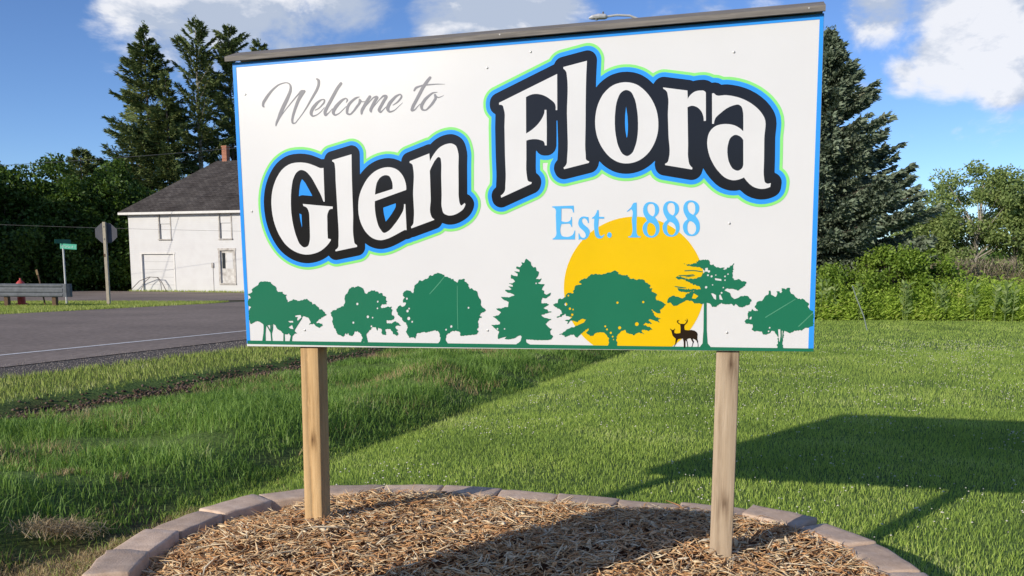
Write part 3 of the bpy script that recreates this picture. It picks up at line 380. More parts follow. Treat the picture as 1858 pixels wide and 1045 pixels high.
'5,9524,16768,9378,16750,9145,16748,8910,16761,8655,16782,8485,16843,8175,16889,8028,16983,7826,17037,7746,17095,7696,17152,7660,17211,7637,17239,7634,17269,7637,17328,7661,17407,7717,17443,7753,17472,7797,17496,7845,17553,7999,17577,8068,17611,8210,17643,8429,17657,8643,17657,8860,17646,9113,17628,9281,17575,9605,17532,9762,17439,9969,17414,10011,17385,10048,17351,10078,17299,10109,17241,10132]],[[18607,10147,19531,9972,19546,9664,19578,9719,19616,9770,19682,9837,19761,9892,19846,9927,19905,9938,19966,9942,20108,9937,20134,9930,20169,9909,20191,9888,20219,9851,20238,8813,20159,8806,20154,8892,20145,8949,20128,9015,20102,9090,20067,9161,20045,9194,19998,9251,19943,9303,19913,9325,19854,9359,19793,9382,19732,9396,19702,9398,19646,9391,19591,9373,19541,9347,19580,7978,19577,7595,19583,7500,19614,7303,19632,7236,19646,7206,19677,7158,19715,7114,19757,7075,19740,7011,18717,7222,18705,7273,18761,7297,18794,7320,18820,7353,18830,7375,18853,7475,18878,7620,18883,7768,18874,7919,18840,8223,18830,8373,18802,9089,18803,9213,18818,9588,18812,9712,18779,9909,18765,9957,18755,9979,18718,10024,18671,10063,18619,10093]],[[20450,9805,20516,9813,20588,9744,20644,9716,20707,9705,20913,9715,20980,9711,21188,9671,21392,9612,21504,9569,21614,9519,21721,9462,21821,9402,21918,9335,22010,9262,22099,9183,22184,9097,22259,9005,22323,8912,22377,8816,22417,8695,22431,8569,22427,8439,22402,8173,22397,8042,22406,7224,22401,6812,22407,6709,22433,6506,22450,6444,22467,6419,22496,6394,22529,6376,22552,6369,22601,6369,22671,6391,22655,6247,22576,6214,22521,6198,22460,6186,22392,6181,22323,6183,22247,6194,22121,6233,22042,6271,22004,6294,21897,6380,21779,6505,21684,6637,21614,6603,21541,6577,21461,6557,21377,6545,21294,6545,21252,6551,21166,6572,21083,6603,20988,6655,20936,6694,20837,6786,20697,6943,20650,7005,20564,7135,20457,7337,20399,7477,20353,7620,20312,7817,20298,7943,20297,8005,20305,8124,20325,8238,20340,8293,20360,8345,20385,8393,20441,8469,20511,8536,20549,8564,20627,8605,20708,8629,20794,8644,20871,8651,20974,8651,21092,8639,21191,8618,21287,8588,21333,8568,21386,8541,21488,8473,21536,8434,21624,8348,21625,8562,21615,8921,21608,9016,21581,9161,21559,9223,21529,9266,21477,9312,21439,9333,21413,9340,21358,9340,21233,9318,21109,9276,20987,9216,20864,9132,20674,8981,20608,8915,20584,8876,20551,8783,20538,8681,20471,8685],[21632,8020,21598,8077,21555,8128,21531,8151,21478,8187,21414,8215,21382,8224,21350,8229,21294,8223,21268,8212,21219,8182,21177,8146,21147,8109,21123,8065,21104,8017,21068,7863,21053,7755,21053,7589,21073,7420,21097,7307,21114,7252,21154,7157,21197,7070,21252,6994,21285,6965,21337,6931,21395,6905,21424,6898,21452,6895,21482,6900,21512,6910,21570,6945,21595,6968,21626,7012,21648,7084,21652,7135]]],"est":[[[14211,5793,15096,5796,15108,5521,15070,5523,15062,5570,15044,5615,15018,5655,15001,5670,14988,5675,14960,5680,14754,5695,14594,5693,14584,5203,14637,5180,14695,5163,14755,5153,14813,5153,14867,5163,14914,5185,14959,5225,14976,5251,14988,5289,14992,5309,14992,5350,15021,5349,15026,4948,15000,4949,14988,4993,14974,5020,14943,5063,14914,5085,14892,5089,14761,5087,14593,5077,14564,5006,14544,4927,14536,4846,14541,4766,14561,4691,14597,4624,14618,4598,14675,4579,14734,4566,14795,4560,14855,4561,14913,4571,14966,4589,15026,4624,15052,4646,15071,4668,15087,4694,15111,4751,15121,4811,15153,4802,15139,4451,14225,4468,14225,4507,14267,4523,14304,4547,14333,4578,14356,4613,14375,4658,14382,4707,14382,4758,14373,4864,14370,5084,14359,5420,14370,5567,14368,5603,14350,5661,14339,5685,14325,5705,14310,5718,14273,5738,14253,5744,14211,5751]],[[15697,5320,15710,5087,15675,5088,15659,5151,15630,5209,15598,5247,15575,5264,15549,5276,15509,5284,15476,5277,15456,5267,15443,5253,15434,5234,15428,5203,15428,5184,15431,5163,15446,5123,15479,5066,15532,5015,15657,4912,15685,4881,15718,4830,15733,4795,15739,4771,15743,4720,15738,4669,15719,4604,15698,4565,15659,4513,15608,4469,15570,4448,15532,4437,15470,4433,15435,4438,15392,4457,15363,4462,15336,4453,15312,443'
'8,15291,4438,15286,4690,15315,4689,15333,4631,15363,4579,15402,4537,15433,4516,15450,4510,15497,4504,15518,4508,15539,4520,15557,4537,15570,4557,15578,4580,15580,4606,15578,4632,15570,4667,15554,4701,15535,4733,15505,4770,15377,4886,15343,4920,15317,4958,15298,4996,15280,5058,15278,5102,15288,5169,15315,5243,15334,5275,15371,5312,15416,5339,15448,5349,15482,5354,15534,5353]],[[16055,5590,16106,5589,16116,5324,16328,5312,16323,5243,16119,5249,16103,5159,16093,5068,16090,4976,16092,4883,16102,4792,16129,4630,16144,4600,16158,4586,16186,4569,16207,4564,16234,4567,16272,4580,16300,4601,16322,4629,16340,4612,16327,4579,16310,4548,16275,4509,16224,4478,16205,4471,16170,4464,16135,4465,16101,4472,16065,4485,16046,4496,16010,4523,15994,4539,15970,4576,15957,4626,15933,4796,15923,4888,15918,4980,15918,5072,15923,5164,15932,5255,15834,5258,15834,5291,15884,5319,15914,5342,15941,5369,15965,5400,16019,5496]],[[16540,4706,16528,4705,16505,4697,16475,4675,16453,4638,16445,4596,16454,4553,16476,4515,16506,4492,16541,4480,16552,4482,16575,4490,16605,4512,16627,4549,16635,4591,16627,4634,16604,4671,16574,4695]],[[17234,5512,17312,5576,17383,5646,17406,5677,17461,5781,17484,5809,17513,5825,17529,5830,17563,5834,17616,5831,17621,5343,17611,4974,17611,4882,17621,4663,17627,4633,17636,4603,17653,4567,17666,4546,17689,4528,17705,4522,17742,4515,17778,4516,17779,4470,17289,4482,17288,4523,17326,4522,17363,4529,17379,4536,17400,4553,17426,4609,17452,4695,17460,4785,17455,4879,17434,5071,17429,5165,17435,5232,17461,5372,17466,5439,17457,5500,17426,5552,17404,5575,17393,5581,17378,5576,17347,5546,17313,5524,17243,5484]],[[18185,5835,18252,5822,18295,5807,18338,5786,18383,5756,18421,5721,18437,5702,18451,5680,18472,5632,18485,5580,18490,5530,18483,5455,18468,5408,18449,5370,18410,5317,18375,5281,18331,5248,18403,5154,18445,5087,18471,5037,18492,4986,18504,4937,18516,4838,18515,4744,18505,4683,18485,4629,18458,4581,18442,4558,18404,4519,18352,4484,18293,4461,18229,4453,18140,4459,18073,4474,18031,4491,18010,4504,17969,4537,17918,4596,17893,4642,17869,4720,17860,4770,17856,4820,17858,4869,17868,4912,17883,4950,17903,4986,17930,5023,17968,5062,18035,5109,17976,5209,17924,5308,17900,5358,17882,5409,17870,5473,17868,5538,17876,5613,17889,5661,17908,5704,17933,5743,17964,5777,17995,5800,18041,5824,18074,5834,18129,5839],[18186,5766,18137,5765,18106,5757,18080,5740,18068,5727,18048,5695,18031,5646,18028,5600,18033,5547,18043,5503,18059,5460,18080,5420,18106,5384,18137,5350,18169,5324,18202,5302,18256,5277,18282,5308,18304,5341,18320,5376,18327,5399,18335,5473,18328,5598,18317,5647,18308,5670,18274,5724,18263,5736,18242,5750,18220,5759],[18119,5042,18083,5005,18063,4976,18045,4939,18039,4915,18031,4865,18028,4790,18030,4739,18037,4690,18064,4621,18090,4577,18106,4559,18138,4536,18170,4522,18203,4515,18235,4517,18268,4533,18311,4567,18325,4584,18349,4626,18364,4672,18372,4722,18372,4750,18365,4807,18348,4861,18328,4902,18301,4941,18269,4974,18248,4990,18199,5017,18173,5028]],[[18959,5845,19026,5831,19068,5817,19111,5795,19155,5766,19193,5732,19209,5712,19223,5691,19244,5642,19257,5590,19262,5541,19255,5467,19241,5420,19222,5382,19183,5329,19149,5294,19105,5260,19177,5168,19219,5100,19245,5051,19265,5000,19278,4952,19289,4853,19288,4759,19279,4699,19259,4645,19233,4597,19217,4574,19180,4535,19128,4501,19070,4478,19006,4470,18919,4476,18852,4491,18811,4508,18789,4521,18749,4553,18698,4612,18674,4658,18650,4735,18641,4785,18637,4835,18639,4884,18648,4927,18663,4964,18683,5000,18709,5037,18747,5076,18812,5123,18754,5221,18702,5320,18678,5370,18661,5420,18649,5484,18646,5549,18654,5624,18667,5672,18686,5714,18710,5753,18741,5787,18771,5810,18817,5833,18849,5843,18904,5849],[18960,5775,18912,5775,18882,5767,18855,5750,18843,5737,18824,5705,18807,5657,18804,5611,18809,5558,18819,5514,18835,5471,18856,5432,18882,5396,18913,5363,18945,5336,18978,5315,19031,5290,19057,5320,19078,5353,19094,5388,19101,5411,19108,5484,19101,5609,19090,5658,19081,5680,19048,5735,19037,5746,1'
'9015,5760,18994,5769],[18896,5056,18860,5019,18841,4990,18823,4954,18817,4930,18809,4880,18806,4805,18808,4755,18816,4706,18843,4637,18869,4594,18885,4576,18916,4553,18948,4539,18980,4531,19012,4534,19045,4549,19087,4584,19101,4601,19124,4642,19139,4688,19147,4737,19147,4765,19140,4822,19123,4876,19103,4916,19076,4955,19045,4988,19024,5004,18975,5031,18950,5042]],[[19734,5845,19800,5831,19842,5817,19885,5796,19928,5767,19966,5732,19982,5713,19995,5692,20017,5643,20030,5592,20035,5542,20028,5469,20014,5422,19995,5384,19957,5332,19924,5297,19880,5263,19951,5171,19993,5104,20019,5055,20039,5004,20052,4956,20063,4858,20063,4765,20053,4705,20035,4652,20008,4604,19993,4581,19956,4542,19905,4508,19848,4485,19785,4477,19698,4484,19632,4498,19591,4515,19570,4528,19530,4560,19480,4619,19455,4665,19431,4741,19422,4791,19418,4840,19420,4889,19429,4932,19444,4969,19463,5004,19489,5042,19526,5080,19591,5127,19533,5225,19481,5323,19458,5372,19440,5423,19428,5486,19425,5550,19433,5625,19445,5673,19464,5715,19488,5753,19518,5787,19548,5810,19593,5833,19625,5843,19679,5849],[19736,5776,19688,5775,19658,5767,19632,5751,19620,5738,19601,5706,19585,5658,19582,5612,19587,5560,19597,5516,19613,5473,19633,5434,19659,5398,19690,5365,19721,5339,19754,5318,19807,5293,19832,5323,19853,5356,19869,5391,19876,5413,19883,5486,19876,5610,19865,5659,19855,5681,19822,5735,19811,5746,19790,5761,19769,5769],[19674,5061,19639,5023,19619,4995,19602,4958,19596,4935,19589,4885,19586,4811,19588,4761,19596,4712,19622,4644,19648,4601,19664,4582,19696,4560,19727,4546,19759,4538,19790,4541,19822,4556,19864,4590,19878,4607,19901,4649,19916,4694,19923,4743,19923,4771,19916,4828,19899,4881,19879,4921,19852,4960,19821,4992,19800,5009,19753,5036,19727,5046]]],"welcome":[[1964,9602,1956,9610,1952,9620,1957,9692,1965,9740,1984,9796,2062,9948,2143,10140,2225,10300,2343,10500,2565,10844,2653,10996,2685,11068,2712,11148,2719,11196,2716,11244,2709,11276,2700,11296,2684,11316,2663,11332,2636,11346,2588,11363,2556,11369,2524,11369,2484,11366,2404,11353,2292,11325,2220,11298,2180,11279,2092,11227,1956,11127,1876,11056,1824,11004,1708,10879,1591,10732,1500,10626,1480,10596,1465,10564,1450,10500,1450,10484,1454,10476,1485,10436,1476,10428,1420,10428,1396,10434,1372,10454,1361,10468,1351,10500,1349,10532,1353,10588,1367,10644,1397,10700,1536,10868,1625,10964,1758,11084,1812,11128,1908,11198,2004,11259,2092,11309,2148,11337,2196,11356,2316,11390,2396,11404,2476,11412,2556,11413,2596,11408,2652,11394,2708,11371,2732,11356,2756,11334,2780,11301,2793,11276,2814,11220,2823,11180,2824,11140,2815,11060,2807,11020,2792,10972,2775,10932,2654,10692,2607,10604,2425,10316,2315,10132,2316,10124,2300,10108,2437,10252,2772,10589,2964,10776,3099,10900,3188,10993,3228,11023,3284,11042,3316,11043,3372,11036,3404,11038,3428,11030,3444,11017,3457,10996,3460,10980,3460,10964,3452,10943,3272,10732,3216,10660,3171,10596,3116,10500,2980,10228,2921,10100,2870,9972,2836,9868,2823,9812,2818,9740,2821,9716,2844,9708,2876,9705,2908,9711,2941,9732,3009,9804,3084,9876,3156,9952,3236,10042,3324,10148,3490,10372,3644,10601,3909,10980,3940,11028,3985,11116,4018,11196,4030,11236,4037,11308,4036,11348,4024,11380,3996,11418,3954,11444,3950,11452,3996,11475,4036,11477,4060,11471,4092,11456,4135,11420,4157,11380,4165,11340,4160,11260,4152,11204,4137,11156,4097,11068,4044,10972,4012,10924,3857,10724,3712,10548,3544,10332,3458,10228,3263,10012,3147,9892,3057,9804,2963,9700,2924,9671,2884,9655,2820,9647,2796,9650,2772,9659,2748,9683,2736,9708,2730,9732,2722,9820,2726,9860,2766,10012,2796,10100,2866,10284,2928,10428,2995,10572,3047,10668,3120,10788,3187,10876,3188,10884,3044,10770,2857,10604,2510,10276,2415,10180,2292,10044,2214,9948,2159,9876,2068,9740,1996,9608,1980,9599],[8300,9851,8276,9855,8253,9868,8235,9892,8227,9916,8232,9964,8278,10084,8309,10140,8396,10270,8689,10740,8742,10820,8740,10824,8732,10825,8660,10807,8588,10784,8532,10760,8495,10732,8436,10662,8428,10658,8412,10654,8396,10658,8384,10668,8377,10684,8377,10700,84'
'15,10772,8428,10792,8452,10817,8492,10840,8532,10853,8804,10904,8880,10996,8962,11084,9084,11196,9100,11206,9116,11209,9140,11206,9165,11188,9176,11164,9177,11148,9174,11132,9165,11116,9059,10996,8986,10908,9308,10902,9452,10895,9572,10883,9756,10859,9760,10852,9756,10848,9516,10859,9380,10861,8940,10850,8932,10845,8837,10716,8698,10492,8449,10108,8401,10028,8362,9948,8360,9940,8380,9936,8404,9939,8412,9944,8436,9960,8513,10036,8644,10138,8652,10143,8660,10142,8666,10132,8665,10124,8538,10012,8460,9925,8428,9896,8396,9877,8356,9862,8332,9855],[8780,9852,8756,9857,8732,9868,8703,9892,8681,9924,8667,9956,8656,9996,8651,10036,8655,10084,8671,10132,8706,10188,8804,10311,8852,10357,8901,10396,9012,10471,9100,10523,9148,10546,9196,10564,9244,10575,9316,10576,9420,10567,9429,10564,9431,10556,9420,10549,9284,10528,9252,10518,9215,10500,9148,10456,9075,10396,8983,10316,8932,10265,8894,10220,8820,10114,8788,10052,8780,10020,8777,9964,8781,9940,8786,9932,8812,9917,8860,9905,8876,9904,8908,9912,8939,9932,9108,10101,9188,10196,9274,10316,9286,10340,9289,10364,9272,10452,9280,10476,9292,10489,9308,10497,9324,10498,9348,10489,9364,10470,9380,10428,9434,10380,9452,10371,9468,10368,9500,10368,9564,10378,9612,10391,9692,10419,9700,10417,9700,10411,9620,10370,9580,10354,9524,10336,9468,10326,9436,10328,9404,10339,9396,10333,9389,10300,9370,10260,9272,10132,9222,10076,9132,9995,9012,9905,8972,9879,8932,9860,8884,9848,8852,9845,8820,9846],[6012,9859,5996,9865,5988,9872,5980,9884,5977,9900,5972,9988,5975,10020,5989,10068,6013,10116,6086,10220,6175,10356,6172,10364,6132,10359,6092,10359,6068,10363,6036,10377,6028,10372,6022,10356,6004,10331,5941,10252,5836,10148,5739,10044,5700,10008,5600,9924,5564,9898,5524,9877,5476,9867,5428,9871,5396,9878,5372,9887,5347,9900,5314,9940,5301,9988,5299,10028,5302,10068,5313,10148,5340,10232,5188,10101,5069,10004,5003,9956,4956,9930,4860,9888,4812,9876,4772,9880,4748,9890,4721,9908,4696,9932,4677,9956,4664,9980,4657,9996,4651,10036,4653,10060,4664,10100,4695,10164,4708,10178,4770,10268,4812,10314,4858,10356,4948,10428,5036,10493,5087,10524,5140,10551,5196,10570,5284,10592,5316,10595,5348,10588,5388,10561,5417,10524,5426,10492,5418,10460,5398,10436,5340,10389,5332,10389,5324,10394,5321,10404,5352,10468,5357,10492,5348,10515,5337,10532,5332,10537,5316,10539,5284,10526,5189,10468,5147,10436,4996,10292,4918,10212,4884,10172,4817,10076,4798,10044,4787,10012,4791,9988,4800,9964,4812,9949,4820,9946,4844,9947,4868,9951,4938,9972,4980,9989,5018,10012,5320,10244,5332,10248,5340,10240,5348,10244,5385,10308,5422,10356,5462,10396,5510,10436,5556,10470,5676,10546,5716,10567,5764,10587,5812,10599,5868,10603,5948,10601,5956,10599,5961,10588,5956,10580,5828,10526,5724,10463,5660,10415,5580,10349,5545,10316,5510,10276,5473,10220,5441,10148,5422,10076,5405,9988,5407,9972,5412,9964,5444,9946,5476,9936,5500,9939,5532,9956,5644,10062,5771,10220,5864,10316,5884,10347,5895,10372,5911,10436,5919,10492,5932,10508,5940,10511,5956,10510,5996,10492,6021,10468,6036,10433,6061,10412,6084,10400,6108,10395,6132,10394,6204,10399,6260,10471,6372,10602,6388,10615,6404,10622,6420,10624,6436,10623,6452,10616,6468,10604,6479,10588,6484,10572,6485,10556,6482,10540,6475,10524,6364,10384,6315,10316,6316,10314,6418,10412,6540,10521,6580,10550,6612,10565,6644,10576,6692,10587,6740,10589,6756,10585,6772,10575,6799,10540,6806,10524,6807,10500,6804,10484,6785,10444,6682,10316,6627,10228,6628,10226,6966,10556,6996,10580,7036,10598,7060,10603,7116,10605,7148,10601,7172,10594,7188,10584,7199,10572,7218,10540,7224,10516,7220,10492,7200,10444,7094,10308,6893,10012,6885,9996,6883,9980,6892,9947,6900,9946,6930,9964,7027,10036,7128,10116,7140,10120,7148,10116,7166,10156,7210,10236,7243,10284,7284,10329,7374,10404,7500,10500,7548,10533,7604,10562,7652,10578,7724,10596,7756,10600,7788,10600,7820,10590,7836,10578,7866,10540,7880,10508,7882,10492,7877,10452,7861,10420,7836,10391,7764,10319,7732,10292,7692,10263,7620,10220,7556,10188,7452,10146,7441,10148,7434,10156,7433,101'
'64,7436,10172,7564,10244,7596,10266,7652,10310,7709,10364,7780,10446,7806,10484,7808,10500,7801,10532,7796,10542,7788,10547,7780,10547,7748,10537,7692,10510,7644,10483,7612,10459,7570,10420,7452,10302,7384,10228,7356,10191,7318,10124,7289,10060,7282,10028,7284,9988,7300,9948,7316,9936,7348,9934,7388,9939,7460,9956,7516,9975,7564,10003,7884,10239,7892,10241,7896,10236,7577,9972,7532,9941,7484,9916,7396,9882,7348,9869,7300,9864,7260,9870,7233,9884,7212,9900,7187,9924,7169,9948,7150,9980,7137,10036,7140,10088,7016,9980,6940,9905,6908,9881,6868,9874,6839,9884,6799,9916,6769,9956,6763,9972,6757,10020,6776,10076,6845,10172,6880,10228,6988,10386,7077,10500,7073,10508,7044,10514,7028,10512,7004,10502,6876,10417,6796,10345,6622,10172,6548,10094,6521,10044,6504,10004,6494,9940,6481,9924,6460,9916,6444,9917,6428,9925,6396,9967,6384,9996,6379,10036,6380,10052,6396,10102,6455,10196,6500,10276,6572,10388,6653,10492,6644,10499,6628,10501,6604,10497,6572,10481,6408,10348,6219,10172,6108,10009,6089,9972,6055,9876,6036,9862],[4332,9892,4308,9908,4287,9940,4275,9972,4264,10028,4269,10092,4287,10140,4310,10180,4427,10364,4532,10512,4689,10748,4805,10916,4887,11028,4964,11116,5084,11235,5100,11244,5116,11248,5140,11246,5156,11239,5177,11220,5187,11196,5187,11172,5177,11148,5039,10996,4960,10892,4648,10428,4514,10236,4436,10108,4408,10052,4400,10020,4399,9996,4404,9992,4412,9995,4508,10042,4553,10076,4676,10190,4684,10194,4692,10194,4705,10180,4572,10051,4420,9914,4396,9897,4372,9889,4348,9886],[3724,9898,3700,9910,3676,9929,3640,9972,3624,10004,3614,10044,3613,10060,3618,10108,3631,10148,3648,10188,3691,10268,3728,10316,3804,10390,3924,10489,4012,10544,4060,10566,4132,10594,4172,10605,4212,10612,4252,10613,4300,10610,4324,10604,4348,10589,4359,10572,4365,10548,4366,10524,4360,10484,4340,10437,4311,10404,4132,10258,4058,10212,3988,10183,3884,10149,3876,10148,3863,10156,3859,10172,3868,10185,4004,10236,4068,10274,4127,10324,4263,10460,4288,10500,4301,10540,4300,10553,4292,10557,4260,10561,4220,10558,4172,10535,4076,10465,4036,10430,3844,10222,3813,10180,3780,10124,3754,10068,3746,10036,3746,10020,3752,9988,3758,9972,3772,9962,3796,9959,3828,9962,3892,9974,3940,9987,3981,10004,4028,10031,4148,10114,4308,10260,4316,10261,4324,10254,4324,10244,4172,10092,4089,10028,4004,9975,3948,9947,3836,9907,3796,9897,3764,9893]],"trees":[[[871,188,847,197,823,219,809,250,808,274,880,598,899,790,906,970,900,982,871,1019,799,1058,727,1109,667,1122,583,1152,547,1124,499,1127,463,1100,391,1068,355,1060,343,1054,319,1024,259,1014,247,1028,226,1078,218,1114,224,1162,180,1198,175,1210,183,1258,198,1294,181,1342,190,1390,210,1450,194,1486,193,1498,204,1534,191,1582,230,1654,247,1702,317,1762,283,1802,247,1812,211,1813,200,1822,191,1858,165,1894,169,2038,203,2074,218,2122,247,2157,295,2162,337,2182,305,2218,292,2266,283,2274,235,2288,200,2338,227,2374,271,2376,307,2385,405,2434,429,2482,406,2518,398,2566,439,2590,511,2646,547,2657,583,2683,621,2698,667,2728,715,2742,757,2794,775,2844,823,2890,907,2919,967,2902,1075,2922,1171,2909,1219,2913,1267,2885,1327,2895,1363,2877,1373,2866,1387,2819,1432,2794,1456,2758,1495,2742,1595,2686,1620,2638,1636,2590,1629,2542,1651,2505,1687,2465,1735,2439,1783,2450,1879,2442,1915,2455,1922,2446,1923,2422,1939,2378,1939,2342,1987,2361,2035,2315,2119,2323,2126,2314,2074,2242,2107,2134,2126,2098,2162,2062,2152,2014,2136,2002,2143,1996,2167,2000,2215,1995,2251,2037,2299,2042,2335,2056,2383,2060,2443,2118,2455,2118,2527,2087,2575,2085,2623,2072,2659,2031,2707,2046,2743,2040,2755,2042,2791,2061,2863,2076,2911,2070,2949,2098,2995,2121,3055,2104,3091,2132,3127,2123,3151,2068,3199,2064,3224,2038,3247,2001,3259,1998,3307,2005,3312,2002,3360,1930,3351,1894,3355,1889,3403,1886,3451,1910,3499,1892,3511,1883,3544,1834,3679,1739,3674,1702,3693,1666,3703,1661,3739,1661,3787,1675,3799,1671,3838,1642,3871,1592,3925,1558,3950,1522,3955,1483,4029,1438,4003,1398,3955,1389,3919,1366,3881,1354,3847,1324,3811,1307,3763,1302,3739,1247,3691,1240,3643,1226,3607,1174,35'
'78,1150,3532,1126,3514,1066,3547,1052,3631,1075,3715,1043,3751,1016,3787,1045,3793,1042,3801,994,3822,958,3816,946,3715,901,3682,862,3643,848,3607,874,3511,915,3475,937,3465,946,3442,994,3367,1045,3331,1006,3283,1011,3235,1026,3199,1000,3163,991,3161,994,3211,1056,3257,1078,3258,1090,3166,1270,3127,1308,3079,1310,2935,1364,2887,1373,2875,1363,2828,1294,2831,1270,2824,1258,2604,970,2440,742,2443,688,2556,598,2467,592,2419,577,2347,502,2317,478,2280,250,2263,228,2239,217,2215,218,2191,232,2180,250,2175,274,2239,490,2191,523,2169,574,2131,606,2095,570,2059,547,2047,545,1999,558,1939,557,1935,550,1932,262,1921,238,1903,228,1891,227,1870,238,1859,262,1881,574,1867,595,1822,622,1803,658,1747,719,1699,724,1669,754,1627,766,1591,790,1567,831,1531,873,1524,922,1499,958,1447,980,1423,1014,1411,1015,1394,1006,1384,994,1372,850,1356,754,1298,574,1311,262,1308,250,1298,238,1279,233,1267,237,1256,250,1253,262,1232,622,1135,802,1039,956,1005,766,981,586,969,250,955,220,931,197,907,188],[1300,730,1303,722,1321,802,1339,985,1315,985,1308,970],[1218,754,1231,754,1231,759,1235,958,1159,970,1123,954,1075,984,1063,982,1045,970,1051,965,1063,981,1075,979,1087,966,1172,838],[2378,790,2385,790,2385,802,2323,983,2146,874,2154,862,2251,804],[2211,1090,2227,1083,2383,1082,2400,1090,2371,1160,2359,1163,2142,1150,2133,1138],[2599,1162,2611,1153,2804,1306,2805,1318,2779,1413,2767,1422,2611,1413,2489,1390,2503,1329,2611,1326,2623,1318,2573,1246]],[[5828,203,5792,235,5756,253,5708,229,5636,230,5641,271,5672,316,5674,355,5713,391,5717,403,5707,439,5654,535,5658,583,5614,595,5600,643,5552,647,5516,675,5492,711,5480,717,5432,685,5360,702,5348,693,5324,667,5313,607,5290,571,5228,508,5192,495,5108,518,5068,535,5061,547,5062,595,5012,625,4981,583,4976,542,4948,583,4904,624,4860,559,4856,518,4852,511,4808,492,4796,457,4712,495,4676,520,4640,536,4580,546,4532,564,4524,571,4518,607,4478,643,4483,691,4453,727,4448,778,4424,811,4371,847,4357,895,4363,943,4327,979,4326,1027,4308,1063,4286,1147,4321,1195,4326,1231,4323,1279,4313,1315,4249,1399,4247,1411,4266,1447,4237,1483,4233,1519,4304,1570,4340,1616,4424,1637,4472,1629,4508,1641,4538,1675,4549,1711,4556,1715,4592,1704,4640,1733,4712,1746,4748,1778,4796,1805,4832,1795,4875,1807,4870,1855,4931,1927,4946,1963,4945,2023,4921,2119,4941,2191,4948,2239,4964,2275,5024,2339,5072,2354,5077,2395,5109,2431,5124,2479,5150,2515,5160,2551,5168,2558,5216,2572,5252,2595,5288,2637,5336,2622,5372,2641,5420,2584,5456,2636,5516,2640,5576,2671,5588,2672,5624,2655,5720,2622,5817,2563,5869,2419,5880,2371,5984,2328,6020,2360,6056,2414,6140,2433,6224,2483,6272,2464,6360,2479,6368,2472,6392,2419,6404,2414,6452,2435,6500,2422,6529,2383,6548,2337,6596,2343,6632,2366,6644,2368,6690,2359,6711,2323,6713,2287,6730,2251,6740,2245,6788,2237,6836,2218,6883,2179,6857,2131,6862,2047,6872,2035,6928,2011,6896,1987,6866,1951,6891,1879,6884,1871,6848,1886,6812,1877,6764,1878,6716,1863,6704,1871,6680,1902,6670,1891,6657,1855,6596,1783,6599,1771,6622,1747,6633,1711,6644,1697,6668,1720,6716,1713,6752,1739,6788,1722,6800,1721,6836,1745,6896,1754,6932,1784,6980,1777,7028,1749,7040,1747,7088,1772,7112,1777,7124,1771,7082,1699,7111,1663,7155,1639,7108,1543,7102,1495,7107,1435,7119,1399,7124,1395,7172,1407,7206,1363,7237,1339,7237,1327,7214,1291,7199,1243,7160,1217,7124,1212,7076,1186,6980,1188,6932,1177,6884,1199,6872,1199,6848,1164,6862,1111,6843,1075,6884,1067,6920,1047,6968,1070,7004,1042,7052,1068,7088,1044,7100,1048,7166,1099,7244,1138,7256,1143,7292,1141,7304,1132,7328,1091,7376,1099,7388,1090,7436,1044,7460,1003,7494,979,7510,955,7496,950,7424,952,7376,967,7316,956,7268,926,7263,919,7256,864,7233,859,7244,856,7268,861,7301,811,7384,775,7350,739,7306,703,7354,679,7381,631,7389,583,7380,571,7334,547,7328,500,7280,545,7196,590,7148,587,7136,679,7059,751,7037,799,6992,820,6944,800,6896,820,6848,803,6788,803,6787,751,6801,703,6827,655,6810,619,6822,571,6800,547,6788,542,6716,569,6668,555,6607,643,6617,691,6639,751,6616,799,6584,831,6572,834,6536,824,6488,854,6464,'
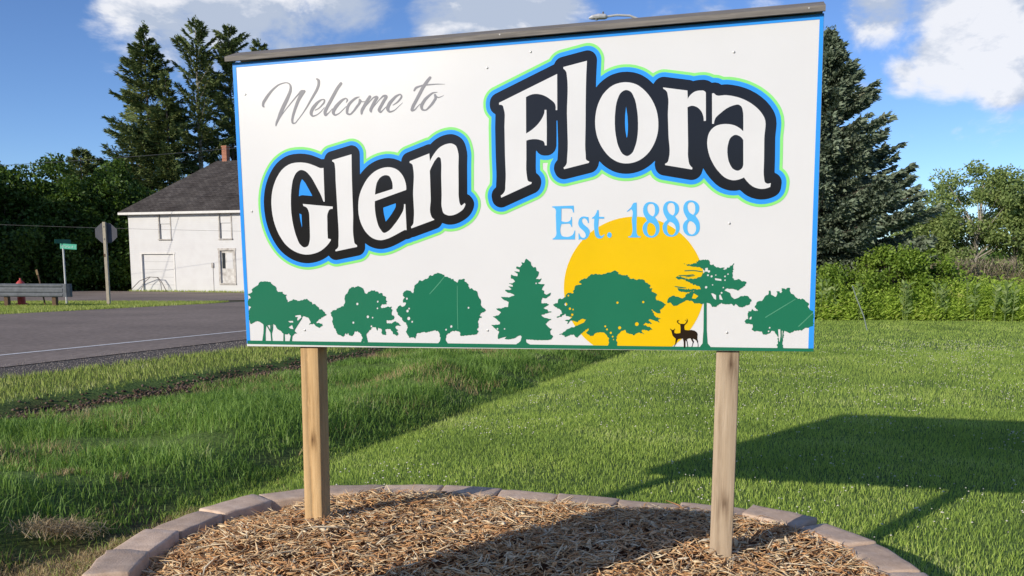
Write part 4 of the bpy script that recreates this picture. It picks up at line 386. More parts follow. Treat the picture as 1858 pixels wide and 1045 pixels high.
'862,6454,859,6445,811,6418,763,6416,723,6361,859,6332,895,6320,905,6272,881,6236,893,6188,891,6180,895,6189,931,6178,955,6152,971,6128,969,6107,955,6099,943,6099,907,6107,895,6128,880,6152,879,6176,891,6180,883,6165,847,6122,835,6116,774,6068,767,6032,743,6008,700,5980,667,5924,621,5886,547,5903,499,5904,451,5926,403,5928,355,5954,283,5954,235,5948,230,5912,246,5840,203],[5270,1039,5300,1032,5322,1039,5336,1051,5348,1087,5340,1111,5324,1127,5288,1135,5264,1125,5251,1111,5244,1075,5255,1051],[6192,1267,6224,1263,6248,1284,6252,1315,6233,1339,6200,1343,6176,1325,6172,1291],[5975,1279,5996,1277,6020,1285,6040,1303,6050,1327,6050,1351,6040,1375,6008,1399,5984,1402,5960,1395,5937,1375,5928,1351,5928,1327,5938,1303,5950,1291],[6425,1675,6452,1664,6481,1675,6494,1699,6491,1723,6483,1735,6452,1747,6423,1735,6415,1723,6412,1699],[5501,1843,5516,1840,5540,1846,5554,1855,5570,1879,5573,1903,5566,1927,5552,1942,5528,1954,5492,1950,5476,1939,5462,1915,5459,1891,5468,1867,5480,1853],[6459,1951,6476,1946,6496,1951,6520,1975,6521,2011,6500,2034,6464,2038,6441,2023,6434,2011,6434,1975]],[[9225,160,9185,173,9182,185,9201,212,9269,281,9290,329,9318,449,9284,485,9280,497,9284,581,9274,617,9243,689,9177,744,9165,748,9129,728,9117,732,9081,776,9069,775,9033,750,8985,750,8937,728,8853,719,8817,695,8769,706,8721,680,8649,663,8637,663,8601,692,8589,695,8553,692,8505,679,8469,681,8385,643,8337,640,8289,647,8277,644,8241,626,8216,593,8219,557,8211,521,8179,485,8177,437,8168,413,8157,405,8110,437,8073,470,8025,449,7977,466,7929,437,7890,437,7877,485,7821,564,7742,701,7780,749,7814,845,7835,881,7837,893,7807,929,7814,977,7767,1013,7770,1061,7762,1073,7736,1097,7677,1113,7652,1133,7588,1205,7588,1265,7569,1308,7521,1316,7483,1361,7402,1421,7386,1457,7401,1505,7365,1533,7346,1565,7331,1649,7332,1661,7377,1697,7400,1733,7417,1781,7452,1793,7485,1818,7521,1830,7533,1826,7557,1793,7605,1763,7653,1776,7725,1811,7737,1820,7766,1865,7789,1913,7754,1961,7749,1965,7689,1948,7653,1952,7645,1961,7649,1997,7643,2033,7689,2120,7701,2133,7750,2141,7744,2153,7713,2177,7651,2249,7664,2285,7654,2333,7735,2429,7785,2439,7809,2471,7905,2466,7953,2446,8001,2447,8025,2410,8054,2381,8085,2361,8121,2349,8133,2359,8160,2429,8152,2477,8159,2513,8185,2561,8190,2645,8196,2657,8217,2689,8253,2708,8289,2744,8337,2765,8364,2789,8409,2878,8457,2892,8541,2851,8553,2855,8637,2905,8685,2942,8769,2943,8781,2949,8841,2998,8847,3005,8856,3053,8890,3077,8937,3099,8985,3068,9033,3074,9064,3113,9105,3145,9141,3156,9201,3162,9249,3193,9261,3195,9441,3143,9489,3104,9537,3109,9543,3101,9541,3029,9549,3017,9585,3024,9681,3025,9753,2972,9801,2974,9811,2969,9861,2913,9873,2912,9933,2939,9939,2933,9947,2885,9981,2848,9993,2838,10041,2826,10083,2789,10125,2772,10134,2777,10141,2813,10161,2849,10171,2885,10209,2909,10293,2899,10329,2908,10389,2931,10437,2926,10441,2921,10437,2885,10424,2837,10431,2825,10461,2803,10497,2800,10508,2789,10529,2753,10600,2705,10595,2621,10615,2585,10650,2549,10635,2513,10641,2509,10689,2512,10737,2539,10772,2513,10797,2474,10857,2441,10917,2437,10988,2381,10988,2345,11004,2297,11002,2261,11032,2177,11073,2107,11109,2080,11129,2033,11137,1997,11138,1949,11121,1848,11142,1805,11176,1769,11199,1733,11289,1683,11339,1625,11341,1613,11316,1577,11277,1556,11241,1518,11205,1534,11193,1531,11157,1494,11121,1499,11107,1445,11064,1397,11085,1363,11133,1355,11160,1337,11164,1325,11133,1297,11121,1293,11073,1298,11029,1265,11039,1217,11005,1181,10986,1145,10987,1097,11014,1049,11004,965,11019,917,10992,869,10948,833,10941,785,11006,749,11001,709,11000,701,10965,674,10943,629,10917,604,10905,596,10869,597,10785,574,10737,592,10653,561,10605,568,10569,567,10473,544,10425,556,10389,553,10341,527,10293,540,10245,523,10209,535,10201,545,10192,581,10201,617,10203,665,10166,701,10137,718,10089,721,10005,750,9969,752,9933,725,9921,722,9873,747,9837,734,9801,709,9753,695,9737,653,9729,645,9633,624,9610,581,9569,557,9566,461,9540,413,9539,365,9544,329,9621,221,9617,185,9609,175,9573,150,9525,189,'
'9441,179,9393,181,9345,171,9261,173],[9557,749,9585,753,9597,762,9608,785,9605,809,9597,821,9573,834,9549,832,9537,825,9522,797,9526,773,9534,761],[9773,881,9789,875,9813,875,9837,887,9851,905,9857,929,9852,953,9825,980,9801,985,9777,980,9751,953,9747,917,9759,893],[8020,1085,8037,1081,8060,1085,8083,1109,8082,1145,8061,1168,8025,1171,8005,1157,7997,1145,7997,1109],[7876,1193,7905,1195,7929,1206,7951,1229,7960,1253,7958,1289,7945,1313,7917,1335,7893,1341,7869,1339,7841,1325,7821,1301,7813,1277,7817,1241,7831,1217,7857,1199],[7817,1529,7845,1525,7869,1533,7897,1565,7901,1589,7895,1613,7881,1632,7857,1647,7833,1649,7809,1642,7790,1625,7779,1601,7778,1577,7785,1556,7797,1541],[7904,1649,7929,1650,7956,1673,7959,1697,7955,1709,7929,1732,7905,1733,7893,1728,7881,1717,7873,1697,7881,1665],[10557,1685,10569,1678,10593,1676,10617,1691,10628,1721,10617,1747,10604,1757,10581,1762,10565,1757,10550,1745,10543,1733,10542,1709],[7807,2069,7821,2065,7845,2069,7871,2093,7874,2129,7857,2153,7845,2161,7809,2161,7795,2153,7779,2129,7781,2093]],[[12709,174,12673,183,12649,181,12639,188,12694,236,12745,252,12769,282,12814,308,12847,380,12855,428,12882,500,12853,541,12817,577,12781,556,12733,548,12661,508,12625,475,12589,456,12517,431,12469,432,12385,403,12337,407,12301,390,12265,402,12217,401,12153,416,12146,428,12233,512,12229,515,12217,508,12061,478,12013,459,11941,444,11893,415,11857,420,11851,428,11850,464,11853,560,11915,716,11845,766,11804,788,11743,848,11673,896,11641,941,11605,962,11572,992,11617,999,11737,995,11773,1016,11821,1006,11857,1007,11893,1021,11941,1026,11960,1088,11941,1127,11893,1151,11797,1251,11689,1323,11639,1340,11677,1359,11725,1358,11761,1367,11809,1394,11857,1392,11893,1404,11907,1412,12002,1520,11995,1532,11941,1570,11869,1603,11835,1628,11800,1676,11809,1687,11833,1680,11905,1695,12025,1682,12073,1708,12121,1713,12157,1741,12193,1748,12229,1742,12313,1742,12318,1820,12336,1904,12338,1952,12289,1972,12229,2012,12181,2014,12145,2032,12085,2073,12007,2168,12097,2158,12181,2157,12229,2147,12277,2159,12325,2142,12361,2143,12445,2175,12481,2198,12529,2201,12601,2228,12505,2290,12457,2299,12421,2325,12325,2333,12289,2343,12253,2380,12211,2396,12195,2444,12205,2453,12241,2458,12325,2453,12373,2444,12409,2450,12445,2472,12482,2480,12445,2493,12409,2537,12337,2588,12361,2596,12397,2596,12517,2579,12526,2588,12527,2648,12517,2656,12481,2661,12433,2687,12395,2696,12359,2720,12385,2728,12421,2718,12469,2721,12505,2714,12541,2744,12628,2792,12573,2864,12529,2906,12481,2909,12445,2929,12457,3072,12469,3077,12589,3024,12637,3025,12685,3010,12733,3011,12742,3068,12734,3116,12685,3138,12657,3164,12601,3200,12613,3210,12685,3204,12769,3192,12805,3178,12816,3188,12823,3260,12817,3274,12745,3300,12676,3332,12694,3404,12733,3406,12817,3376,12853,3385,12906,3452,12932,3476,12935,3488,12919,3524,12908,3572,12913,3577,12961,3569,13009,3543,13021,3546,13027,3572,13049,3608,13059,3656,13081,3690,13117,3717,13165,3686,13201,3656,13225,3628,13273,3599,13297,3573,13321,3452,13390,3380,13417,3358,13465,3372,13489,3374,13501,3369,13520,3320,13537,3224,13597,3202,13637,3176,13627,3092,13596,3008,13501,2900,13513,2891,13609,2884,13657,2872,13741,2908,13748,2900,13710,2840,13693,2792,13657,2761,13611,2744,13577,2720,13669,2686,13705,2680,13871,2672,13859,2636,13796,2564,13763,2492,13755,2456,13757,2444,13849,2406,13851,2396,13837,2293,13885,2278,13933,2244,13981,2253,14065,2297,14141,2324,14121,2288,14108,2228,14041,2172,13995,2156,13969,2123,13933,2098,13885,2096,13849,2101,13813,2114,13777,2116,13770,2108,13760,2060,13726,2024,13729,1976,13723,1928,13729,1894,13741,1888,13765,1894,13813,1885,13849,1902,13897,1892,13933,1902,13969,1889,14005,1863,14047,1844,14017,1816,13890,1748,13816,1700,13818,1688,13849,1683,13897,1649,13945,1648,13981,1634,13989,1628,14006,1568,14017,1554,14113,1558,14149,1552,14153,1544,14125,1517,14077,1523,14005,1500,13969,1478,13885,1474,13849,1435,13765,1431,13753,1427,13721,1400,13753,1366,13849,1302,13933,1290,14017,1268,14'
'053,1248,14101,1253,14141,1244,14136,1232,14113,1211,14041,1183,14005,1144,13969,1123,13941,1076,13901,1052,13901,1040,14017,914,14061,884,14089,853,14161,852,14168,848,14104,776,14087,740,14087,728,14107,620,14148,596,14203,548,14210,536,14192,500,14125,406,14041,392,14005,381,13693,374,13645,386,13561,367,13477,387,13441,371,13429,372,13309,400,13273,385,13225,400,13141,394,13105,406,13069,404,13057,392,13060,344,13078,284,13117,249,13201,208,13226,188,13225,184,13213,177,13189,176,13033,182,12997,165,12913,191,12877,186,12829,167,12793,186],[11811,800,11845,794,11871,812,11876,824,11876,848,11857,873,11845,878,11821,877,11799,860,11793,848,11793,824],[12140,800,12157,802,12169,810,12179,836,12169,861,12145,872,12117,860,12107,836,12116,812],[13492,2684,13513,2676,13538,2684,13550,2708,13549,2722,13537,2740,13513,2748,13499,2744,13485,2732,13479,2708]],[[16654,110,16606,157,16486,146,16482,157,16488,181,16528,289,16529,301,16513,337,16509,385,16513,421,16535,469,16461,529,16450,577,16354,675,16318,701,16282,706,16222,706,16174,715,16138,712,16102,697,16054,703,15975,673,15934,650,15886,572,15838,563,15790,563,15754,555,15721,601,15670,620,15595,673,15602,709,15610,721,15644,745,15699,805,15688,853,15698,865,15694,868,15682,869,15646,851,15610,816,15562,812,15555,805,15536,757,15490,743,15425,673,15374,649,15346,605,15310,592,15286,558,15250,533,15226,490,15178,501,15137,529,15125,541,15102,589,15058,618,15010,598,14974,606,14926,603,14890,571,14842,565,14806,539,14758,527,14722,505,14710,512,14698,531,14683,577,14674,585,14638,571,14596,601,14554,623,14482,603,14480,613,14494,636,14542,643,14614,667,14638,711,14719,745,14793,829,14830,836,14914,869,14986,916,15082,907,15118,927,15154,962,15190,981,15250,985,15274,1013,15286,1019,15322,1026,15442,1079,15517,1117,15540,1165,15582,1213,15574,1223,15538,1229,15454,1257,15406,1250,15358,1226,15322,1197,15283,1189,15248,1129,15238,1122,15202,1133,15166,1136,15082,1173,14998,1180,14962,1190,14922,1177,14902,1137,14868,1105,14855,1069,14806,1049,14801,1057,14828,1105,14838,1153,14758,1165,14722,1186,14696,1189,14806,1221,14854,1213,14890,1224,14986,1295,15011,1321,15004,1333,14974,1348,14926,1340,14890,1343,14830,1367,14782,1366,14754,1381,14748,1393,14747,1441,14722,1462,14710,1457,14686,1430,14650,1408,14602,1404,14575,1357,14542,1330,14494,1345,14458,1321,14410,1301,14374,1303,14369,1309,14386,1347,14434,1362,14482,1363,14506,1395,14530,1446,14578,1460,14603,1477,14604,1489,14570,1513,14572,1573,14482,1665,14395,1681,14374,1725,14326,1729,14254,1791,14222,1825,14233,1837,14336,1897,14374,1893,14415,1897,14436,2041,14443,2053,14518,2088,14530,2087,14566,2059,14614,2067,14698,2132,14750,2149,14750,2209,14763,2233,14771,2245,14806,2270,14842,2311,14902,2309,14950,2317,14998,2292,15046,2285,15058,2293,15079,2317,15081,2329,15051,2377,15056,2389,15119,2449,15111,2497,15114,2509,15134,2533,15121,2557,15154,2595,15202,2620,15238,2622,15286,2635,15370,2635,15414,2653,15382,2693,15329,2701,15297,2737,15322,2773,15358,2795,15382,2823,15418,2850,15454,2846,15502,2881,15538,2890,15586,2871,15622,2888,15658,2925,15682,2965,15730,2981,15766,3025,15802,3054,15850,3054,15898,3036,15946,3060,15994,3072,16078,3036,16114,3052,16126,3053,16162,3039,16234,3031,16246,3033,16282,3056,16378,3063,16414,3077,16450,3111,16498,3111,16534,3118,16582,3109,16738,3190,16774,3190,16798,3181,16858,3131,16902,3121,16904,3109,16893,3061,16901,3049,16930,3037,16978,3043,17014,3008,17098,2996,17146,2999,17194,2985,17230,3007,17242,3009,17268,3001,17280,2989,17276,2941,17341,2917,17349,2869,17362,2861,17434,2846,17494,2864,17530,2861,17554,2820,17602,2821,17638,2794,17686,2827,17734,2840,17770,2827,17806,2822,17854,2831,17902,2803,17938,2801,17974,2705,18010,2690,18058,2683,18094,2635,18167,2605,18174,2593,18172,2545,18147,2509,18145,2497,18171,2461,18178,2459,18226,2474,18255,2461,18227,2413,18225,2365,18240,2329,18250,2319,18286,2324,18298,2322,18322,2291,18370,2286,18406,2245,18442,2233,18437,2197,18406,2158,18391,'
'2125,18382,2089,18412,2005,18418,1999,18454,1991,18502,1997,18538,1965,18574,1963,18610,1949,18658,1916,18695,1897,18730,1852,18782,1837,18773,1801,18730,1773,18708,1729,18682,1696,18638,1669,18606,1633,18562,1617,18555,1609,18570,1573,18585,1489,18574,1480,18502,1476,18442,1486,18411,1501,18370,1534,18297,1573,18238,1645,18233,1633,18233,1597,18270,1573,18280,1561,18274,1513,18318,1489,18322,1481,18326,1417,18355,1381,18394,1348,18418,1312,18478,1322,18502,1283,18514,1281,18562,1290,18567,1285,18588,1249,18526,1252,18494,1201,18496,1189,18554,1117,18550,1114,18514,1117,18478,1145,18442,1162,18394,1163,18314,1201,18238,1220,18190,1242,18154,1247,18109,1201,18113,1189,18137,1165,18178,1145,18202,1104,18250,1069,18238,1060,18190,1048,18142,1082,18094,1061,17998,1101,17986,1097,17950,1058,17911,1033,17912,1021,17938,993,17986,1007,17998,1004,18025,985,18058,949,18070,943,18106,937,18154,945,18250,852,18269,817,18226,827,18190,824,18106,766,18058,793,18022,806,17974,800,17938,826,17890,805,17866,820,17854,822,17841,781,17840,745,17876,709,17902,670,17951,661,17938,649,17902,646,17866,685,17854,689,17806,675,17770,701,17722,709,17605,661,17578,637,17554,602,17506,593,17470,639,17458,643,17422,641,17374,656,17338,646,17326,648,17302,685,17290,694,17254,678,17242,682,17218,721,17206,774,17182,810,17170,815,17086,779,17038,774,16982,721,16963,685,16942,666,16889,637,16856,565,16829,529,16847,481,16847,469,16820,433,16813,397,16816,385,16867,313,16855,229,16858,181,16869,157,16858,150,16834,155,16822,152,16786,134,16702,146],[16695,397,16714,394,16732,409,16729,433,16714,444,16702,444,16687,433,16684,409],[16653,505,16678,500,16705,517,16710,529,16708,553,16690,572,16666,576,16654,572,16638,553,16635,529],[16574,649,16594,644,16618,649,16641,673,16641,709,16618,734,16582,738,16559,721,16552,709,16552,673],[16418,793,16450,787,16476,805,16481,817,16480,841,16462,864,16438,870,16408,853,16402,841,16401,817],[16921,841,16942,833,16966,832,16990,842,17012,865,17019,889,17017,913,17004,937,16990,949,16966,959,16942,958,16918,948,16899,925,16891,901,16894,877,16906,854],[16365,913,16379,913,16402,925,16413,949,16402,982,16378,995,16354,992,16344,985,16331,961,16334,937,16342,925],[17622,973,17650,970,17674,976,17698,992,17717,1021,17721,1057,17713,1081,17694,1105,17662,1122,17626,1122,17602,1111,17583,1093,17571,1069,17569,1033,17577,1009,17598,985],[14987,1381,15022,1372,15046,1381,15058,1393,15067,1429,15058,1452,15046,1465,15010,1474,14987,1465,14975,1453,14965,1417,14974,1394],[15028,1609,15046,1601,15058,1601,15082,1619,15085,1645,15070,1665,15046,1670,15024,1657,15016,1633],[14909,1621,14926,1620,14950,1628,14971,1657,14968,1693,14938,1719,14901,1717,14884,1705,14872,1681,14877,1645,14890,1630],[14733,1789,14758,1786,14782,1793,14796,1801,14813,1825,14818,1849,14813,1873,14797,1897,14770,1912,14746,1913,14722,1906,14694,1873,14690,1849,14695,1825,14710,1803],[16844,1861,16858,1857,16882,1861,16908,1885,16909,1921,16894,1942,16882,1949,16846,1950,16834,1943,16819,1921,16820,1885],[17872,1885,17890,1879,17914,1882,17941,1909,17940,1945,17914,1971,17878,1971,17852,1945,17851,1909],[14833,2173,14854,2163,14886,2173,14898,2197,14890,2223,14866,2239,14842,2236,14830,2226,14821,2197]],[[20133,136,20127,148,20234,292,20261,808,20261,1852,20241,1857,20193,1836,20145,1840,20085,1873,20001,1861,19953,1872,19905,1857,19834,1936,19797,1965,19749,1969,19701,1958,19653,1989,19581,1989,19569,1988,19506,1936,19461,1922,19425,1898,19317,1844,19245,1790,19197,1775,19137,1776,19101,1761,19089,1762,19065,1797,19024,1828,19008,1864,18981,1897,18933,1902,18897,1882,18849,1885,18838,1936,18862,2020,18887,2068,18917,2104,18969,2124,19041,2165,19089,2179,19125,2168,19161,2129,19221,2135,19293,2116,19341,2089,19413,2068,19461,2072,19497,2105,19535,2116,19542,2128,19546,2176,19557,2214,19605,2233,19629,2270,19677,2255,19688,2260,19713,2297,19737,2315,19773,2324,19779,2332,19773,2334,19740,2332,19701,2303,19689,2301,19653,2312,19581,2293,19569,2293,19533,2311,1948'
'5,2310,19449,2329,19401,2316,19389,2318,19353,2335,19305,2346,19279,2368,19257,2404,19242,2452,19228,2464,19233,2471,19413,2438,19497,2435,19533,2415,19545,2415,19581,2434,19617,2408,19629,2411,19665,2449,19701,2413,19713,2409,19797,2420,19833,2439,19845,2440,19881,2427,19929,2431,19977,2409,20013,2404,20061,2421,20147,2416,20124,2440,20092,2524,20049,2543,19965,2550,19941,2586,19929,2594,19893,2598,19833,2574,19821,2635,19809,2640,19773,2639,19737,2649,19701,2694,19665,2697,19629,2721,19557,2737,19548,2752,19533,2804,19485,2783,19449,2808,19401,2820,19365,2822,19317,2806,19269,2800,19257,2804,19189,2860,19158,2896,19173,2905,19197,2906,19233,2933,19245,2934,19293,2903,19326,2932,19317,2942,19269,2950,19265,2956,19268,2968,19281,2973,19593,2975,19845,3000,19862,2992,19857,2975,19754,2956,19749,2950,19684,2944,19677,2933,19641,2937,19521,2931,19353,2940,19343,2932,19365,2909,19401,2887,19449,2881,19497,2865,19533,2845,19593,2837,19641,2815,19677,2811,19713,2840,19725,2841,19761,2837,19845,2812,19893,2838,19941,2833,19977,2838,20014,2884,20109,2892,20149,2920,20160,2932,20178,2980,20190,3028,20242,3040,20269,3076,20277,3122,20289,3094,20373,3103,20392,3076,20409,3061,20433,3056,20459,3064,20479,3088,20479,3124,20469,3140,20445,3155,20421,3156,20397,3144,20393,3244,20385,3252,20301,3240,20284,3232,20286,3148,20277,3125,20274,3136,20217,3169,20212,3208,20206,3220,20157,3220,20073,3276,20025,3278,19977,3269,19941,3294,19857,3290,19761,3306,19677,3340,19629,3323,19593,3339,19582,3352,19565,3388,19569,3391,19617,3379,19629,3383,19665,3409,19713,3369,19761,3398,19809,3397,19833,3427,19929,3432,19965,3429,19976,3436,19950,3460,19951,3496,20001,3482,20027,3532,20061,3553,20097,3539,20109,3540,20217,3564,20265,3548,20301,3571,20349,3542,20385,3564,20433,3526,20457,3481,20461,3472,20458,3424,20462,3388,20473,3376,20517,3354,20553,3353,20601,3374,20611,3364,20618,3328,20692,3280,20721,3249,20757,3266,20793,3262,20841,3235,20889,3224,20925,3251,20973,3241,21009,3257,21018,3232,21009,3221,20984,3208,20978,3184,20985,3167,21009,3156,21045,3171,21097,3184,21129,3247,21189,3240,21214,3256,21229,3268,21225,3306,21237,3311,21273,3310,21309,3325,21364,3400,21381,3400,21386,3388,21337,3304,21348,3292,21342,3208,21372,3172,21328,3136,21327,3124,21351,3088,21322,3052,21322,3040,21323,3004,21339,2956,21338,2920,21323,2872,21339,2836,21384,2812,21379,2764,21417,2762,21501,2771,21549,2798,21585,2790,21597,2785,21660,2728,21693,2708,21705,2703,21753,2717,21765,2715,21801,2706,21849,2684,21853,2680,21852,2632,21813,2594,21809,2536,21768,2524,21705,2464,21633,2425,21597,2397,21573,2369,21537,2352,21525,2355,21489,2385,21429,2393,21381,2415,21345,2424,21261,2428,21213,2419,21141,2444,21093,2431,21032,2368,21046,2356,21117,2331,21165,2301,21213,2284,21244,2260,21267,2212,21277,2164,21321,2096,21372,2068,21393,2031,21447,2032,21573,2077,21657,2144,21753,2133,21801,2162,21849,2143,21885,2150,21933,2129,21961,2092,21981,2051,22037,2020,22059,1984,22059,1948,22054,1936,22005,1912,22008,1864,21994,1828,21981,1816,21921,1786,21873,1790,21837,1770,21801,1734,21765,1732,21717,1701,21669,1717,21621,1714,21581,1732,21539,1780,21501,1809,21477,1836,21465,1838,21433,1804,21405,1760,21393,1761,21345,1819,21309,1844,21261,1840,21213,1822,21153,1830,21069,1824,21021,1844,20985,1833,20973,1838,20937,1886,20889,1848,20841,1833,20817,1799,20769,1784,20745,1738,20697,1726,20661,1729,20625,1738,20589,1723,20577,1733,20528,1816,20499,1852,20385,1888,20366,1888,20386,808,20428,292,20551,148,20541,138,20529,137],[20709,2008,20721,2001,20725,2008,20721,2178,20713,2188,20601,2253,20589,2257,20529,2255,20526,2248,20633,2056],[20899,2008,20961,1998,20973,2000,20974,2008,20889,2207,20877,2212,20841,2188,20832,2176,20852,2020],[19924,2044,19941,2044,20045,2152,19869,2260,19857,2253,19793,2068,19809,2059],[20912,2236,20942,2236,20958,2248,20965,2260,20961,2292,20937,2310,20910,2308,20889,2284,20889,2260],[19803,2320,19821,2318,19833,2329,19866,2332,19888,2344,19857,2361,19821,2321],[2030'
'5,2452,20337,2442,20361,2450,20375,2464,20384,2500,20374,2524,20361,2535,20325,2543,20294,2524,20284,2488,20293,2464],[20965,2452,20985,2441,21012,2452,21021,2476,21009,2498,20985,2506,20969,2500,20956,2476],[19377,2462,19281,2481,19137,2519,19128,2524,19123,2536,19137,2548,19569,2485,19577,2476,19569,2460],[20562,2560,20577,2553,20601,2563,20609,2584,20601,2601,20577,2611,20555,2596,20553,2572],[21042,2728,21069,2735,21079,2752,21075,2776,21057,2790,21032,2788,21015,2764,21022,2740],[20859,2740,20901,2734,20913,2734,20917,2740,20909,2800,20901,2807,20673,2843,20661,2842,20657,2836,20673,2770,20682,2764],[20527,2872,20546,2872,20565,2881,20580,2908,20577,2932,20568,2944,20541,2957,20517,2952,20506,2944,20494,2920,20498,2896,20505,2885],[21033,2872,21057,2872,21069,2880,21079,2896,21078,2920,21057,2940,21033,2940,21011,2920,21010,2896,21021,2879],[19545,2892,19546,2908,19557,2913,19678,2932,19689,2940,19725,2939,19881,2963,19899,2956,19899,2944,19881,2934,19557,2885],[20370,2932,20397,2920,20426,2932,20434,2944,20437,2968,20422,2992,20397,2999,20373,2991,20364,2980,20359,2956],[20674,2944,20697,2934,20717,2944,20724,2956,20719,2980,20697,2991,20673,2980,20668,2956],[21137,2968,21153,2960,21179,2968,21190,2992,21177,3018,21153,3024,21136,3016,21126,2992],[20169,3075,19977,3110,19845,3127,19713,3129,19521,3121,19509,3123,19498,3136,19499,3148,19509,3157,19521,3159,19713,3166,19857,3163,19977,3148,20181,3110,20194,3100,20195,3088,20181,3074],[19497,3394,19459,3424,19497,3423,19536,3400]],[[23203,87,23131,116,23083,92,23051,102,23047,114,23066,150,23066,198,23025,246,23030,258,23078,294,23075,342,23066,378,23080,426,23064,462,23056,498,23059,510,23083,541,23095,530,23108,402,23131,376,23143,384,23166,594,23153,858,23143,863,23071,863,23063,858,23091,570,23083,556,23056,582,23033,630,22973,702,22951,738,22945,774,22939,781,22891,789,22843,806,22831,802,22803,774,22786,726,22747,699,22675,677,22627,643,22579,660,22531,650,22519,659,22495,697,22477,750,22447,779,22411,766,22279,795,22195,768,22123,820,22092,834,22099,870,22125,918,22133,966,22127,1014,22111,1053,22099,1055,22063,1046,21979,1077,21931,1069,21895,1072,21847,1086,21844,1134,21817,1158,21816,1170,21883,1245,21895,1252,21956,1254,21942,1290,21942,1338,21927,1398,21927,1470,21954,1506,21954,1554,22051,1554,22061,1566,22071,1602,22087,1634,22099,1642,22120,1602,22207,1560,22267,1583,22303,1561,22306,1566,22286,1614,22279,1622,22239,1638,22219,1680,22183,1701,22177,1710,22199,1758,22239,1806,22239,1842,22249,1878,22279,1916,22327,1940,22375,1949,22447,1947,22452,1950,22514,2046,22536,2094,22567,2137,22615,2173,22663,2179,22672,2190,22696,2250,22698,2262,22687,2298,22699,2342,22747,2342,22756,2334,22756,2298,22771,2262,22765,2214,22783,2186,22795,2176,22831,2166,22939,2098,22976,2130,22983,2142,23009,2226,23011,2238,22999,2269,22971,2310,22975,2313,23023,2318,23083,2312,23096,2262,23143,2246,23166,2286,23192,2310,23157,2346,23172,2394,23159,2418,23167,2430,23263,2418,23323,2380,23338,2418,23371,2442,23431,2448,23474,2430,23455,2358,23466,2310,23511,2226,23611,2186,23671,2090,23713,2070,23779,2020,23827,2035,23863,2001,23875,1999,23911,2031,23923,2032,23959,2018,24007,1986,24040,1938,24067,1913,24147,1866,24157,1854,24172,1830,24171,1818,24153,1782,24126,1746,24150,1698,24179,1662,24211,1608,24283,1568,24333,1566,24330,1494,24354,1410,24350,1362,24366,1326,24346,1278,24341,1242,24340,1158,24349,1122,24370,1086,24369,1074,24337,1038,24355,1002,24343,990,24319,978,24235,959,24187,924,24151,916,24103,922,24055,918,24043,911,24019,880,23983,868,23959,832,23923,809,23875,835,23863,836,23815,810,23767,820,23719,798,23671,814,23605,750,23551,743,23527,712,23467,721,23419,754,23383,771,23347,780,23311,805,23283,774,23282,726,23262,690,23291,630,23269,582,23279,546,23245,498,23260,450,23242,366,23237,282,23272,234,23257,198,23277,150,23269,114,23261,102,23227,81],[23227,510,23240,798,23227,808,23215,808,23203,798,23211,534],[22700,750,22723,746,22748,762,22753,786,22735,811,22711,815,22'
'688,798,22683,774],[22729,894,22747,884,22759,884,22780,894,22789,918,22780,942,22759,953,22747,953,22729,942,22719,918],[21985,1242,21991,1237,22063,1239,22087,1339,22075,1345,22015,1335,22007,1326]]],"deer":[[19509,106,19503,331,19469,476,19464,480,19349,467,19279,451,19241,386,19203,266,19199,261,19188,261,19156,191,19124,144,19119,138,19109,141,19110,151,19134,186,19147,211,19169,276,19175,286,19179,371,19191,466,19115,536,19063,601,19012,791,18965,846,18964,851,18969,869,18974,872,19019,834,19059,814,19124,833,19144,871,19149,872,19165,856,19126,791,19129,699,19209,677,19304,684,19369,698,19374,876,19366,971,19359,1011,19363,1026,19304,1052,19284,1066,19254,1094,19234,1122,19228,1141,19230,1161,19235,1176,19259,1215,19269,1212,19270,1206,19260,1171,19264,1166,19309,1216,19319,1219,19321,1211,19277,1156,19269,1151,19261,1156,19259,1164,19257,1156,19261,1141,19269,1130,19309,1093,19334,1077,19374,1059,19384,1062,19529,1056,19579,1106,19604,1146,19603,1151,19534,1207,19531,1216,19539,1220,19614,1172,19618,1186,19619,1201,19610,1261,19614,1266,19619,1267,19624,1261,19646,1206,19649,1186,19647,1166,19636,1131,19610,1086,19550,1031,19550,1021,19521,996,19515,916,19535,826,19539,820,19664,806,19799,820,19919,792,19999,738,20034,656,20023,551,20024,471,20058,361,20054,316,20071,221,20068,141,20064,133,20054,130,20049,133,20044,141,20052,206,20050,241,20035,311,20025,321,20005,386,19939,439,19859,480,19856,476,19851,441,19897,361,19897,356,19861,266,19844,190,19815,136,19809,132,19802,136,19801,146,19828,196,19852,331,19804,414,19764,492,19759,494,19669,480,19617,441,19644,356,19674,141,19654,140,19649,146,19618,356,19564,411,19567,111,19564,106]],"scratch":[[[8872,2293,8866,2295,8860,2305,8866,2316,9214,2674,9550,3038,9556,3043,9568,3042,9573,3031,9568,3022,9373,2797,9243,2653,9094,2503,8883,2299]],[[22591,1303,22585,1308,22582,1318,22585,1328,22591,1332,23125,1673,23665,2012,23671,2015,23679,2014,23683,2008,23677,1998,23275,1735,22609,1307,22597,1302]],[[23817,957,23811,962,23807,972,23812,984,24310,1488,24321,1495,24333,1492,24338,1482,24332,1470,23835,961,23829,957]],[[10097,810,10090,819,10086,1713,10103,2631,10109,2642,10115,2643,10123,2637,10124,2631,10110,1713,10111,819,10108,813]]],"screws":[[11569,11375,13379,11861,21227,11265,595,6007,555,11033,2939,744,11411,765,21161,719,21178,4928]]}')

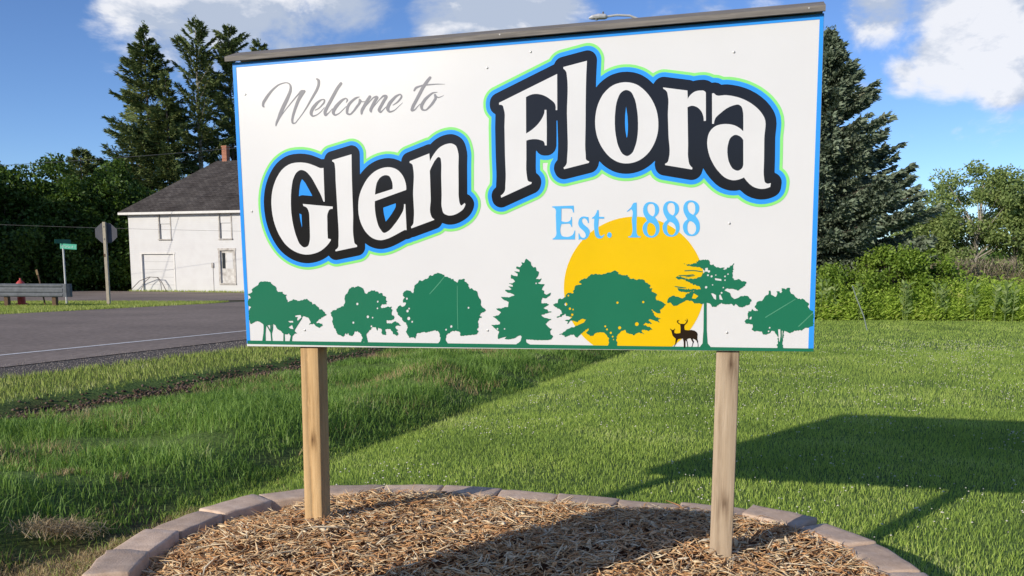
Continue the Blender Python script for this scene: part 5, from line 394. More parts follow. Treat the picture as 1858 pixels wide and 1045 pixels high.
# ------------------------------------------------------------------ planting bed: mulch and stone ring
def mulch_h(x, y):
    dx_, dy_ = x - RING[0], y - RING[1]; d = np.hypot(dx_, dy_) / (ring_r(np.arctan2(dy_, dx_)) - .1)
    return .226 + .104 * np.clip(1 - d ** 2, 0, 1) ** .6 - .055 * np.clip((-.75 - x) / .5, 0, 1) * np.clip((d - .72) / .25, 0, 1) + .035 * (fbm(x, y, .35, 41) - .5) + .02 * (fbm(x, y, .09, 42, 2) - .5)
mulch_stops = [(.03, (.13, .065, .035)), (.10, (.38, .20, .095)), (.30, (.64, .34, .15)), (.54, (.75, .50, .26)), (.78, (.82, .67, .44)), (.95, (.88, .80, .64))]
mm_ = noisy('mulch_bed_soil', [(.3, (.035, .018, .010)), (.55, (.13, .060, .028)), (.8, (.24, .14, .07))], 55, .95, .1, 6, .8, .02)
ang = np.linspace(0, 2 * np.pi, 97)[:-1]; rr = np.linspace(0, 1, 42)
A_, Q_ = np.meshgrid(ang, rr); RX = RING[0] + Q_ * (ring_r(A_) - .09) * np.cos(A_); RY = RING[1] + Q_ * (ring_r(A_) - .09) * np.sin(A_)
idx = np.arange(RX.size).reshape(RX.shape); F = np.stack([idx[:-1], np.roll(idx[:-1], -1, 1), np.roll(idx[1:], -1, 1), idx[1:]], -1).reshape(-1, 4)
tag(mesh_np('mulch_bed', np.stack([RX, RY, mulch_h(RX, RY) - .012], -1).reshape(-1, 3), F, mm_, smooth=True), kind='structure')
def chips(name, n, L0, L1, w0, w1, mat, label, lift=.0, tiltmax=.35):
    a = rng.uniform(0, 6.283, n); q = np.sqrt(rng.rand(n)); x = RING[0] + q * (ring_r(a) - .17) * np.cos(a); y = RING[1] + q * (ring_r(a) - .17) * np.sin(a)
    k = y > 2.2 - 0 * x; x, y = x[k], y[k]; n = len(x)
    L = rng.uniform(L0, L1, n) * rng.uniform(.5, 1, n); w = rng.uniform(w0, w1, n); az = rng.normal(.25, 1.0, n); ti = rng.normal(0, tiltmax, n); ro = rng.normal(0, .7, n)
    d = np.stack([np.cos(az) * np.cos(ti), np.sin(az) * np.cos(ti), np.sin(ti)], -1)
    sd_ = np.stack([-np.sin(az), np.cos(az), np.zeros(n)], -1); up = np.cross(d, sd_)
    side = sd_ * np.cos(ro)[:, None] + up * np.sin(ro)[:, None]; nrm = np.cross(d, side)
    bend = rng.normal(0, .06, n) * L; yaw_b = rng.normal(0, .06, n) * L
    c = np.stack([x, y, mulch_h(x, y) + lift + rng.uniform(.0, .016, n)], -1)
    th = (w * .30)[:, None]
    V = []
    for f, wf in ((-.5, .25), (0, 1), (.5, .3)):
        m = c + d * (f * L)[:, None] + nrm * (bend * (1 - 4 * f * f))[:, None] + side * (yaw_b * (1 - 4 * f * f))[:, None]
        V += [m - side * (w * .5 * wf)[:, None], m + side * (w * .5 * wf)[:, None], m + nrm * th * wf]
    V = np.stack(V, 1).reshape(-1, 3); i = np.arange(n)[:, None] * 9
    F = [i + np.array(f) for f in ((0, 3, 5, 2), (2, 5, 4, 1), (0, 1, 4, 3), (3, 6, 8, 5), (5, 8, 7, 4), (3, 4, 7, 6))]
    return tag(mesh_np(name, V, F, mat), label=label, category='mulch', kind='stuff')
chip_m = island_mat('shredded_bark', mulch_stops, .85, .2, 60, .3)
chips('bark_mulch', 25000, .022, .080, .005, .014, chip_m, 'orange brown shredded bark mulch filling the stone ring')
chips('bark_shreds', 5200, .06, .17, .004, .010, chip_m, 'long splinters of bark lying on top of the mulch', .012, .25)
chips('straw_shreds', 1300, .05, .17, .0018, .004, island_mat('pale_splinters', [(.1, (.38, .29, .18)), (.9, (.66, .56, .40))]), 'pale dry stalks and splinters strewn over the mulch', .02, .3)
chips('bark_chunks', 900, .03, .07, .014, .028, chip_m, 'broad flat flakes of bark among the mulch', .008, .3)

stone_m, nt, b = material('retaining_block_concrete', .93, .15)
f = noise_tex(nt, 14, 8); f2 = noise_tex(nt, 120, 3); oi = nd(nt, 'ShaderNodeObjectInfo')
base = ramp(nt, f, [(.3, (.52, .38, .275)), (.5, (.64, .48, .36)), (.72, (.75, .585, .45))])
hv = nd(nt, 'ShaderNodeHueSaturation'); nt.links.new(base, hv.inputs['Color'])
mr_ = nd(nt, 'ShaderNodeMapRange'); mr_.inputs['To Min'].default_value = .78; mr_.inputs['To Max'].default_value = 1.12; nt.links.new(oi.outputs['Random'], mr_.inputs['Value']); nt.links.new(mr_.outputs[0], hv.inputs['Value'])
nt.links.new(hv.outputs[0], b.inputs['Base Color']); bump(nt, b, f2, .5, .004)
ring = empty('stone_edging', (RING[0], RING[1], 0)); tag(ring, 'circular edging of pinkish grey concrete blocks around the mulch bed', 'garden edging')
NS = 31
stone_meshes = []
for v in range(6):
    r_ = random.Random(50 + v); bm = bmesh.new(); L = .335; bmesh.ops.create_cube(bm, size=1, matrix=Matrix.Diagonal((L, .178, .26, 1)))
    bmesh.ops.bevel(bm, geom=bm.edges[:], offset=.012, segments=2, affect='EDGES', profile=.6)
    for q in bm.verts:
        q.co.x *= 1 + .13 * (q.co.y / .165)                          # wider outside than inside
        if q.co.y > .05: q.co.y += .012 * (1 - (q.co.x / (L / 2)) ** 2)
    bmesh.ops.subdivide_edges(bm, edges=[e for e in bm.edges if e.calc_length() > .08], cuts=4, use_grid_fill=True)
    for q in bm.verts:
        nz = fbm(q.co.x * 10 + v * 5, q.co.y * 10 + q.co.z * 7, .5, v, 3) - .5
        q.co.z += float(nz) * .012; q.co.y += float(fbm(q.co.x * 10, q.co.z * 12, .6, v + 9) - .5) * (.028 if q.co.y > .05 else .008)
    me = bpy.data.meshes.new('stone'); bm.to_mesh(me); bm.free(); me.materials.append(stone_m)
    me.polygons.foreach_set('use_smooth', np.ones(len(me.polygons), bool)); stone_meshes.append(me)
rs = random.Random(4)
fa = np.linspace(0, 2 * np.pi, 721); fr_ = ring_r(fa) - .089; fx, fy = fr_ * np.cos(fa), fr_ * np.sin(fa)
fs = np.concatenate([[0], np.cumsum(np.hypot(np.diff(fx), np.diff(fy)))]); NS = int(round(fs[-1] / .322)); st_ = fs[-1] / NS
for k in range(NS):
    q_ = (k + .5) * st_; a = float(np.interp(q_, fs, fa)); x_, y_ = float(np.interp(q_, fs, fx)), float(np.interp(q_, fs, fy))
    e_ = .02; tx = float(np.interp((q_ + e_) % fs[-1], fs, fx) - np.interp((q_ - e_) % fs[-1], fs, fx)); ty = float(np.interp((q_ + e_) % fs[-1], fs, fy) - np.interp((q_ - e_) % fs[-1], fs, fy))
    o = bpy.data.objects.new('edging_stone', stone_meshes[k % 6]); link(o, ring)
    o.location = (x_, y_, .275 - .13 + rs.uniform(-.016, .016))
    o.rotation_euler = (rs.uniform(-.035, .035), rs.uniform(-.03, .03), math.atan2(ty, tx) + math.pi + rs.uniform(-.04, .04))
    o.scale = (st_ / .338 * rs.uniform(.97, 1.0), 1, 1)

# ------------------------------------------------------------------ the welcome sign
YAW, TILT = -.2567353, .01684
P0 = Vector((-1.20495, 3.92259, CAM_Z - .34948)); UH = Vector((math.cos(YAW), math.sin(YAW), 0))
NV = Vector((math.sin(YAW), -math.cos(YAW), 0))                      # towards the reader
sign = empty('welcome_sign', (0, 0, 0)); sign.matrix_world = Matrix(((UH.x, -NV.x, 0, P0.x), (UH.y, -NV.y, 0, P0.y), (0, 0, 1, P0.z), (0, 0, 0, 1)))
tag(sign, 'large white welcome sign reading Welcome to Glen Flora Est. 1888 on two wooden posts', 'sign')
# local axes of the sign: x along it, y into it (away from the reader), z up; the panel is out of level by a degree
TM = Matrix.Rotation(-TILT, 4, 'Y')
W, HP = 2.44, 1.239
vinyl_w = noisy('gloss_white_panel', [(.3, (.675, .68, .69)), (.7, (.70, .705, .715))], 3, .22, .35)
nt = vinyl_w.node_tree; bump(nt, nt.nodes['Principled BSDF'], noise_tex(nt, 2.2, 2), .05, .01)
mb = MB(); mb.box((W / 2, .006, HP / 2), (W, .012, HP), bevel=.0012); panel = mb.build('sign_panel', vinyl_w, sign); panel.matrix_local = TM.copy()
mb = MB(); mb.box((W / 2, .135, HP / 2), (W, .012, HP)); back = mb.build('back_panel', vinyl_w, sign); back.matrix_local = TM.copy()
frame_m = noisy('weathered_frame_wood', [(.3, (.10, .085, .07)), (.7, (.20, .17, .14))], 20, .8, .2, stretch=(1, 8, 8))
mb = MB()
for z_ in (.045, HP - .045): mb.box((W / 2, .0705, z_), (W - .04, .1155, .038))
for x_ in (.03, W - .03): mb.box((x_, .0705, HP / 2), (.038, .1155, HP - .14))
fr = mb.build('frame_boards', frame_m, sign); fr.matrix_local = TM.copy()
cap_m = noisy('grey_weathered_cap', [(.25, (.12, .11, .104)), (.5, (.19, .175, .16)), (.75, (.28, .255, .23))], 10, .85, .25, 7, .4, .004, stretch=(.6, 10, 10))
cz = HP + .001
mb = MB(); mb.prism([(-.030, 0), (-.030, .020), (.071, .060), (.071, .038), (-.012, .002)], (-.018, 0, cz), (W + .002, 0, cz), (0, 1, 0), (0, 0, 1)); c1 = mb.build('cap_board', cap_m, sign); c1.matrix_local = TM.copy()
mb = MB(); mb.prism([(.073, .038), (.073, .060), (.172, .020), (.172, 0), (.154, .002)], (-.018, 0, cz), (W + .002, 0, cz), (0, 1, 0), (0, 0, 1)); c2 = mb.build('cap_board', cap_m, sign); c2.matrix_local = TM.copy()
zinc = plain('zinc', (.42, .42, .42), .5, .4, .3)
for x_ in (1.22, 2.385):
    mb = MB(); mb.box((x_, -.030, cz + .0135), (.006, .003, .006), bevel=.001); sc_ = mb.build('cap_screw', zinc, sign); sc_.matrix_local = TM.copy()

def post(x0, zbot, groove, seed, mat, ztop):
    """a 4x4 post: square section with eased corners, slight warp, and a drying check running down the front face"""
    r_ = np.random.RandomState(seed); w = .089; n = 46; zs = np.linspace(zbot, ztop, n); rings = []; gx = .0
    for i, z in enumerate(zs):
        t = (z - zbot) / (ztop - zbot); gx = .42 * w + (.5 - t) * .012 + .0025 * math.sin(z * 9 + seed) + .0012 * r_.randn()
        gd = .016 * (math.sin(t * math.pi * .98) ** .5 if groove else 0) * (.7 + .3 * math.sin(z * 5)); gw = .0038 + .0022 * math.sin(t * 3.1) if groove else .0008
        wx = .0015 * math.sin(z * 3 + seed); c = .004
        sec = [(c, 0), (gx - gw, 0), (gx, gd + .0002), (gx + gw, 0), (w - c, 0), (w, c), (w, w - c), (w - c, w), (c, w), (0, w - c), (0, c)]
        rings.append([(x0 + wx + p, .020 + q, z) for p, q in sec])
    m = len(rings[0]); V = np.array(rings).reshape(-1, 3); F = []
    for i in range(n - 1):
        for k in range(m): F.append((i * m + k, i * m + (k + 1) % m, (i + 1) * m + (k + 1) % m, (i + 1) * m + k))
    return mesh_np('post', V, np.array(F), mat, sign)
def wood(name, stops, knots):
    m, nt, b = material(name, .8, .2)
    tcn = nd(nt, 'ShaderNodeTexCoord'); mp_ = nd(nt, 'ShaderNodeMapping'); mp_.inputs['Scale'].default_value = (1, 1, .05)
    acc_ = None; last = tcn.outputs['Object']
    # the grain bows round each knot
    off = None
    for (kx, kz) in knots:
        d = nd(nt, 'ShaderNodeVectorMath', operation='SUBTRACT'); nt.links.new(tcn.outputs['Object'], d.inputs[0]); d.inputs[1].default_value = (kx, .02, kz)
        sx = nd(nt, 'ShaderNodeVectorMath', operation='MULTIPLY'); nt.links.new(d.outputs[0], sx.inputs[0]); sx.inputs[1].default_value = (1, .2, .42)
        ln = nd(nt, 'ShaderNodeVectorMath', operation='LENGTH'); nt.links.new(sx.outputs[0], ln.inputs[0])
        e = nd(nt, 'ShaderNodeMath', operation='MULTIPLY'); nt.links.new(ln.outputs['Value'], e.inputs[0]); e.inputs[1].default_value = -62
        x_ = nd(nt, 'ShaderNodeMath', operation='EXPONENT'); nt.links.new(e.outputs[0], x_.inputs[0])
        if acc_ is None: acc_ = x_.outputs[0]
        else:
            q = nd(nt, 'ShaderNodeMath', operation='ADD'); nt.links.new(acc_, q.inputs[0]); nt.links.new(x_.outputs[0], q.inputs[1]); acc_ = q.outputs[0]
    nt.links.new(tcn.outputs['Object'], mp_.inputs[0])
    ns = nd(nt, 'ShaderNodeTexNoise'); ns.inputs['Scale'].default_value = 120; ns.inputs['Detail'].default_value = 7; ns.inputs['Distortion'].default_value = .6; nt.links.new(mp_.outputs[0], ns.inputs['Vector'])
    big = noise_tex(nt, 3, 3, stretch=(4, 4, 1))
    a1 = nd(nt, 'ShaderNodeMath', operation='MULTIPLY_ADD'); nt.links.new(ns.outputs['Fac'], a1.inputs[0]); a1.inputs[1].default_value = 1.0; nt.links.new(big, a1.inputs[2])
    a2 = nd(nt, 'ShaderNodeMath', operation='MULTIPLY_ADD'); nt.links.new(acc_, a2.inputs[0]); a2.inputs[1].default_value = -.75; nt.links.new(a1.outputs[0], a2.inputs[2])
    a3 = nd(nt, 'ShaderNodeMath', operation='MULTIPLY'); nt.links.new(a2.outputs[0], a3.inputs[0]); a3.inputs[1].default_value = .52
    nt.links.new(ramp(nt, a3.outputs[0], stops), b.inputs['Base Color']); bump(nt, b, ns.outputs['Fac'], .35, .003)
    return m
XL, XR = .2538, 2.0754; ZB = CAM_Z - 1.1326 - P0.z - .12
pl = post(XL, ZB, True, 2, wood('golden_treated_post', [(.12, (.09, .045, .020)), (.33, (.30, .185, .085)), (.46, (.49, .32, .155)), (.7, (.62, .43, .225))], [(XL + .052, -.42)]), XL * TILT - .0)
pr = post(XR, ZB, False, 9, wood('weathered_pine_post', [(.12, (.11, .070, .042)), (.34, (.29, .215, .145)), (.48, (.42, .325, .225)), (.7, (.53, .425, .305))], [(XR + .055, -.585), (XR + .06, -.02)]), XR * TILT - .0)
pl['label'] = 'golden brown post with a long drying crack'; pr['label'] = 'pale grey brown post with knots'
for x_ in (XL, XR):
    mb = MB(); mb.box((x_ + .0445, .0705, HP / 2), (.088, .1145, HP - .13)); up_ = mb.build('post_upper', frame_m, sign); up_.matrix_local = Matrix.Translation((0, 0, .03))
# printed vinyl artwork: thin cut pieces lying one above the other on the panel
ART = json.loads(ART_TEXT)
def flat(name, loops, mat, lift, parent=None, label=None):
    cu = bpy.data.curves.new(name, 'CURVE'); cu.dimensions = '2D'; cu.fill_mode = 'BOTH'
    for L in loops:
        P = np.array(L, float).reshape(-1, 2) / 10000; s = cu.splines.new('POLY'); s.points.add(len(P) - 1); s.use_cyclic_u = True
        s.points.foreach_set('co', np.c_[P, np.zeros(len(P)), np.ones(len(P))].ravel())
    tmp = bpy.data.objects.new('outline', cu); me = bpy.data.meshes.new_from_object(tmp); bpy.data.objects.remove(tmp); bpy.data.curves.remove(cu)
    n = len(me.vertices); co = np.empty(n * 3, np.float32); me.vertices.foreach_get('co', co); co = co.reshape(-1, 3)
    me.vertices.foreach_set('co', np.c_[co[:, 0], np.full(n, -lift), co[:, 1]].astype(np.float32).ravel()); me.name = name; me.update()
    me.materials.clear(); me.materials.append(mat); o = bpy.data.objects.new(name, me); link(o, parent or panel)
    if label: o['label'] = label
    return o
def vinyl(name, c, rough=.14, spec=.4, var=.03): return plain(name, c, rough, spec, 0, var, 5)
v_yellow = vinyl('vinyl_yellow', (.78, .50, .006)); v_green = vinyl('vinyl_lime', (.26, .76, .20)); v_blue = vinyl('vinyl_blue', (.035, .31, .90)); v_black = vinyl('vinyl_black', (.014, .0132, .014), .13, .32)
v_white = vinyl('vinyl_white', (.69, .695, .705), .22, .35); v_sky = vinyl('vinyl_sky_blue', (.10, .46, .86)); v_grey = vinyl('vinyl_silver', (.27, .27, .29)); v_forest = vinyl('vinyl_forest_green', (.016, .165, .090), .14, .4); v_brown = vinyl('vinyl_dark_brown', (.022, .012, .008)); v_scr = vinyl('scratched_green', (.10, .32, .20))
rect = lambda a, b, c, d: [[int(v * 10000) for v in (a, b, c, b, c, d, a, d)]]
flat('blue_border', rect(.0015, .012, .0185, HP - .001), v_blue, .0014, label='left blue border strip')
flat('blue_border', [[24245, 12390, 24385, 12390, 24385, 130, 24195, 130]], v_blue, .0014, label='right blue border strip')
flat('blue_border', rect(.0187, 1.219, 2.4243, HP - .001), v_blue, .0014, label='top blue border strip')
flat('sun_disc', ART['sun'], v_yellow, .0008, label='yellow sun disc')
flat('outline_lime', ART['green_outline'], v_green, .0012, label='lime green outline round the name')
flat('outline_blue', ART['blue_outline'], v_blue, .0018, label='blue outline round the name')
flat('outline_black', ART['black_outline'], v_black, .0024, label='black outline round the name')
for ch, L in zip('GlenFlora', ART['letters']): flat('letter', L, v_white, .0030, label='white letter ' + ch)
for ch, L in zip(['E', 's', 't', 'full stop', '1', '8', '8', '8'], ART['est']): flat('character', L, v_sky, .0014, label='sky blue ' + ch)
flat('script_lettering', ART['welcome'], v_grey, .0010, label='grey script words Welcome to')
KIND = ['leaning grove', 'spreading oak', 'round maple', 'spruce', 'broad umbrella tree', 'tall pine', 'small round tree']
for kd, L in zip(KIND, ART['trees']): flat('tree_silhouette', L, v_forest, .0018, label='green silhouette of a ' + kd)
for L in ART['scratch']: flat('scratch', L, v_scr, .0022)
flat('deer_silhouette', ART['deer'], v_brown, .0024, label='dark brown stag and doe')
flat('ground_strip', [[48, 108, 7650, 45, 24398, 8, 24380, 127, 48, 263]], v_forest, .0020, label='green ground strip')
zn = plain('screw_head', (.45, .45, .45), .45, .5, .6)
for a, b_ in np.array(ART['screws'][0]).reshape(-1, 2) / 10000:
    mb = MB(); mb.tube([(a, -.0002, b_), (a, -.0030, b_), (a, -.0036, b_)], [.0045, .0042, .0022], 10); mb.build('screw', zn, panel)

# ------------------------------------------------------------------ roadside furniture
galv = noisy('galvanised_steel', [(.3, (.060, .072, .085)), (.7, (.115, .13, .15))], 6, .55, .4)
post_brown = noisy('creosoted_wood', [(.3, (.09, .055, .035)), (.7, (.19, .125, .08))], 14, .85, .2, stretch=(6, 6, 1))
t = empty('guard_rail', (-18.4, 33, 0)); tag(t, 'grey steel guard rail on wooden posts in front of the red hydrant', 'guard rail')
prof = [(0, -.25), (.030, -.21), (.030, -.15), (.008, -.105), (.030, -.055), (.030, .0), (.030, .055), (.008, .105), (.030, .15), (.030, .21), (0, .25), (-.008, .25), (.020, .205), (.020, .155), (-.002, .105), (.020, .05), (.020, 0), (.020, -.05), (-.002, -.105), (.020, -.155), (.020, -.205), (-.008, -.25)]
mb = MB(); mb.prism([(-p, q) for p, q in prof], (-8.4, .7, .63), (1.35, 0, .63), (0, 1, 0), (0, 0, 1)); mb.build('rail_beam', galv, t)
mb = MB(); pts = [(1.34, 0), (1.50, -.01), (1.60, .06), (1.62, .16), (1.56, .25)]
for a, b_ in zip(pts, pts[1:]): mb.prism([(0, -.25), (0, .25), (.014, .25), (.014, -.25)], (*a, .63), (*b_, .63), (Vector((b_[1] - a[1], a[0] - b_[0], 0)).normalized()), (0, 0, 1))
mb.build('rail_end', galv, t)
for k in range(5):
    x_ = .95 - 1.905 * k; mb = MB(); mb.box((x_, .15 - .0718 * (x_ - 1.35), .36), (.15, .19, .78), bevel=.01); mb.build('rail_post', post_brown, t)
t = empty('fire_hydrant', (-19.25, 34.1, 0)); t.scale = (1.25, 1.25, 1.04); tag(t, 'red fire hydrant standing behind the guard rail', 'fire hydrant')
red = noisy('hydrant_red', [(.3, (.42, .05, .045)), (.7, (.58, .10, .085))], 9, .5, .4)
mb = MB(); mb.tube([(0, 0, -.05), (0, 0, .05), (0, 0, .051), (0, 0, .09), (0, 0, .091), (0, 0, .70), (0, 0, .72), (0, 0, .76)], [.17, .17, .17, .17, .115, .115, .15, .15], 16); mb.build('barrel', red, t, False)
mb = MB(); mb.tube([(0, 0, .76), (0, 0, .84), (0, 0, .91), (0, 0, .95)], [.135, .125, .08, .045], 16).tube([(0, 0, .95), (0, 0, 1.03)], .03, 5); mb.build('bonnet', red, t)
for dx in (-1, 1):
    mb = MB(); mb.tube([(dx * .10, 0, .58), (dx * .19, 0, .58), (dx * .192, 0, .58), (dx * .22, 0, .58)], [.05, .05, .065, .06], 10); mb.build('side_nozzle', red, t)
mb = MB(); mb.tube([(0, -.10, .50), (0, -.20, .50), (0, -.202, .50), (0, -.24, .50)], [.07, .07, .09, .085], 12); mb.build('front_nozzle', red, t)
sheet = noisy('sign_back_aluminium', [(.3, (.070, .072, .088)), (.7, (.095, .098, .115))], 4, .6, .3)
t = empty('stop_sign', (-16.25, 35, 0), R(6)); t.scale = (1.08, 1.08, 1.0); tag(t, 'octagonal sign seen from its grey back on a pale wooden post', 'road sign')
wpale = noisy('pale_post_wood', [(.3, (.33, .29, .22)), (.7, (.55, .49, .38))], 12, .8, .2, stretch=(8, 8, 1))
mb = MB(); mb.box((0, 0, 1.62), (.105, .14, 3.34), bevel=.008); mb.build('post', wpale, t)
oc = [(.42 * math.cos(R(22.5 + 45 * k)), .42 * math.sin(R(22.5 + 45 * k))) for k in range(8)]
mb = MB(); mb.prism(oc, (.02, .074, 2.86), (.02, .078, 2.86), (1, 0, 0), (0, 0, 1)); mb.build('sign_plate', sheet, t)
mb = MB(); mb.prism([(x_ * .95, y_ * .95) for x_, y_ in oc], (.02, .0785, 2.86), (.02, .080, 2.86), (1, 0, 0), (0, 0, 1)); mb.build('red_face', plain('sign_red', (.45, .02, .02), .4), t)
mb = MB(); mb.box((-.03, -.076, 1.98), (.05, .012, .12)); mb.build('bracket', post_brown, t)
for z_ in (2.62, 3.1):
    mb = MB(); mb.box((.0, -.073, z_), (.03, .006, .05)); mb.build('bolt', galv, t)
t = empty('street_name_sign', (-17.95, 35, 0), R(8)); tag(t, 'street name sign with two crossed green blades on a thin white pole', 'street sign')
mb = MB(); mb.tube([(0, 0, -.05), (.0, 0, 2.25)], .035, 10); mb.build('pole', plain('pole_white', (.55, .56, .55), .5), t)
bl1 = plain('blade_lit_green', (.10, .50, .33), .35, .5); bl2 = plain('blade_shaded_green', (.012, .11, .075), .35, .5); lett = plain('blade_letter_white', (.60, .72, .66), .4)  # sunlight and shade on the two blades are put into their greens
mb = MB(); mb.box((.08, 0, 2.33), (.62, .02, .21), bevel=.004); bd = mb.build('name_blade', bl1, t); bd['label'] = 'sunlit lower blade'; bd.rotation_euler = (0, R(3), 0)
rl = random.Random(3); x_ = -.19
while x_ < .34:
    w_ = rl.uniform(.022, .04); mb = MB(); h_ = .11 if x_ < -.15 else rl.choice((.075, .105))
    if rl.random() < .85:
        mb.box((x_, -.0115, 2.275 + h_ / 2), (w_ * .4, .003, h_)); mb.box((x_ + w_ * .4, -.0115, 2.275 + rl.choice((h_ - .01, h_ * .5, .01))), (w_ * .55, .003, .018)); mb.build('letter', lett, bd)
    x_ += w_ + .022
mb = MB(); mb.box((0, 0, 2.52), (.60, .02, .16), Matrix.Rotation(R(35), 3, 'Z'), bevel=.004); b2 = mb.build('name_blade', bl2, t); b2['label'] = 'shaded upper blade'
t = empty('marker_post', (-18.05, 33.6, 0)); tag(t, 'thin dark marker post leaning beside the end of the guard rail', 'marker post')
mb = MB(); mb.tube([(.0, 0, -.05), (-.12, .0, .7), (-.26, .02, 1.42)], .028, 6); mb.build('stake', post_brown, t)
mb = MB(); mb.box((-.235, -.028, 1.30), (.075, .02, .20), Matrix.Rotation(R(-10), 3, 'Y')); mb.build('reflector', plain('amber_brown', (.20, .13, .05), .4), t)
t = empty('guy_wire', (8.75, 21.3, 0)); tag(t, 'pale thin guard rod leaning up from the lawn by the weeds', 'guy wire')
mb = MB(); mb.tube([(0, 0, -.05), (.29, 1.0, .30), (.70, 2.6, .74), (1.0, 3.7, 1.05)], .014, 6); mb.build('guard_rod', plain('rod_grey_green', (.28, .33, .27), .6), t)
# street lamp behind the sign
t = empty('street_lamp', (5.5, 35, 0)); tag(t, 'street lamp with flat grey head on a curved arm above the sign', 'street lamp')
mb = MB(); mb.tube([(0, 0, -.1), (0, 0, 5), (0, 0, 10.45)], [.15, .13, .10], 12); mb.build('pole', post_brown, t)
lampm = plain('lamp_aluminium', (.60, .60, .60), .4, .5, .3)
mb = MB(); mb.tube([(-.05, 0, 10.0), (-.2, 0, 10.70), (-.5, 0, 11.02), (-1.0, 0, 11.20), (-1.5, 0, 11.22), (-1.92, 0, 11.16)], .045, 8); mb.build('arm', lampm, t)
mb = MB(); mb.tube([(-1.86, 0, 11.14), (-1.95, 0, 11.16), (-2.2, 0, 11.16), (-2.45, 0, 11.13), (-2.58, 0, 11.10)], [.05, .10, .11, .085, .03], 10); hd = mb.build('lamp_head', lampm, t); hd.scale = (1, 1.3, 1)
mb = MB(); mb.tube([(-2.03, 0, 11.25), (-2.03, 0, 11.34)], .035, 8); mb.build('photocell', plain('photocell_dark', (.08, .08, .09), .5), t)
mb = MB(); mb.tube([(-2.28, 0, 11.075), (-2.28, 0, 11.03)], [.10, .05], 10); mb.build('lens', plain('lamp_lens', (.35, .35, .33), .2), t)
# overhead service wires
wire_m = plain('overhead_wire', (.14, .14, .14), .6)
def wire(p0, p1, sag, r_, label):
    mb = MB(); n = 24; pts = []
    for k in range(n + 1):
        f_ = k / n; p = Vector(p0).lerp(Vector(p1), f_); p.z -= sag * 4 * f_ * (1 - f_); pts.append(p)
    mb.tube(pts, r_, 5); tag(mb.build('overhead_wire', wire_m), label, 'overhead wire')
wire((-42, 38, 5.0), (-15.5, 57.0, 9.35), .35, .014, 'upper overhead wire rising towards the chimney of the white building')
wire((-40, 50.5, 4.35), (-12.5, 50.2, 3.55), .12, .007, 'lower thin wire crossing in front of the white building')
# made-up cabinet outside the frame, added to cast the shadow across the bed
t = empty('shadow_caster', (-1.78, 1.40, 0), R(-8)); tag(t, 'green box added out of view left of the viewer to shade the bed', 'shadow caster')
cab = plain('caster_green', (.05, .10, .06), .5)
mb = MB(); mb.box((0, 0, .78), (.52, .34, 1.60), bevel=.015); mb.build('caster_body', cab, t)
mb = MB(); mb.box((0, 0, 1.60), (.56, .38, .05), bevel=.012); mb.build('lid', cab, t)
mb = MB(); mb.box((0, -.176, .80), (.44, .012, 1.4), bevel=.003); dr = mb.build('door', cab, t)
mb = MB(); mb.box((.17, -.19, .85), (.03, .016, .12)); mb.build('handle', galv, dr)

# ------------------------------------------------------------------ the white building
HY = R(-18); t = house = empty('white_building', (-24.46, 56.0, -.05), HY); tag(house, 'white two storey building with grey hipped roof and blocked windows behind the road', 'building')
HL, HD, HE = 14.0, 8.6, 4.93
sid = noisy('white_painted_siding', [(.25, (.60, .60, .60)), (.6, (.64, .645, .645))], 1.6, .7, .25, 6)
trim = plain('trim_white', (.70, .69, .66), .6); grey_tr = noisy('bare_grey_trim', [(.3, (.34, .31, .28)), (.7, (.60, .58, .54))], 5, .8, .2)
dark = plain('shade_dark', (.03, .03, .03), .8)
# front wall with real openings: garage door, door, two windows
OPEN = {'garage': (.92, .0, 3.35, 2.42), 'door': (6.80, .62, 7.80, 2.62), 'w1': (2.38, 3.34, 3.20, 4.92), 'w2': (6.85, 3.34, 7.67, 4.92), 'w3': (9.9, 3.36, 10.7, 4.90), 'w4': (10.0, .9, 10.9, 2.5)}
mb = MB(); xs_ = sorted({0, HL, *[v for o_ in OPEN.values() for v in (o_[0], o_[2])]}); zs_ = sorted({-.3, HE, *[v for o_ in OPEN.values() for v in (o_[1], o_[3])]})
for i in range(len(xs_) - 1):
    for j in range(len(zs_) - 1):
        cx_, cz_ = (xs_[i] + xs_[i + 1]) / 2, (zs_[j] + zs_[j + 1]) / 2
        if any(o_[0] < cx_ < o_[2] and o_[1] < cz_ < o_[3] for o_ in OPEN.values()): continue
        mb.poly([(xs_[i], 0, zs_[j]), (xs_[i + 1], 0, zs_[j]), (xs_[i + 1], 0, zs_[j + 1]), (xs_[i], 0, zs_[j + 1])])
for a0, b0_, a1, b1_ in OPEN.values():
    for p, q in (((a0, b0_), (a0, b1_)), ((a0, b1_), (a1, b1_)), ((a1, b1_), (a1, b0_)), ((a1, b0_), (a0, b0_))):
        mb.poly([(p[0], 0, p[1]), (q[0], 0, q[1]), (q[0], .14, q[1]), (p[0], .14, p[1])])
mb.poly([(0, 0, -.3), (0, 0, HE), (0, HD, HE), (0, HD, -.3)]).poly([(HL, 0, -.3), (HL, HD, -.3), (HL, HD, HE), (HL, 0, HE)]).poly([(0, HD, -.3), (0, HD, HE), (HL, HD, HE), (HL, HD, -.3)])
bmesh.ops.remove_doubles(mb.bm, verts=mb.bm.verts[:], dist=.001)
wall = mb.build('wall', sid, house)
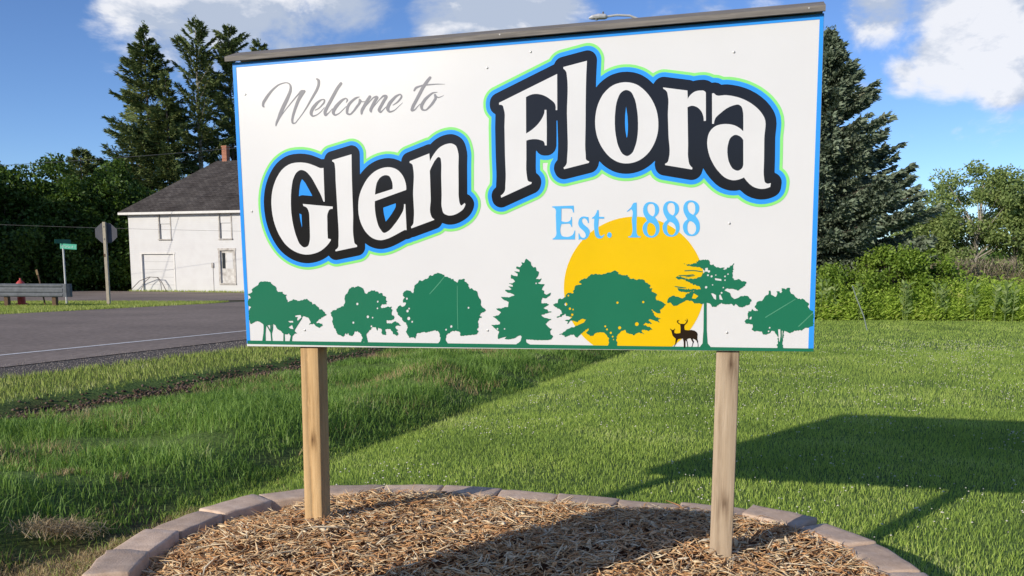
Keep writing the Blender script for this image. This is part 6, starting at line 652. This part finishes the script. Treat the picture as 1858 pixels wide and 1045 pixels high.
# clapboards: alternate courses proud of the wall, joined as one part
mb = MB(); z_ = 0.0
while z_ < HE - .1:
    spans = [(0.0, HL)]
    for o_ in OPEN.values():
        if o_[1] - .06 < z_ + .06 < o_[3] + .06:
            ns = []
            for a_, b_ in spans:
                if o_[0] - .07 > a_ and o_[2] + .07 < b_: ns += [(a_, o_[0] - .07), (o_[2] + .07, b_)]
                else: ns.append((a_, b_))
            spans = ns
    for a_, b_ in spans: mb.prism([(-.004, 0), (-.013, 0), (-.005, .118), (-.004, .118)], (a_, 0, z_), (b_, 0, z_), (0, 1, 0), (0, 0, 1))
    z_ += .12
cb = mb.build('clapboards', sid, house); cb['kind'] = 'stuff'
roof_m, nt, b = material('asphalt_shingles', .95, .1)
brk = nd(nt, 'ShaderNodeTexBrick'); brk.inputs['Scale'].default_value = 1.0; brk.inputs['Brick Width'].default_value = .30; brk.inputs['Row Height'].default_value = .16; brk.inputs['Mortar Size'].default_value = .012
brk.inputs['Color1'].default_value = (.060, .055, .054, 1); brk.inputs['Color2'].default_value = (.100, .092, .088, 1); brk.inputs['Mortar'].default_value = (.03, .028, .028, 1)
uvn = nd(nt, 'ShaderNodeTexCoord'); mpn = nd(nt, 'ShaderNodeMapping'); mpn.inputs['Rotation'].default_value = (R(-42), 0, 0); nt.links.new(uvn.outputs['Object'], mpn.inputs[0]); nt.links.new(mpn.outputs[0], brk.inputs['Vector'])
mm = nd(nt, 'ShaderNodeMix', data_type='RGBA', blend_type='MULTIPLY'); mm.inputs['Factor'].default_value = 1; nt.links.new(brk.outputs['Color'], mm.inputs[6])
nt.links.new(ramp(nt, noise_tex(nt, .9, 6), [(.3, (.75, .72, .70)), (.7, (1.35, 1.33, 1.3))]), mm.inputs[7]); nt.links.new(mm.outputs[2], b.inputs['Base Color'])
ov = .42; ez = HE + .08; rz_ = 8.6; ra, rb = 3.65, HL - 3.65; ym = HD / 2
mb = MB(); A1, B1, C1, D1 = (-ov, -ov, ez), (HL + ov, -ov, ez), (HL + ov, HD + ov, ez), (-ov, HD + ov, ez); E1, F1 = (ra, ym, rz_), (rb, ym, rz_)
# each slope has raised courses of shingles
def slope(p0, p1, q1, q0, n):
    p0, p1, q0, q1 = map(Vector, (p0, p1, q0, q1)); nn = (p1 - p0).cross(q0 - p0 if (q0 - p0).length > .1 else q1 - p0).normalized()
    for k in range(n):
        f0_, f1_ = k / n, (k + 1) / n; a, b_ = p0.lerp(q0, f0_), p1.lerp(q1, f0_); c, d = p1.lerp(q1, f1_), p0.lerp(q0, f1_)
        lift = nn * .018
        mb.poly([a + lift, b_ + lift, c + nn * .002, d + nn * .002]); mb.poly([a + nn * -.003, b_ + nn * -.003, b_ + lift, a + lift])
slope(A1, B1, F1, E1, 26); slope(B1, C1, F1, F1, 26); slope(C1, D1, E1, F1, 26); slope(D1, A1, E1, E1, 26)
roof = mb.build('roof', roof_m, house)
mb = MB(); mb.box((HL / 2, -ov + .01, ez - .075), (HL + 2 * ov, .03, .14)); mb.box((-ov + .01, ym, ez - .075), (.03, HD + 2 * ov - .07, .14)); mb.box((HL + ov - .01, ym, ez - .075), (.03, HD + 2 * ov - .07, .14)); mb.build('fascia', trim, house)
mb = MB(); mb.poly([(-ov + .03, -ov + .03, ez - .14), (HL + ov - .03, -ov + .03, ez - .14), (HL + ov - .03, HD + ov, ez - .14), (-ov + .03, HD + ov, ez - .14)]); mb.build('soffit', trim, house)
brick_m, nt, b = material('red_brick', .9, .15)
bk = nd(nt, 'ShaderNodeTexBrick'); bk.inputs['Scale'].default_value = 1; bk.inputs['Brick Width'].default_value = .2; bk.inputs['Row Height'].default_value = .075; bk.inputs['Mortar Size'].default_value = .008
bk.inputs['Color1'].default_value = (.30, .095, .055, 1); bk.inputs['Color2'].default_value = (.42, .15, .085, 1); bk.inputs['Mortar'].default_value = (.35, .28, .22, 1)
q = nd(nt, 'ShaderNodeTexCoord'); mq = nd(nt, 'ShaderNodeMapping'); mq.inputs['Rotation'].default_value = (R(90), 0, 0); nt.links.new(q.outputs['Object'], mq.inputs[0]); nt.links.new(mq.outputs[0], bk.inputs['Vector']); nt.links.new(bk.outputs['Color'], b.inputs['Base Color'])
mb = MB(); mb.box((4.3, ym + .1, 8.7), (.36, .36, 1.6)); mb.box((4.3, ym + .1, 9.52), (.41, .41, .09)); mb.build('chimney', brick_m, roof)
for key in ('w1', 'w2', 'w3'):
    a0, b0_, a1, b1_ = OPEN[key]; mb = MB(); w_ = .07
    mb.box((a0 - w_ / 2, -.02, (b0_ + b1_) / 2), (w_, .05, b1_ - b0_)); mb.box((a1 + w_ / 2, -.02, (b0_ + b1_) / 2), (w_, .05, b1_ - b0_)); mb.box(((a0 + a1) / 2, -.02, b1_ + .035), (a1 - a0 + 2 * w_, .05, .07))
    win = mb.build('window', grey_tr, house)
    mb = MB(); mb.box(((a0 + a1) / 2, -.04, b0_ - .03), (a1 - a0 + .2, .11, .06)); mb.build('sill', grey_tr, win)
    zm = b0_ + (b1_ - b0_) * .60
    mb = MB(); mb.box(((a0 + a1) / 2 + .02, .05, (zm + b1_) / 2), (a1 - a0 - .05, .03, b1_ - zm - .01)); mb.build('upper_board', sid, win)
    mb = MB(); mb.box(((a0 + a1) / 2 + .02, .095, (zm + b0_) / 2), (a1 - a0 - .05, .03, zm - b0_ - .03)); mb.build('lower_board', sid, win)
    mb = MB(); mb.box(((a0 + a1) / 2, .135, (b1_ + b0_) / 2), (a1 - a0 - .01, .02, b1_ - b0_ - .01)); mb.build('painted_shade', dark, win)  # dark sheet behind the boards stands for the jamb shade
a0, b0_, a1, b1_ = OPEN['garage']
mb = MB()
for k in range(5): mb.box(((a0 + a1) / 2, .115, b0_ + (k + .5) * (b1_ - b0_) / 5), (a1 - a0 - .004, .03, (b1_ - b0_) / 5 - .008))
gd = mb.build('garage_door', sid, house)
mb = MB(); mb.box((a0 - .04, -.018, (b0_ + b1_) / 2), (.08, .04, b1_ - b0_)); mb.box((a1 + .04, -.018, (b0_ + b1_) / 2), (.08, .04, b1_ - b0_)); mb.box(((a0 + a1) / 2, -.018, b1_ + .045), (a1 - a0 + .24, .04, .09)); mb.build('door_frame', trim, gd)
a0, b0_, a1, b1_ = OPEN['door']
mb = MB(); mb.box((a0 - .06, -.02, (b0_ + b1_) / 2), (.12, .05, b1_ - b0_)); mb.box((a1 + .06, -.02, (b0_ + b1_) / 2), (.12, .05, b1_ - b0_)); mb.box(((a0 + a1) / 2, -.02, b1_ + .07), (a1 - a0 + .30, .05, .14)); mb.box(((a0 + a1) / 2, -.03, b0_ - .04), (a1 - a0 + .24, .09, .08))
df = mb.build('entry_door', grey_tr, house); df['label'] = 'weathered white entry door with one dark pane'
mb = MB(); mb.box(((a0 + a1) / 2, .09, (b0_ + b1_) / 2), (a1 - a0 - .02, .04, b1_ - b0_ - .02)); mb.build('door_leaf', noisy('peeling_white', [(.3, (.40, .38, .35)), (.6, (.68, .67, .64))], 3, .8, .2), df)
mb = MB(); mb.box((a0 + .2, .065, b1_ - .62), (.22, .012, .95)); mb.build('pane', plain('dark_glass', (.03, .035, .04), .15, .6), df)
mb = MB(); mb.box((a1 - .36, .066, b1_ - .62), (.42, .012, .95)); mb.build('board', sid, df)
a0, b0_, a1, b1_ = OPEN['w4']; mb = MB(); mb.box(((a0 + a1) / 2, .1, (b0_ + b1_) / 2), (a1 - a0, .03, b1_ - b0_)); mb.build('boarded_opening', sid, house)
mb = MB(); mb.box((6.25, -.05, 1.72), (.15, .07, .30), bevel=.015).tube([(6.25, -.03, 1.58), (6.26, -.025, 0)], .012, 6); mb.build('meter_box', grey_tr, house)
mb = MB(); mb.tube([(-.05 + .1, -.30, .05), (.9, -.32, .72), (1.7, -.33, .98), (2.35, -.32, .95), (2.62, -.30, .62), (2.9, -.30, .12), (2.95, -.3, 0)], .022, 6); mb.tube([(.95, -.36, .03), (1.35, -.37, .66), (1.8, -.36, .98), (2.3, -.35, .96), (2.55, -.34, .6), (2.6, -.33, .0)], .018, 6)
o = mb.build('hoop', plain('hoop_dark', (.10, .085, .075), .7)); o.location = house.location; o.rotation_euler = house.rotation_euler
tag(o, 'dark arched hoops leaning against the garage door of the white building', 'hoop')

# ------------------------------------------------------------------ trees and plants
def unit(v): return v / (np.linalg.norm(v, axis=-1, keepdims=True) + 1e-9)
def leaf_cards(name, P, D, L, Wd, mat, parent=None, flat_=0.0, rg=None):
    """small folded leaf shapes: base, two sides, tip"""
    rg = rg or rng; n = len(P); D = unit(D); q = rg.normal(size=(n, 3)); q[:, 2] *= (1 - flat_); s_ = unit(np.cross(D, q)); u = np.cross(s_, D)
    L = np.broadcast_to(L, n)[:, None]; Wd = np.broadcast_to(Wd, n)[:, None]
    m = P + D * L * .45 - u * L * .06
    V = np.stack([P, m - s_ * Wd * .5, P + D * L, m + s_ * Wd * .5], 1).reshape(-1, 3); i = np.arange(n)[:, None] * 4
    return mesh_np(name, V, [i + np.array([0, 1, 2]), i + np.array([0, 2, 3])], mat, parent)
bark = noisy('grey_bark', [(.3, (.055, .045, .038)), (.7, (.15, .125, .10))], 8, .9, .1, 5, .5, .03, (3, 3, .6))
bark_pale = noisy('pale_bark', [(.25, (.16, .14, .11)), (.6, (.42, .39, .32))], 5, .8, .15, 5, .3, .02, (2, 2, 3))
spruce_m = leaf_mat('spruce_needles', [(.05, (0.045, 0.078, 0.030)), (.5, (0.114, 0.165, 0.054)), (.85, (0.228, 0.255, 0.084)), (.97, (0.380, 0.300, 0.135))], .10, .65, .2, scale=.35)
blue_m = leaf_mat('blue_spruce_needles', [(.05, (0.077, 0.109, 0.070)), (.45, (0.168, 0.216, 0.143)), (.8, (0.258, 0.310, 0.217)), (.97, (0.324, 0.328, 0.220))], .10, .7, .15, scale=.8)
decid_m = leaf_mat('dense_leaves', [(.05, (0.030, 0.060, 0.012)), (.5, (0.067, 0.130, 0.022)), (.85, (0.134, 0.213, 0.038))], .30, .5, .3, scale=.35)
aspen_m = leaf_mat('pale_leaves', [(.05, (0.100, 0.157, 0.049)), (.5, (0.223, 0.305, 0.095)), (.85, (0.372, 0.450, 0.157))], .35, .5, .3, scale=.4)
shrub_m = leaf_mat('shrub_leaves', [(.05, (0.085, 0.156, 0.021)), (.5, (0.205, 0.322, 0.046)), (.85, (0.336, 0.458, 0.083))], .40, .5, .3, scale=.9)
weed_m = leaf_mat('weed_leaves', [(.05, (0.134, 0.216, 0.033)), (.4, (0.303, 0.445, 0.064)), (.75, (0.454, 0.607, 0.103)), (.95, (0.600, 0.620, 0.203))], .40, .55, .25, scale=.8)

def conifer(name, loc, h, prof, seed, nb, mat, label, spray=.45, droop=.25, rise=.25, per=9, z0=.06, lean=0, trunk_r=.22, barkm=None, group=None, density=1.0, wsp=.16, fold=1.0, irregular=.25):
    r_ = np.random.RandomState(seed); t = empty(name, loc); tag(t, label, 'tree', group)
    zt = [p[0] for p in prof]; rt = [p[1] for p in prof]
    Ps, Ds, Ls, Ws = [], [], [], []; limbs = MB()
    limbs.tube([(0, 0, -.1), (0, 0, h * .5), (0, 0, h * .98)], [trunk_r, trunk_r * .6, .02], 8)
    for i in range(nb):
        f_ = (i + r_.rand()) / nb; z = h * (z0 + (1 - z0) * (1 - (1 - f_) ** 1.15) * .985)
        Lb = np.interp(z / h, zt, rt) * (1 - irregular + 2 * irregular * r_.rand()) * (1.12 if r_.rand() < .12 else 1); az = r_.rand() * 6.283
        e = np.array([math.cos(az), math.sin(az), 0]); sd_ = np.array([-e[1], e[0], 0])
        n = max(5, int(per * density * (1.5 + Lb * 4.2)))
        u = r_.rand(n) ** .75; top = z / h
        ri = rise * (.3 + 1.8 * top ** 2); dr_ = droop * (1 - top)
        zz = z + Lb * (ri * u - dr_ * np.sin(u * 2.2) + .10 * u ** 3)
        so = r_.normal(0, 1, n) * Lb * .19 * (1.15 - u) * fold + r_.normal(0, .05, n)
        dz = -np.abs(so) * .35 - r_.rand(n) * spray * .35
        P = e * (u * Lb)[:, None] + sd_ * so[:, None]; P[:, 2] = zz + dz
        D = e * (.55 + .5 * r_.rand(n))[:, None] + sd_ * (np.sign(so) * (.3 + .6 * r_.rand(n)))[:, None]; D[:, 2] += r_.normal(-.25 * (1 - top), .35, n) + ri * .5
        Ps.append(P); Ds.append(D); Ls.append(spray * (.5 + .8 * r_.rand(n)) * (.6 + .4 * min(1, Lb))); Ws.append(np.full(n, wsp) * (.6 + .8 * r_.rand(n)))
        if Lb > .8 and i % 2 == 0: limbs.tube([(0, 0, z), tuple(e * Lb * .5 + np.array([0, 0, z + Lb * (ri * .5 - dr_ * .89)])), tuple(e * Lb * .9 + np.array([0, 0, z + Lb * (ri * .9 - dr_ * .92 + .07)]))], [.05, .03, .01], 4, False)
    n = 60; P = np.zeros((n, 3)); P[:, 2] = h * .94 + r_.rand(n) * h * .06; P[:, :2] = r_.normal(0, .08, (n, 2)); D = r_.normal(0, .5, (n, 3)); D[:, 2] = 1
    Ps.append(P); Ds.append(D); Ls.append(np.full(n, spray * .6)); Ws.append(np.full(n, wsp * .6))
    leaf_cards('crown', np.concatenate(Ps), np.concatenate(Ds), np.concatenate(Ls), np.concatenate(Ws), mat, t, rg=r_)
    limbs.build('trunk', barkm or bark, t); return t
def broadleaf(name, loc, h, cz, rad, seed, nclump, per, leaf, mat, label, barkm=None, trunk_r=.18, group=None, cr=(.7, 1.3), trunk_top=.8, cat='tree', lean=(0, 0), shell=.55):
    r_ = np.random.RandomState(seed); t = empty(name, loc); tag(t, label, cat, group)
    v = unit(r_.normal(size=(nclump, 3))); rr_ = (shell + (1 - shell) * r_.rand(nclump) ** .6); c = v * rr_[:, None] * np.array(rad) * (1 - .12 + .3 * r_.rand(nclump))[:, None]; c[:, 2] += cz
    c[:, 2] = np.where(c[:, 2] < .25, .25 + .5 * r_.rand(nclump), c[:, 2])
    R0 = r_.uniform(cr[0], cr[1], nclump); k = np.repeat(np.arange(nclump), per); n = len(k)
    o = unit(r_.normal(size=(n, 3))) * (r_.rand(n) ** .45)[:, None] * R0[k][:, None]; o[:, 2] *= .72
    P = c[k] + o; D = r_.normal(size=(n, 3)) + unit(o) * .9 + np.array([0, 0, -.25])
    P[:, 2] = np.maximum(P[:, 2], .02)
    leaf_cards('crown', P, D, leaf * r_.uniform(.6, 1.3, n), leaf * .62 * r_.uniform(.7, 1.2, n), mat, t, rg=r_)
    mb = MB(); tz = h * trunk_top; mb.tube([(0, 0, -.1), (lean[0] * .4, lean[1] * .4, tz * .45), (lean[0], lean[1], tz)], [trunk_r, trunk_r * .75, trunk_r * .25], 8)
    for j in range(0, nclump, max(1, nclump // 26)):
        z_ = min(max(c[j, 2] * .55, tz * .25), tz * .9); q = z_ / tz; b0 = Vector((lean[0] * q, lean[1] * q, z_)); mb.tube([b0, b0.lerp(Vector(c[j]), .5) + Vector((0, 0, .12)), Vector(c[j])], [trunk_r * .35, trunk_r * .2, .012], 4, False)
    mb.build('trunk' if cat == 'tree' else 'stem', barkm or bark, t); return t

conA = [(0, 6.6), (.25, 6.2), (.40, 5.0), (.60, 3.1), (.75, 1.95), (.86, 1.35), (.93, .62), (.97, .25), (1, .06)]
conifer('spruce_tree', (-29.4, 72, -.1), 21.0, conA, 1, 210, spruce_m, 'tall dark spruce with a broad full cone, leftmost of the spruces behind the white building', .36, .20, .18, 24, wsp=.088)
conifer('spruce_tree', (-27.3, 70.5, -.1), 17.0, [(0, 4.4), (.4, 3.4), (.7, 1.7), (.9, .5), (1, .08)], 2, 125, spruce_m, 'shorter spruce tucked against the right side of the broad spruce', .36, .2, .18, 24, wsp=.088)
conifer('spruce_tree', (-25.3, 72, -.1), 21.4, [(0, 3.4), (.3, 3.4), (.55, 2.9), (.8, 2.0), (.92, 1.0), (.97, .35), (1, .06)], 3, 95, spruce_m, 'sparse tall spruce with its pale trunk showing through gaps, second peak from the left', .36, .12, .42, 24, barkm=bark_pale, wsp=.088, fold=.45, trunk_r=.30)
conifer('spruce_tree', (-23.3, 74, -.1), 21.3, [(0, 3.8), (.35, 3.6), (.6, 2.9), (.82, 2.1), (.93, 1.15), (.97, .5), (1, .1)], 4, 125, spruce_m, 'spruce with a bushy rounded top left of the sign cap', .36, .14, .35, 24, wsp=.088, fold=.5)
conifer('spruce_tree', (-22.0, 78, -.1), 21.2, [(0, 4.2), (.4, 3.6), (.7, 2.4), (1, .2)], 5, 160, spruce_m, 'spruce whose tip just clears the left corner of the sign', .36, .18, .25, 24, wsp=.088)
conifer('spruce_tree', (-33.6, 69, -.1), 10.8, [(0, 4.2), (.4, 3.4), (.7, 2.0), (1, .2)], 6, 130, spruce_m, 'low spruce forming the left skirt of the spruce group', .36, .2, .18, 24, wsp=.088)
g_ = 'leafy trees of the dark wood behind the road'
for i, (x, y, h, r_, lb) in enumerate([(-37.5, 57, 9.4, 3.6, 'dark leafy tree with sunlit top at the far left edge of the wood'), (-34.2, 59, 8.6, 3.0, 'rounded leafy tree second from the left edge of the wood'),
    (-30.6, 60, 8.7, 3.0, 'bright green leafy tree in the middle of the wood above the street sign'), (-27.6, 62, 8.9, 2.8, 'leafy tree beside the skirt of the spruces above the octagonal sign'),
    (-33.0, 64, 8.0, 3.4, 'deep green leafy tree set back in the wood'), (-26.2, 60.8, 5.6, 2.2, 'small leafy tree at the left corner of the white building')]):
    broadleaf('leafy_tree', (x, y, -.1), h, h * .55, (r_, r_, h * .43), 20 + i, 46, 330, .27, decid_m, lb, group=g_)
for i, (x, y, h, r_, lb) in enumerate([(-35.5, 54.5, 4.6, 2.6, 'dark bush at the left edge under the wood'), (-31.6, 56, 4.6, 2.6, 'dark bush behind the guard rail end'), (-28.6, 58, 4.4, 2.3, 'dark bush behind the street sign pole'), (-26.3, 59.4, 3.8, 1.8, 'dark bush between the octagonal sign and the building')]):
    broadleaf('bush', (x, y, -.05), h, h * .5, (r_, r_, h * .5), 40 + i, 40, 260, .26, decid_m, lb, cat='bush', trunk_r=.08, group='undergrowth of the dark wood')
# the wood runs on to the left of the frame; it keeps the sun off the trees in view
for i, (x, y, h, r_) in enumerate([(-39.5, 46.3, 10.5, 2.7), (-42.8, 43.0, 11.5, 2.8), (-41.5, 49.5, 11.3, 4.0), (-45.5, 45.5, 12.3, 4.2), (-46, 53, 11.5, 4.2), (-50, 49, 12, 4.5), (-43.5, 58, 10, 4.0)]):
    broadleaf('leafy_tree', (x, y, -.1), h, h * .52, (r_, r_, h * .48), 60 + i, 50, 220, .60, decid_m, ['slim leafy tree at the near corner of the wood, outside the frame', 'slim leafy tree nearest the road outside the frame', 'tall leafy tree outside the left of the frame nearest the road', 'tall leafy tree at the corner of the wood', 'tall leafy tree deep in the wood', 'tallest leafy tree of the wood off to the left', 'leafy tree behind the left end of the wood'][i], group=g_)

conifer('blue_spruce', (10.5, 30, -.1), 9.55, [(0, 2.8), (.12, 3.05), (.28, 3.05), (.38, 2.75), (.46, 2.3), (.6, 1.85), (.72, 1.3), (.83, .78), (.92, .36), (.97, .12), (1, .03)], 8, 430, blue_m, 'blue grey spruce standing right behind the right edge of the sign', .20, .16, .24, 34, .03, wsp=.082, trunk_r=.16, fold=.62, irregular=.27)
broadleaf('bush', (11.75, 27.2, -.1), 2.4, 1.30, (1.0, .8, 1.1), 71, 46, 210, .105, shrub_m, 'bright green bush in front of the foot of the blue spruce', cat='bush', trunk_r=.05, cr=(.22, .42))
broadleaf('bush', (10.1, 26.9, -.1), 1.6, 1.0, (.8, .7, .75), 72, 30, 170, .10, shrub_m, 'lower bright bush left of the bright green bush', cat='bush', trunk_r=.04, cr=(.2, .38))
broadleaf('bush', (13.25, 27.6, -.1), 1.75, 1.1, (1.0, .8, .85), 73, 34, 170, .10, shrub_m, 'loose bush right of the bright green bush', cat='bush', trunk_r=.04, cr=(.2, .38))
g2 = 'pale leafy trees beyond the weeds'
for i, (x, y, h, cz, r_, lb, m_) in enumerate([(30.6, 58, 9.0, 5.4, (3.0, 3.0, 3.5), 'pale leafed tree with a light trunk, nearest the blue spruce', aspen_m), (33.2, 58, 8.0, 4.6, (2.8, 2.6, 3.2), 'pale leafed tree filling the gap beside the right edge', aspen_m),
    (36.5, 58, 9.6, 6.0, (3.0, 3.0, 3.5), 'tallest leafy tree at the right edge of the view', decid_m), (28.0, 60, 5.6, 3.4, (2.1, 2.1, 2.2), 'low thin leafy tree left of the light trunk', aspen_m), (36.0, 52, 6.0, 3.4, (2.4, 2.2, 2.6), 'darker leafy tree low at the right edge', decid_m)]):
    broadleaf('leafy_tree', (x, y, -.1), h, cz, r_, 80 + i, 60, 210, .22, m_, lb, barkm=bark_pale, trunk_r=.16, cr=(.5, 1.0), group=g2, shell=.35, lean=(.3, 0))
conifer('spruce_tree', (33.6, 54, -.1), 3.9, [(0, 1.6), (.4, 1.3), (.8, .6), (1, .1)], 9, 150, spruce_m, 'small dark spruce low among the pale trees at right', .28, .1, .2, 12, wsp=.10, trunk_r=.08)
# grey brown thicket
def thicket(loc, w_, h, n, seed, label):
    r_ = np.random.RandomState(seed); P = np.c_[r_.uniform(-w_, w_, n), r_.uniform(-1, 1, n), r_.rand(n) ** 1.3 * h * .85]; D = r_.normal(0, .45, (n, 3)); D[:, 2] = 1
    t = empty('thicket', loc); tag(t, label, 'bush'); leaf_cards('twigs', P, D, r_.uniform(.35, .8, n), .035, tw_m, t, rg=r_)
    k = r_.rand(n) < .7; leaf_cards('leaves', P[k] + np.array([0, 0, .2]), D[k], .16, .10, aspen_m, t, rg=r_)
tw_m = island_mat('grey_twigs', [(.1, (.14, .12, .085)), (.6, (.27, .235, .165)), (.95, (.38, .33, .24))])
thicket((28.0, 53, 0), 2.6, 2.1, 3000, 5, 'grey brown leafless thicket under the pale trees')

def weeds(name, n, x0, x1, y0, y1, h0, h1, nl, ll, lw, mat, label, edge=True):
    x = rng.uniform(x0, x1, n); y = rng.uniform(y0, y1, n) + .45 * (fbm(x, x * 0, 1.4, 51) - .5) * 2; h = (h0 + (h1 - h0) * rng.rand(n)) * (.62 + .45 * fbm(x, y, 1.5, 50) + .40 * vnoise(x, y, .45, 53)) * np.clip(.55 + (y - y0) / 1.2, .5, 1)
    k = np.repeat(np.arange(n), nl); m = len(k); f_ = rng.rand(m) ** .8; lx = rng.normal(0, .14, n)[k] * f_ + rng.normal(0, .035, m)
    z = height(x, y)
    P = np.c_[x[k] + lx, y[k] + rng.normal(0, .02, m), z[k] + f_ * h[k]]; az = rng.uniform(0, 6.283, m); D = np.c_[np.cos(az), np.sin(az), rng.uniform(.1, 1.1, m)]
    o = leaf_cards(name, P, D, ll * rng.uniform(.6, 1.2, m) * (1.15 - .5 * f_), lw * rng.uniform(.7, 1.2, m), mat); tag(o, label, 'weeds', kind='stuff')
    return o
weeds('tall_weeds', 6800, 4, 24, 25.6, 27.6, .45, 1.12, 17, .16, .042, weed_m, 'band of tall green weeds along the far edge of the lawn')
weeds('tall_weeds', 2600, 2.5, 27, 27.6, 33, .75, 1.2, 14, .22, .07, weed_m, 'deeper rows of tall weeds behind the front of the band')
weeds('dry_field_grass', 5000, 4, 44, 34, 52, .8, 1.3, 9, .30, .05, leaf_mat('tan_field_grass', [(.1, (.10, .10, .04)), (.6, (.20, .17, .08)), (.9, (.32, .26, .14))], .3), 'tan and green field grass beyond the tall weeds')
milk = shrub_m
def broad_weed(loc, h, seed, label):
    t = empty('milkweed', loc); tag(t, label, 'plant', 'pale broad leaved plants along the front of the weeds'); r_ = np.random.RandomState(seed)
    ns = 4; Ps, Ds = [], []; mb = MB()
    for s_i in range(ns):
        bx, by = r_.normal(0, .22), r_.normal(0, .10); hh = h * r_.uniform(.7, 1); mb.tube([(bx, by, -.05), (bx * 1.15, by, hh)], .010, 4, False)
        for f_ in np.linspace(.25, 1, 8):
            a_ = r_.rand() * 3.14
            for q in (0, math.pi): Ps.append((bx * (1 + .15 * f_), by, hh * f_)); Ds.append((math.cos(a_ + q), math.sin(a_ + q), .55 + .5 * f_))
    leaf_cards('leaves', np.array(Ps), np.array(Ds), .20, .085, milk_m, t, rg=r_); mb.build('stem', milk_m, t)
milk_m = leaf_mat('milkweed_leaves', [(.1, (0.137, 0.221, 0.058)), (.5, (0.218, 0.312, 0.098)), (.9, (0.328, 0.403, 0.156))], .35, .5, .3)
for i, (x, y, h, lb) in enumerate([(9.2, 25.5, 1.15, 'pale broad leaved plant next to the right edge of the sign'), (11.7, 25.4, 1.2, 'pale broad leaved plant below the bright green bush'), (12.7, 25.5, 1.1, 'pale broad leaved plant right of the one below the bush'),
    (13.9, 25.3, 1.25, 'tallest pale broad leaved plant near the right side'), (14.4, 25.2, 1.2, 'pale broad leaved plant crowded beside the tallest one'), (10.4, 25.6, 1.05, 'short pale broad leaved plant by the leaning guard rod')]):
    broad_weed((x, y + .25, 0), h * .97, 90 + i, lb)
# far woods along the horizon
n = 26000; a = rng.uniform(-R(62), R(62), n); d = rng.uniform(150, 185, n); hh = 3.2 + 2.4 * fbm(a * 60, a * 0, 1.0, 61) + 1.2 * fbm(a * 300, a * 0, 1.0, 62)
P = np.c_[np.sin(a) * d, np.cos(a) * d, rng.rand(n) * hh]; leafD = rng.normal(size=(n, 3))
o = leaf_cards('distant_woods', P, leafD, 1.3, 1.0, decid_m); tag(o, 'low line of distant woods along the horizon', 'woods', kind='stuff')

n = 15000; a = rng.uniform(R(62), R(298), n); d = rng.uniform(70, 88, n); hh = 8.5 + 3.0 * fbm(a * 20, a * 0, 1.0, 63)
P = np.c_[np.sin(a) * d, np.cos(a) * d, rng.rand(n) ** .8 * hh]; leafD = rng.normal(size=(n, 3))
o = leaf_cards('woods_behind', P, leafD, 1.7, 1.3, decid_m); tag(o, 'belt of woods on the near side of the road behind the viewer', 'woods', kind='stuff')
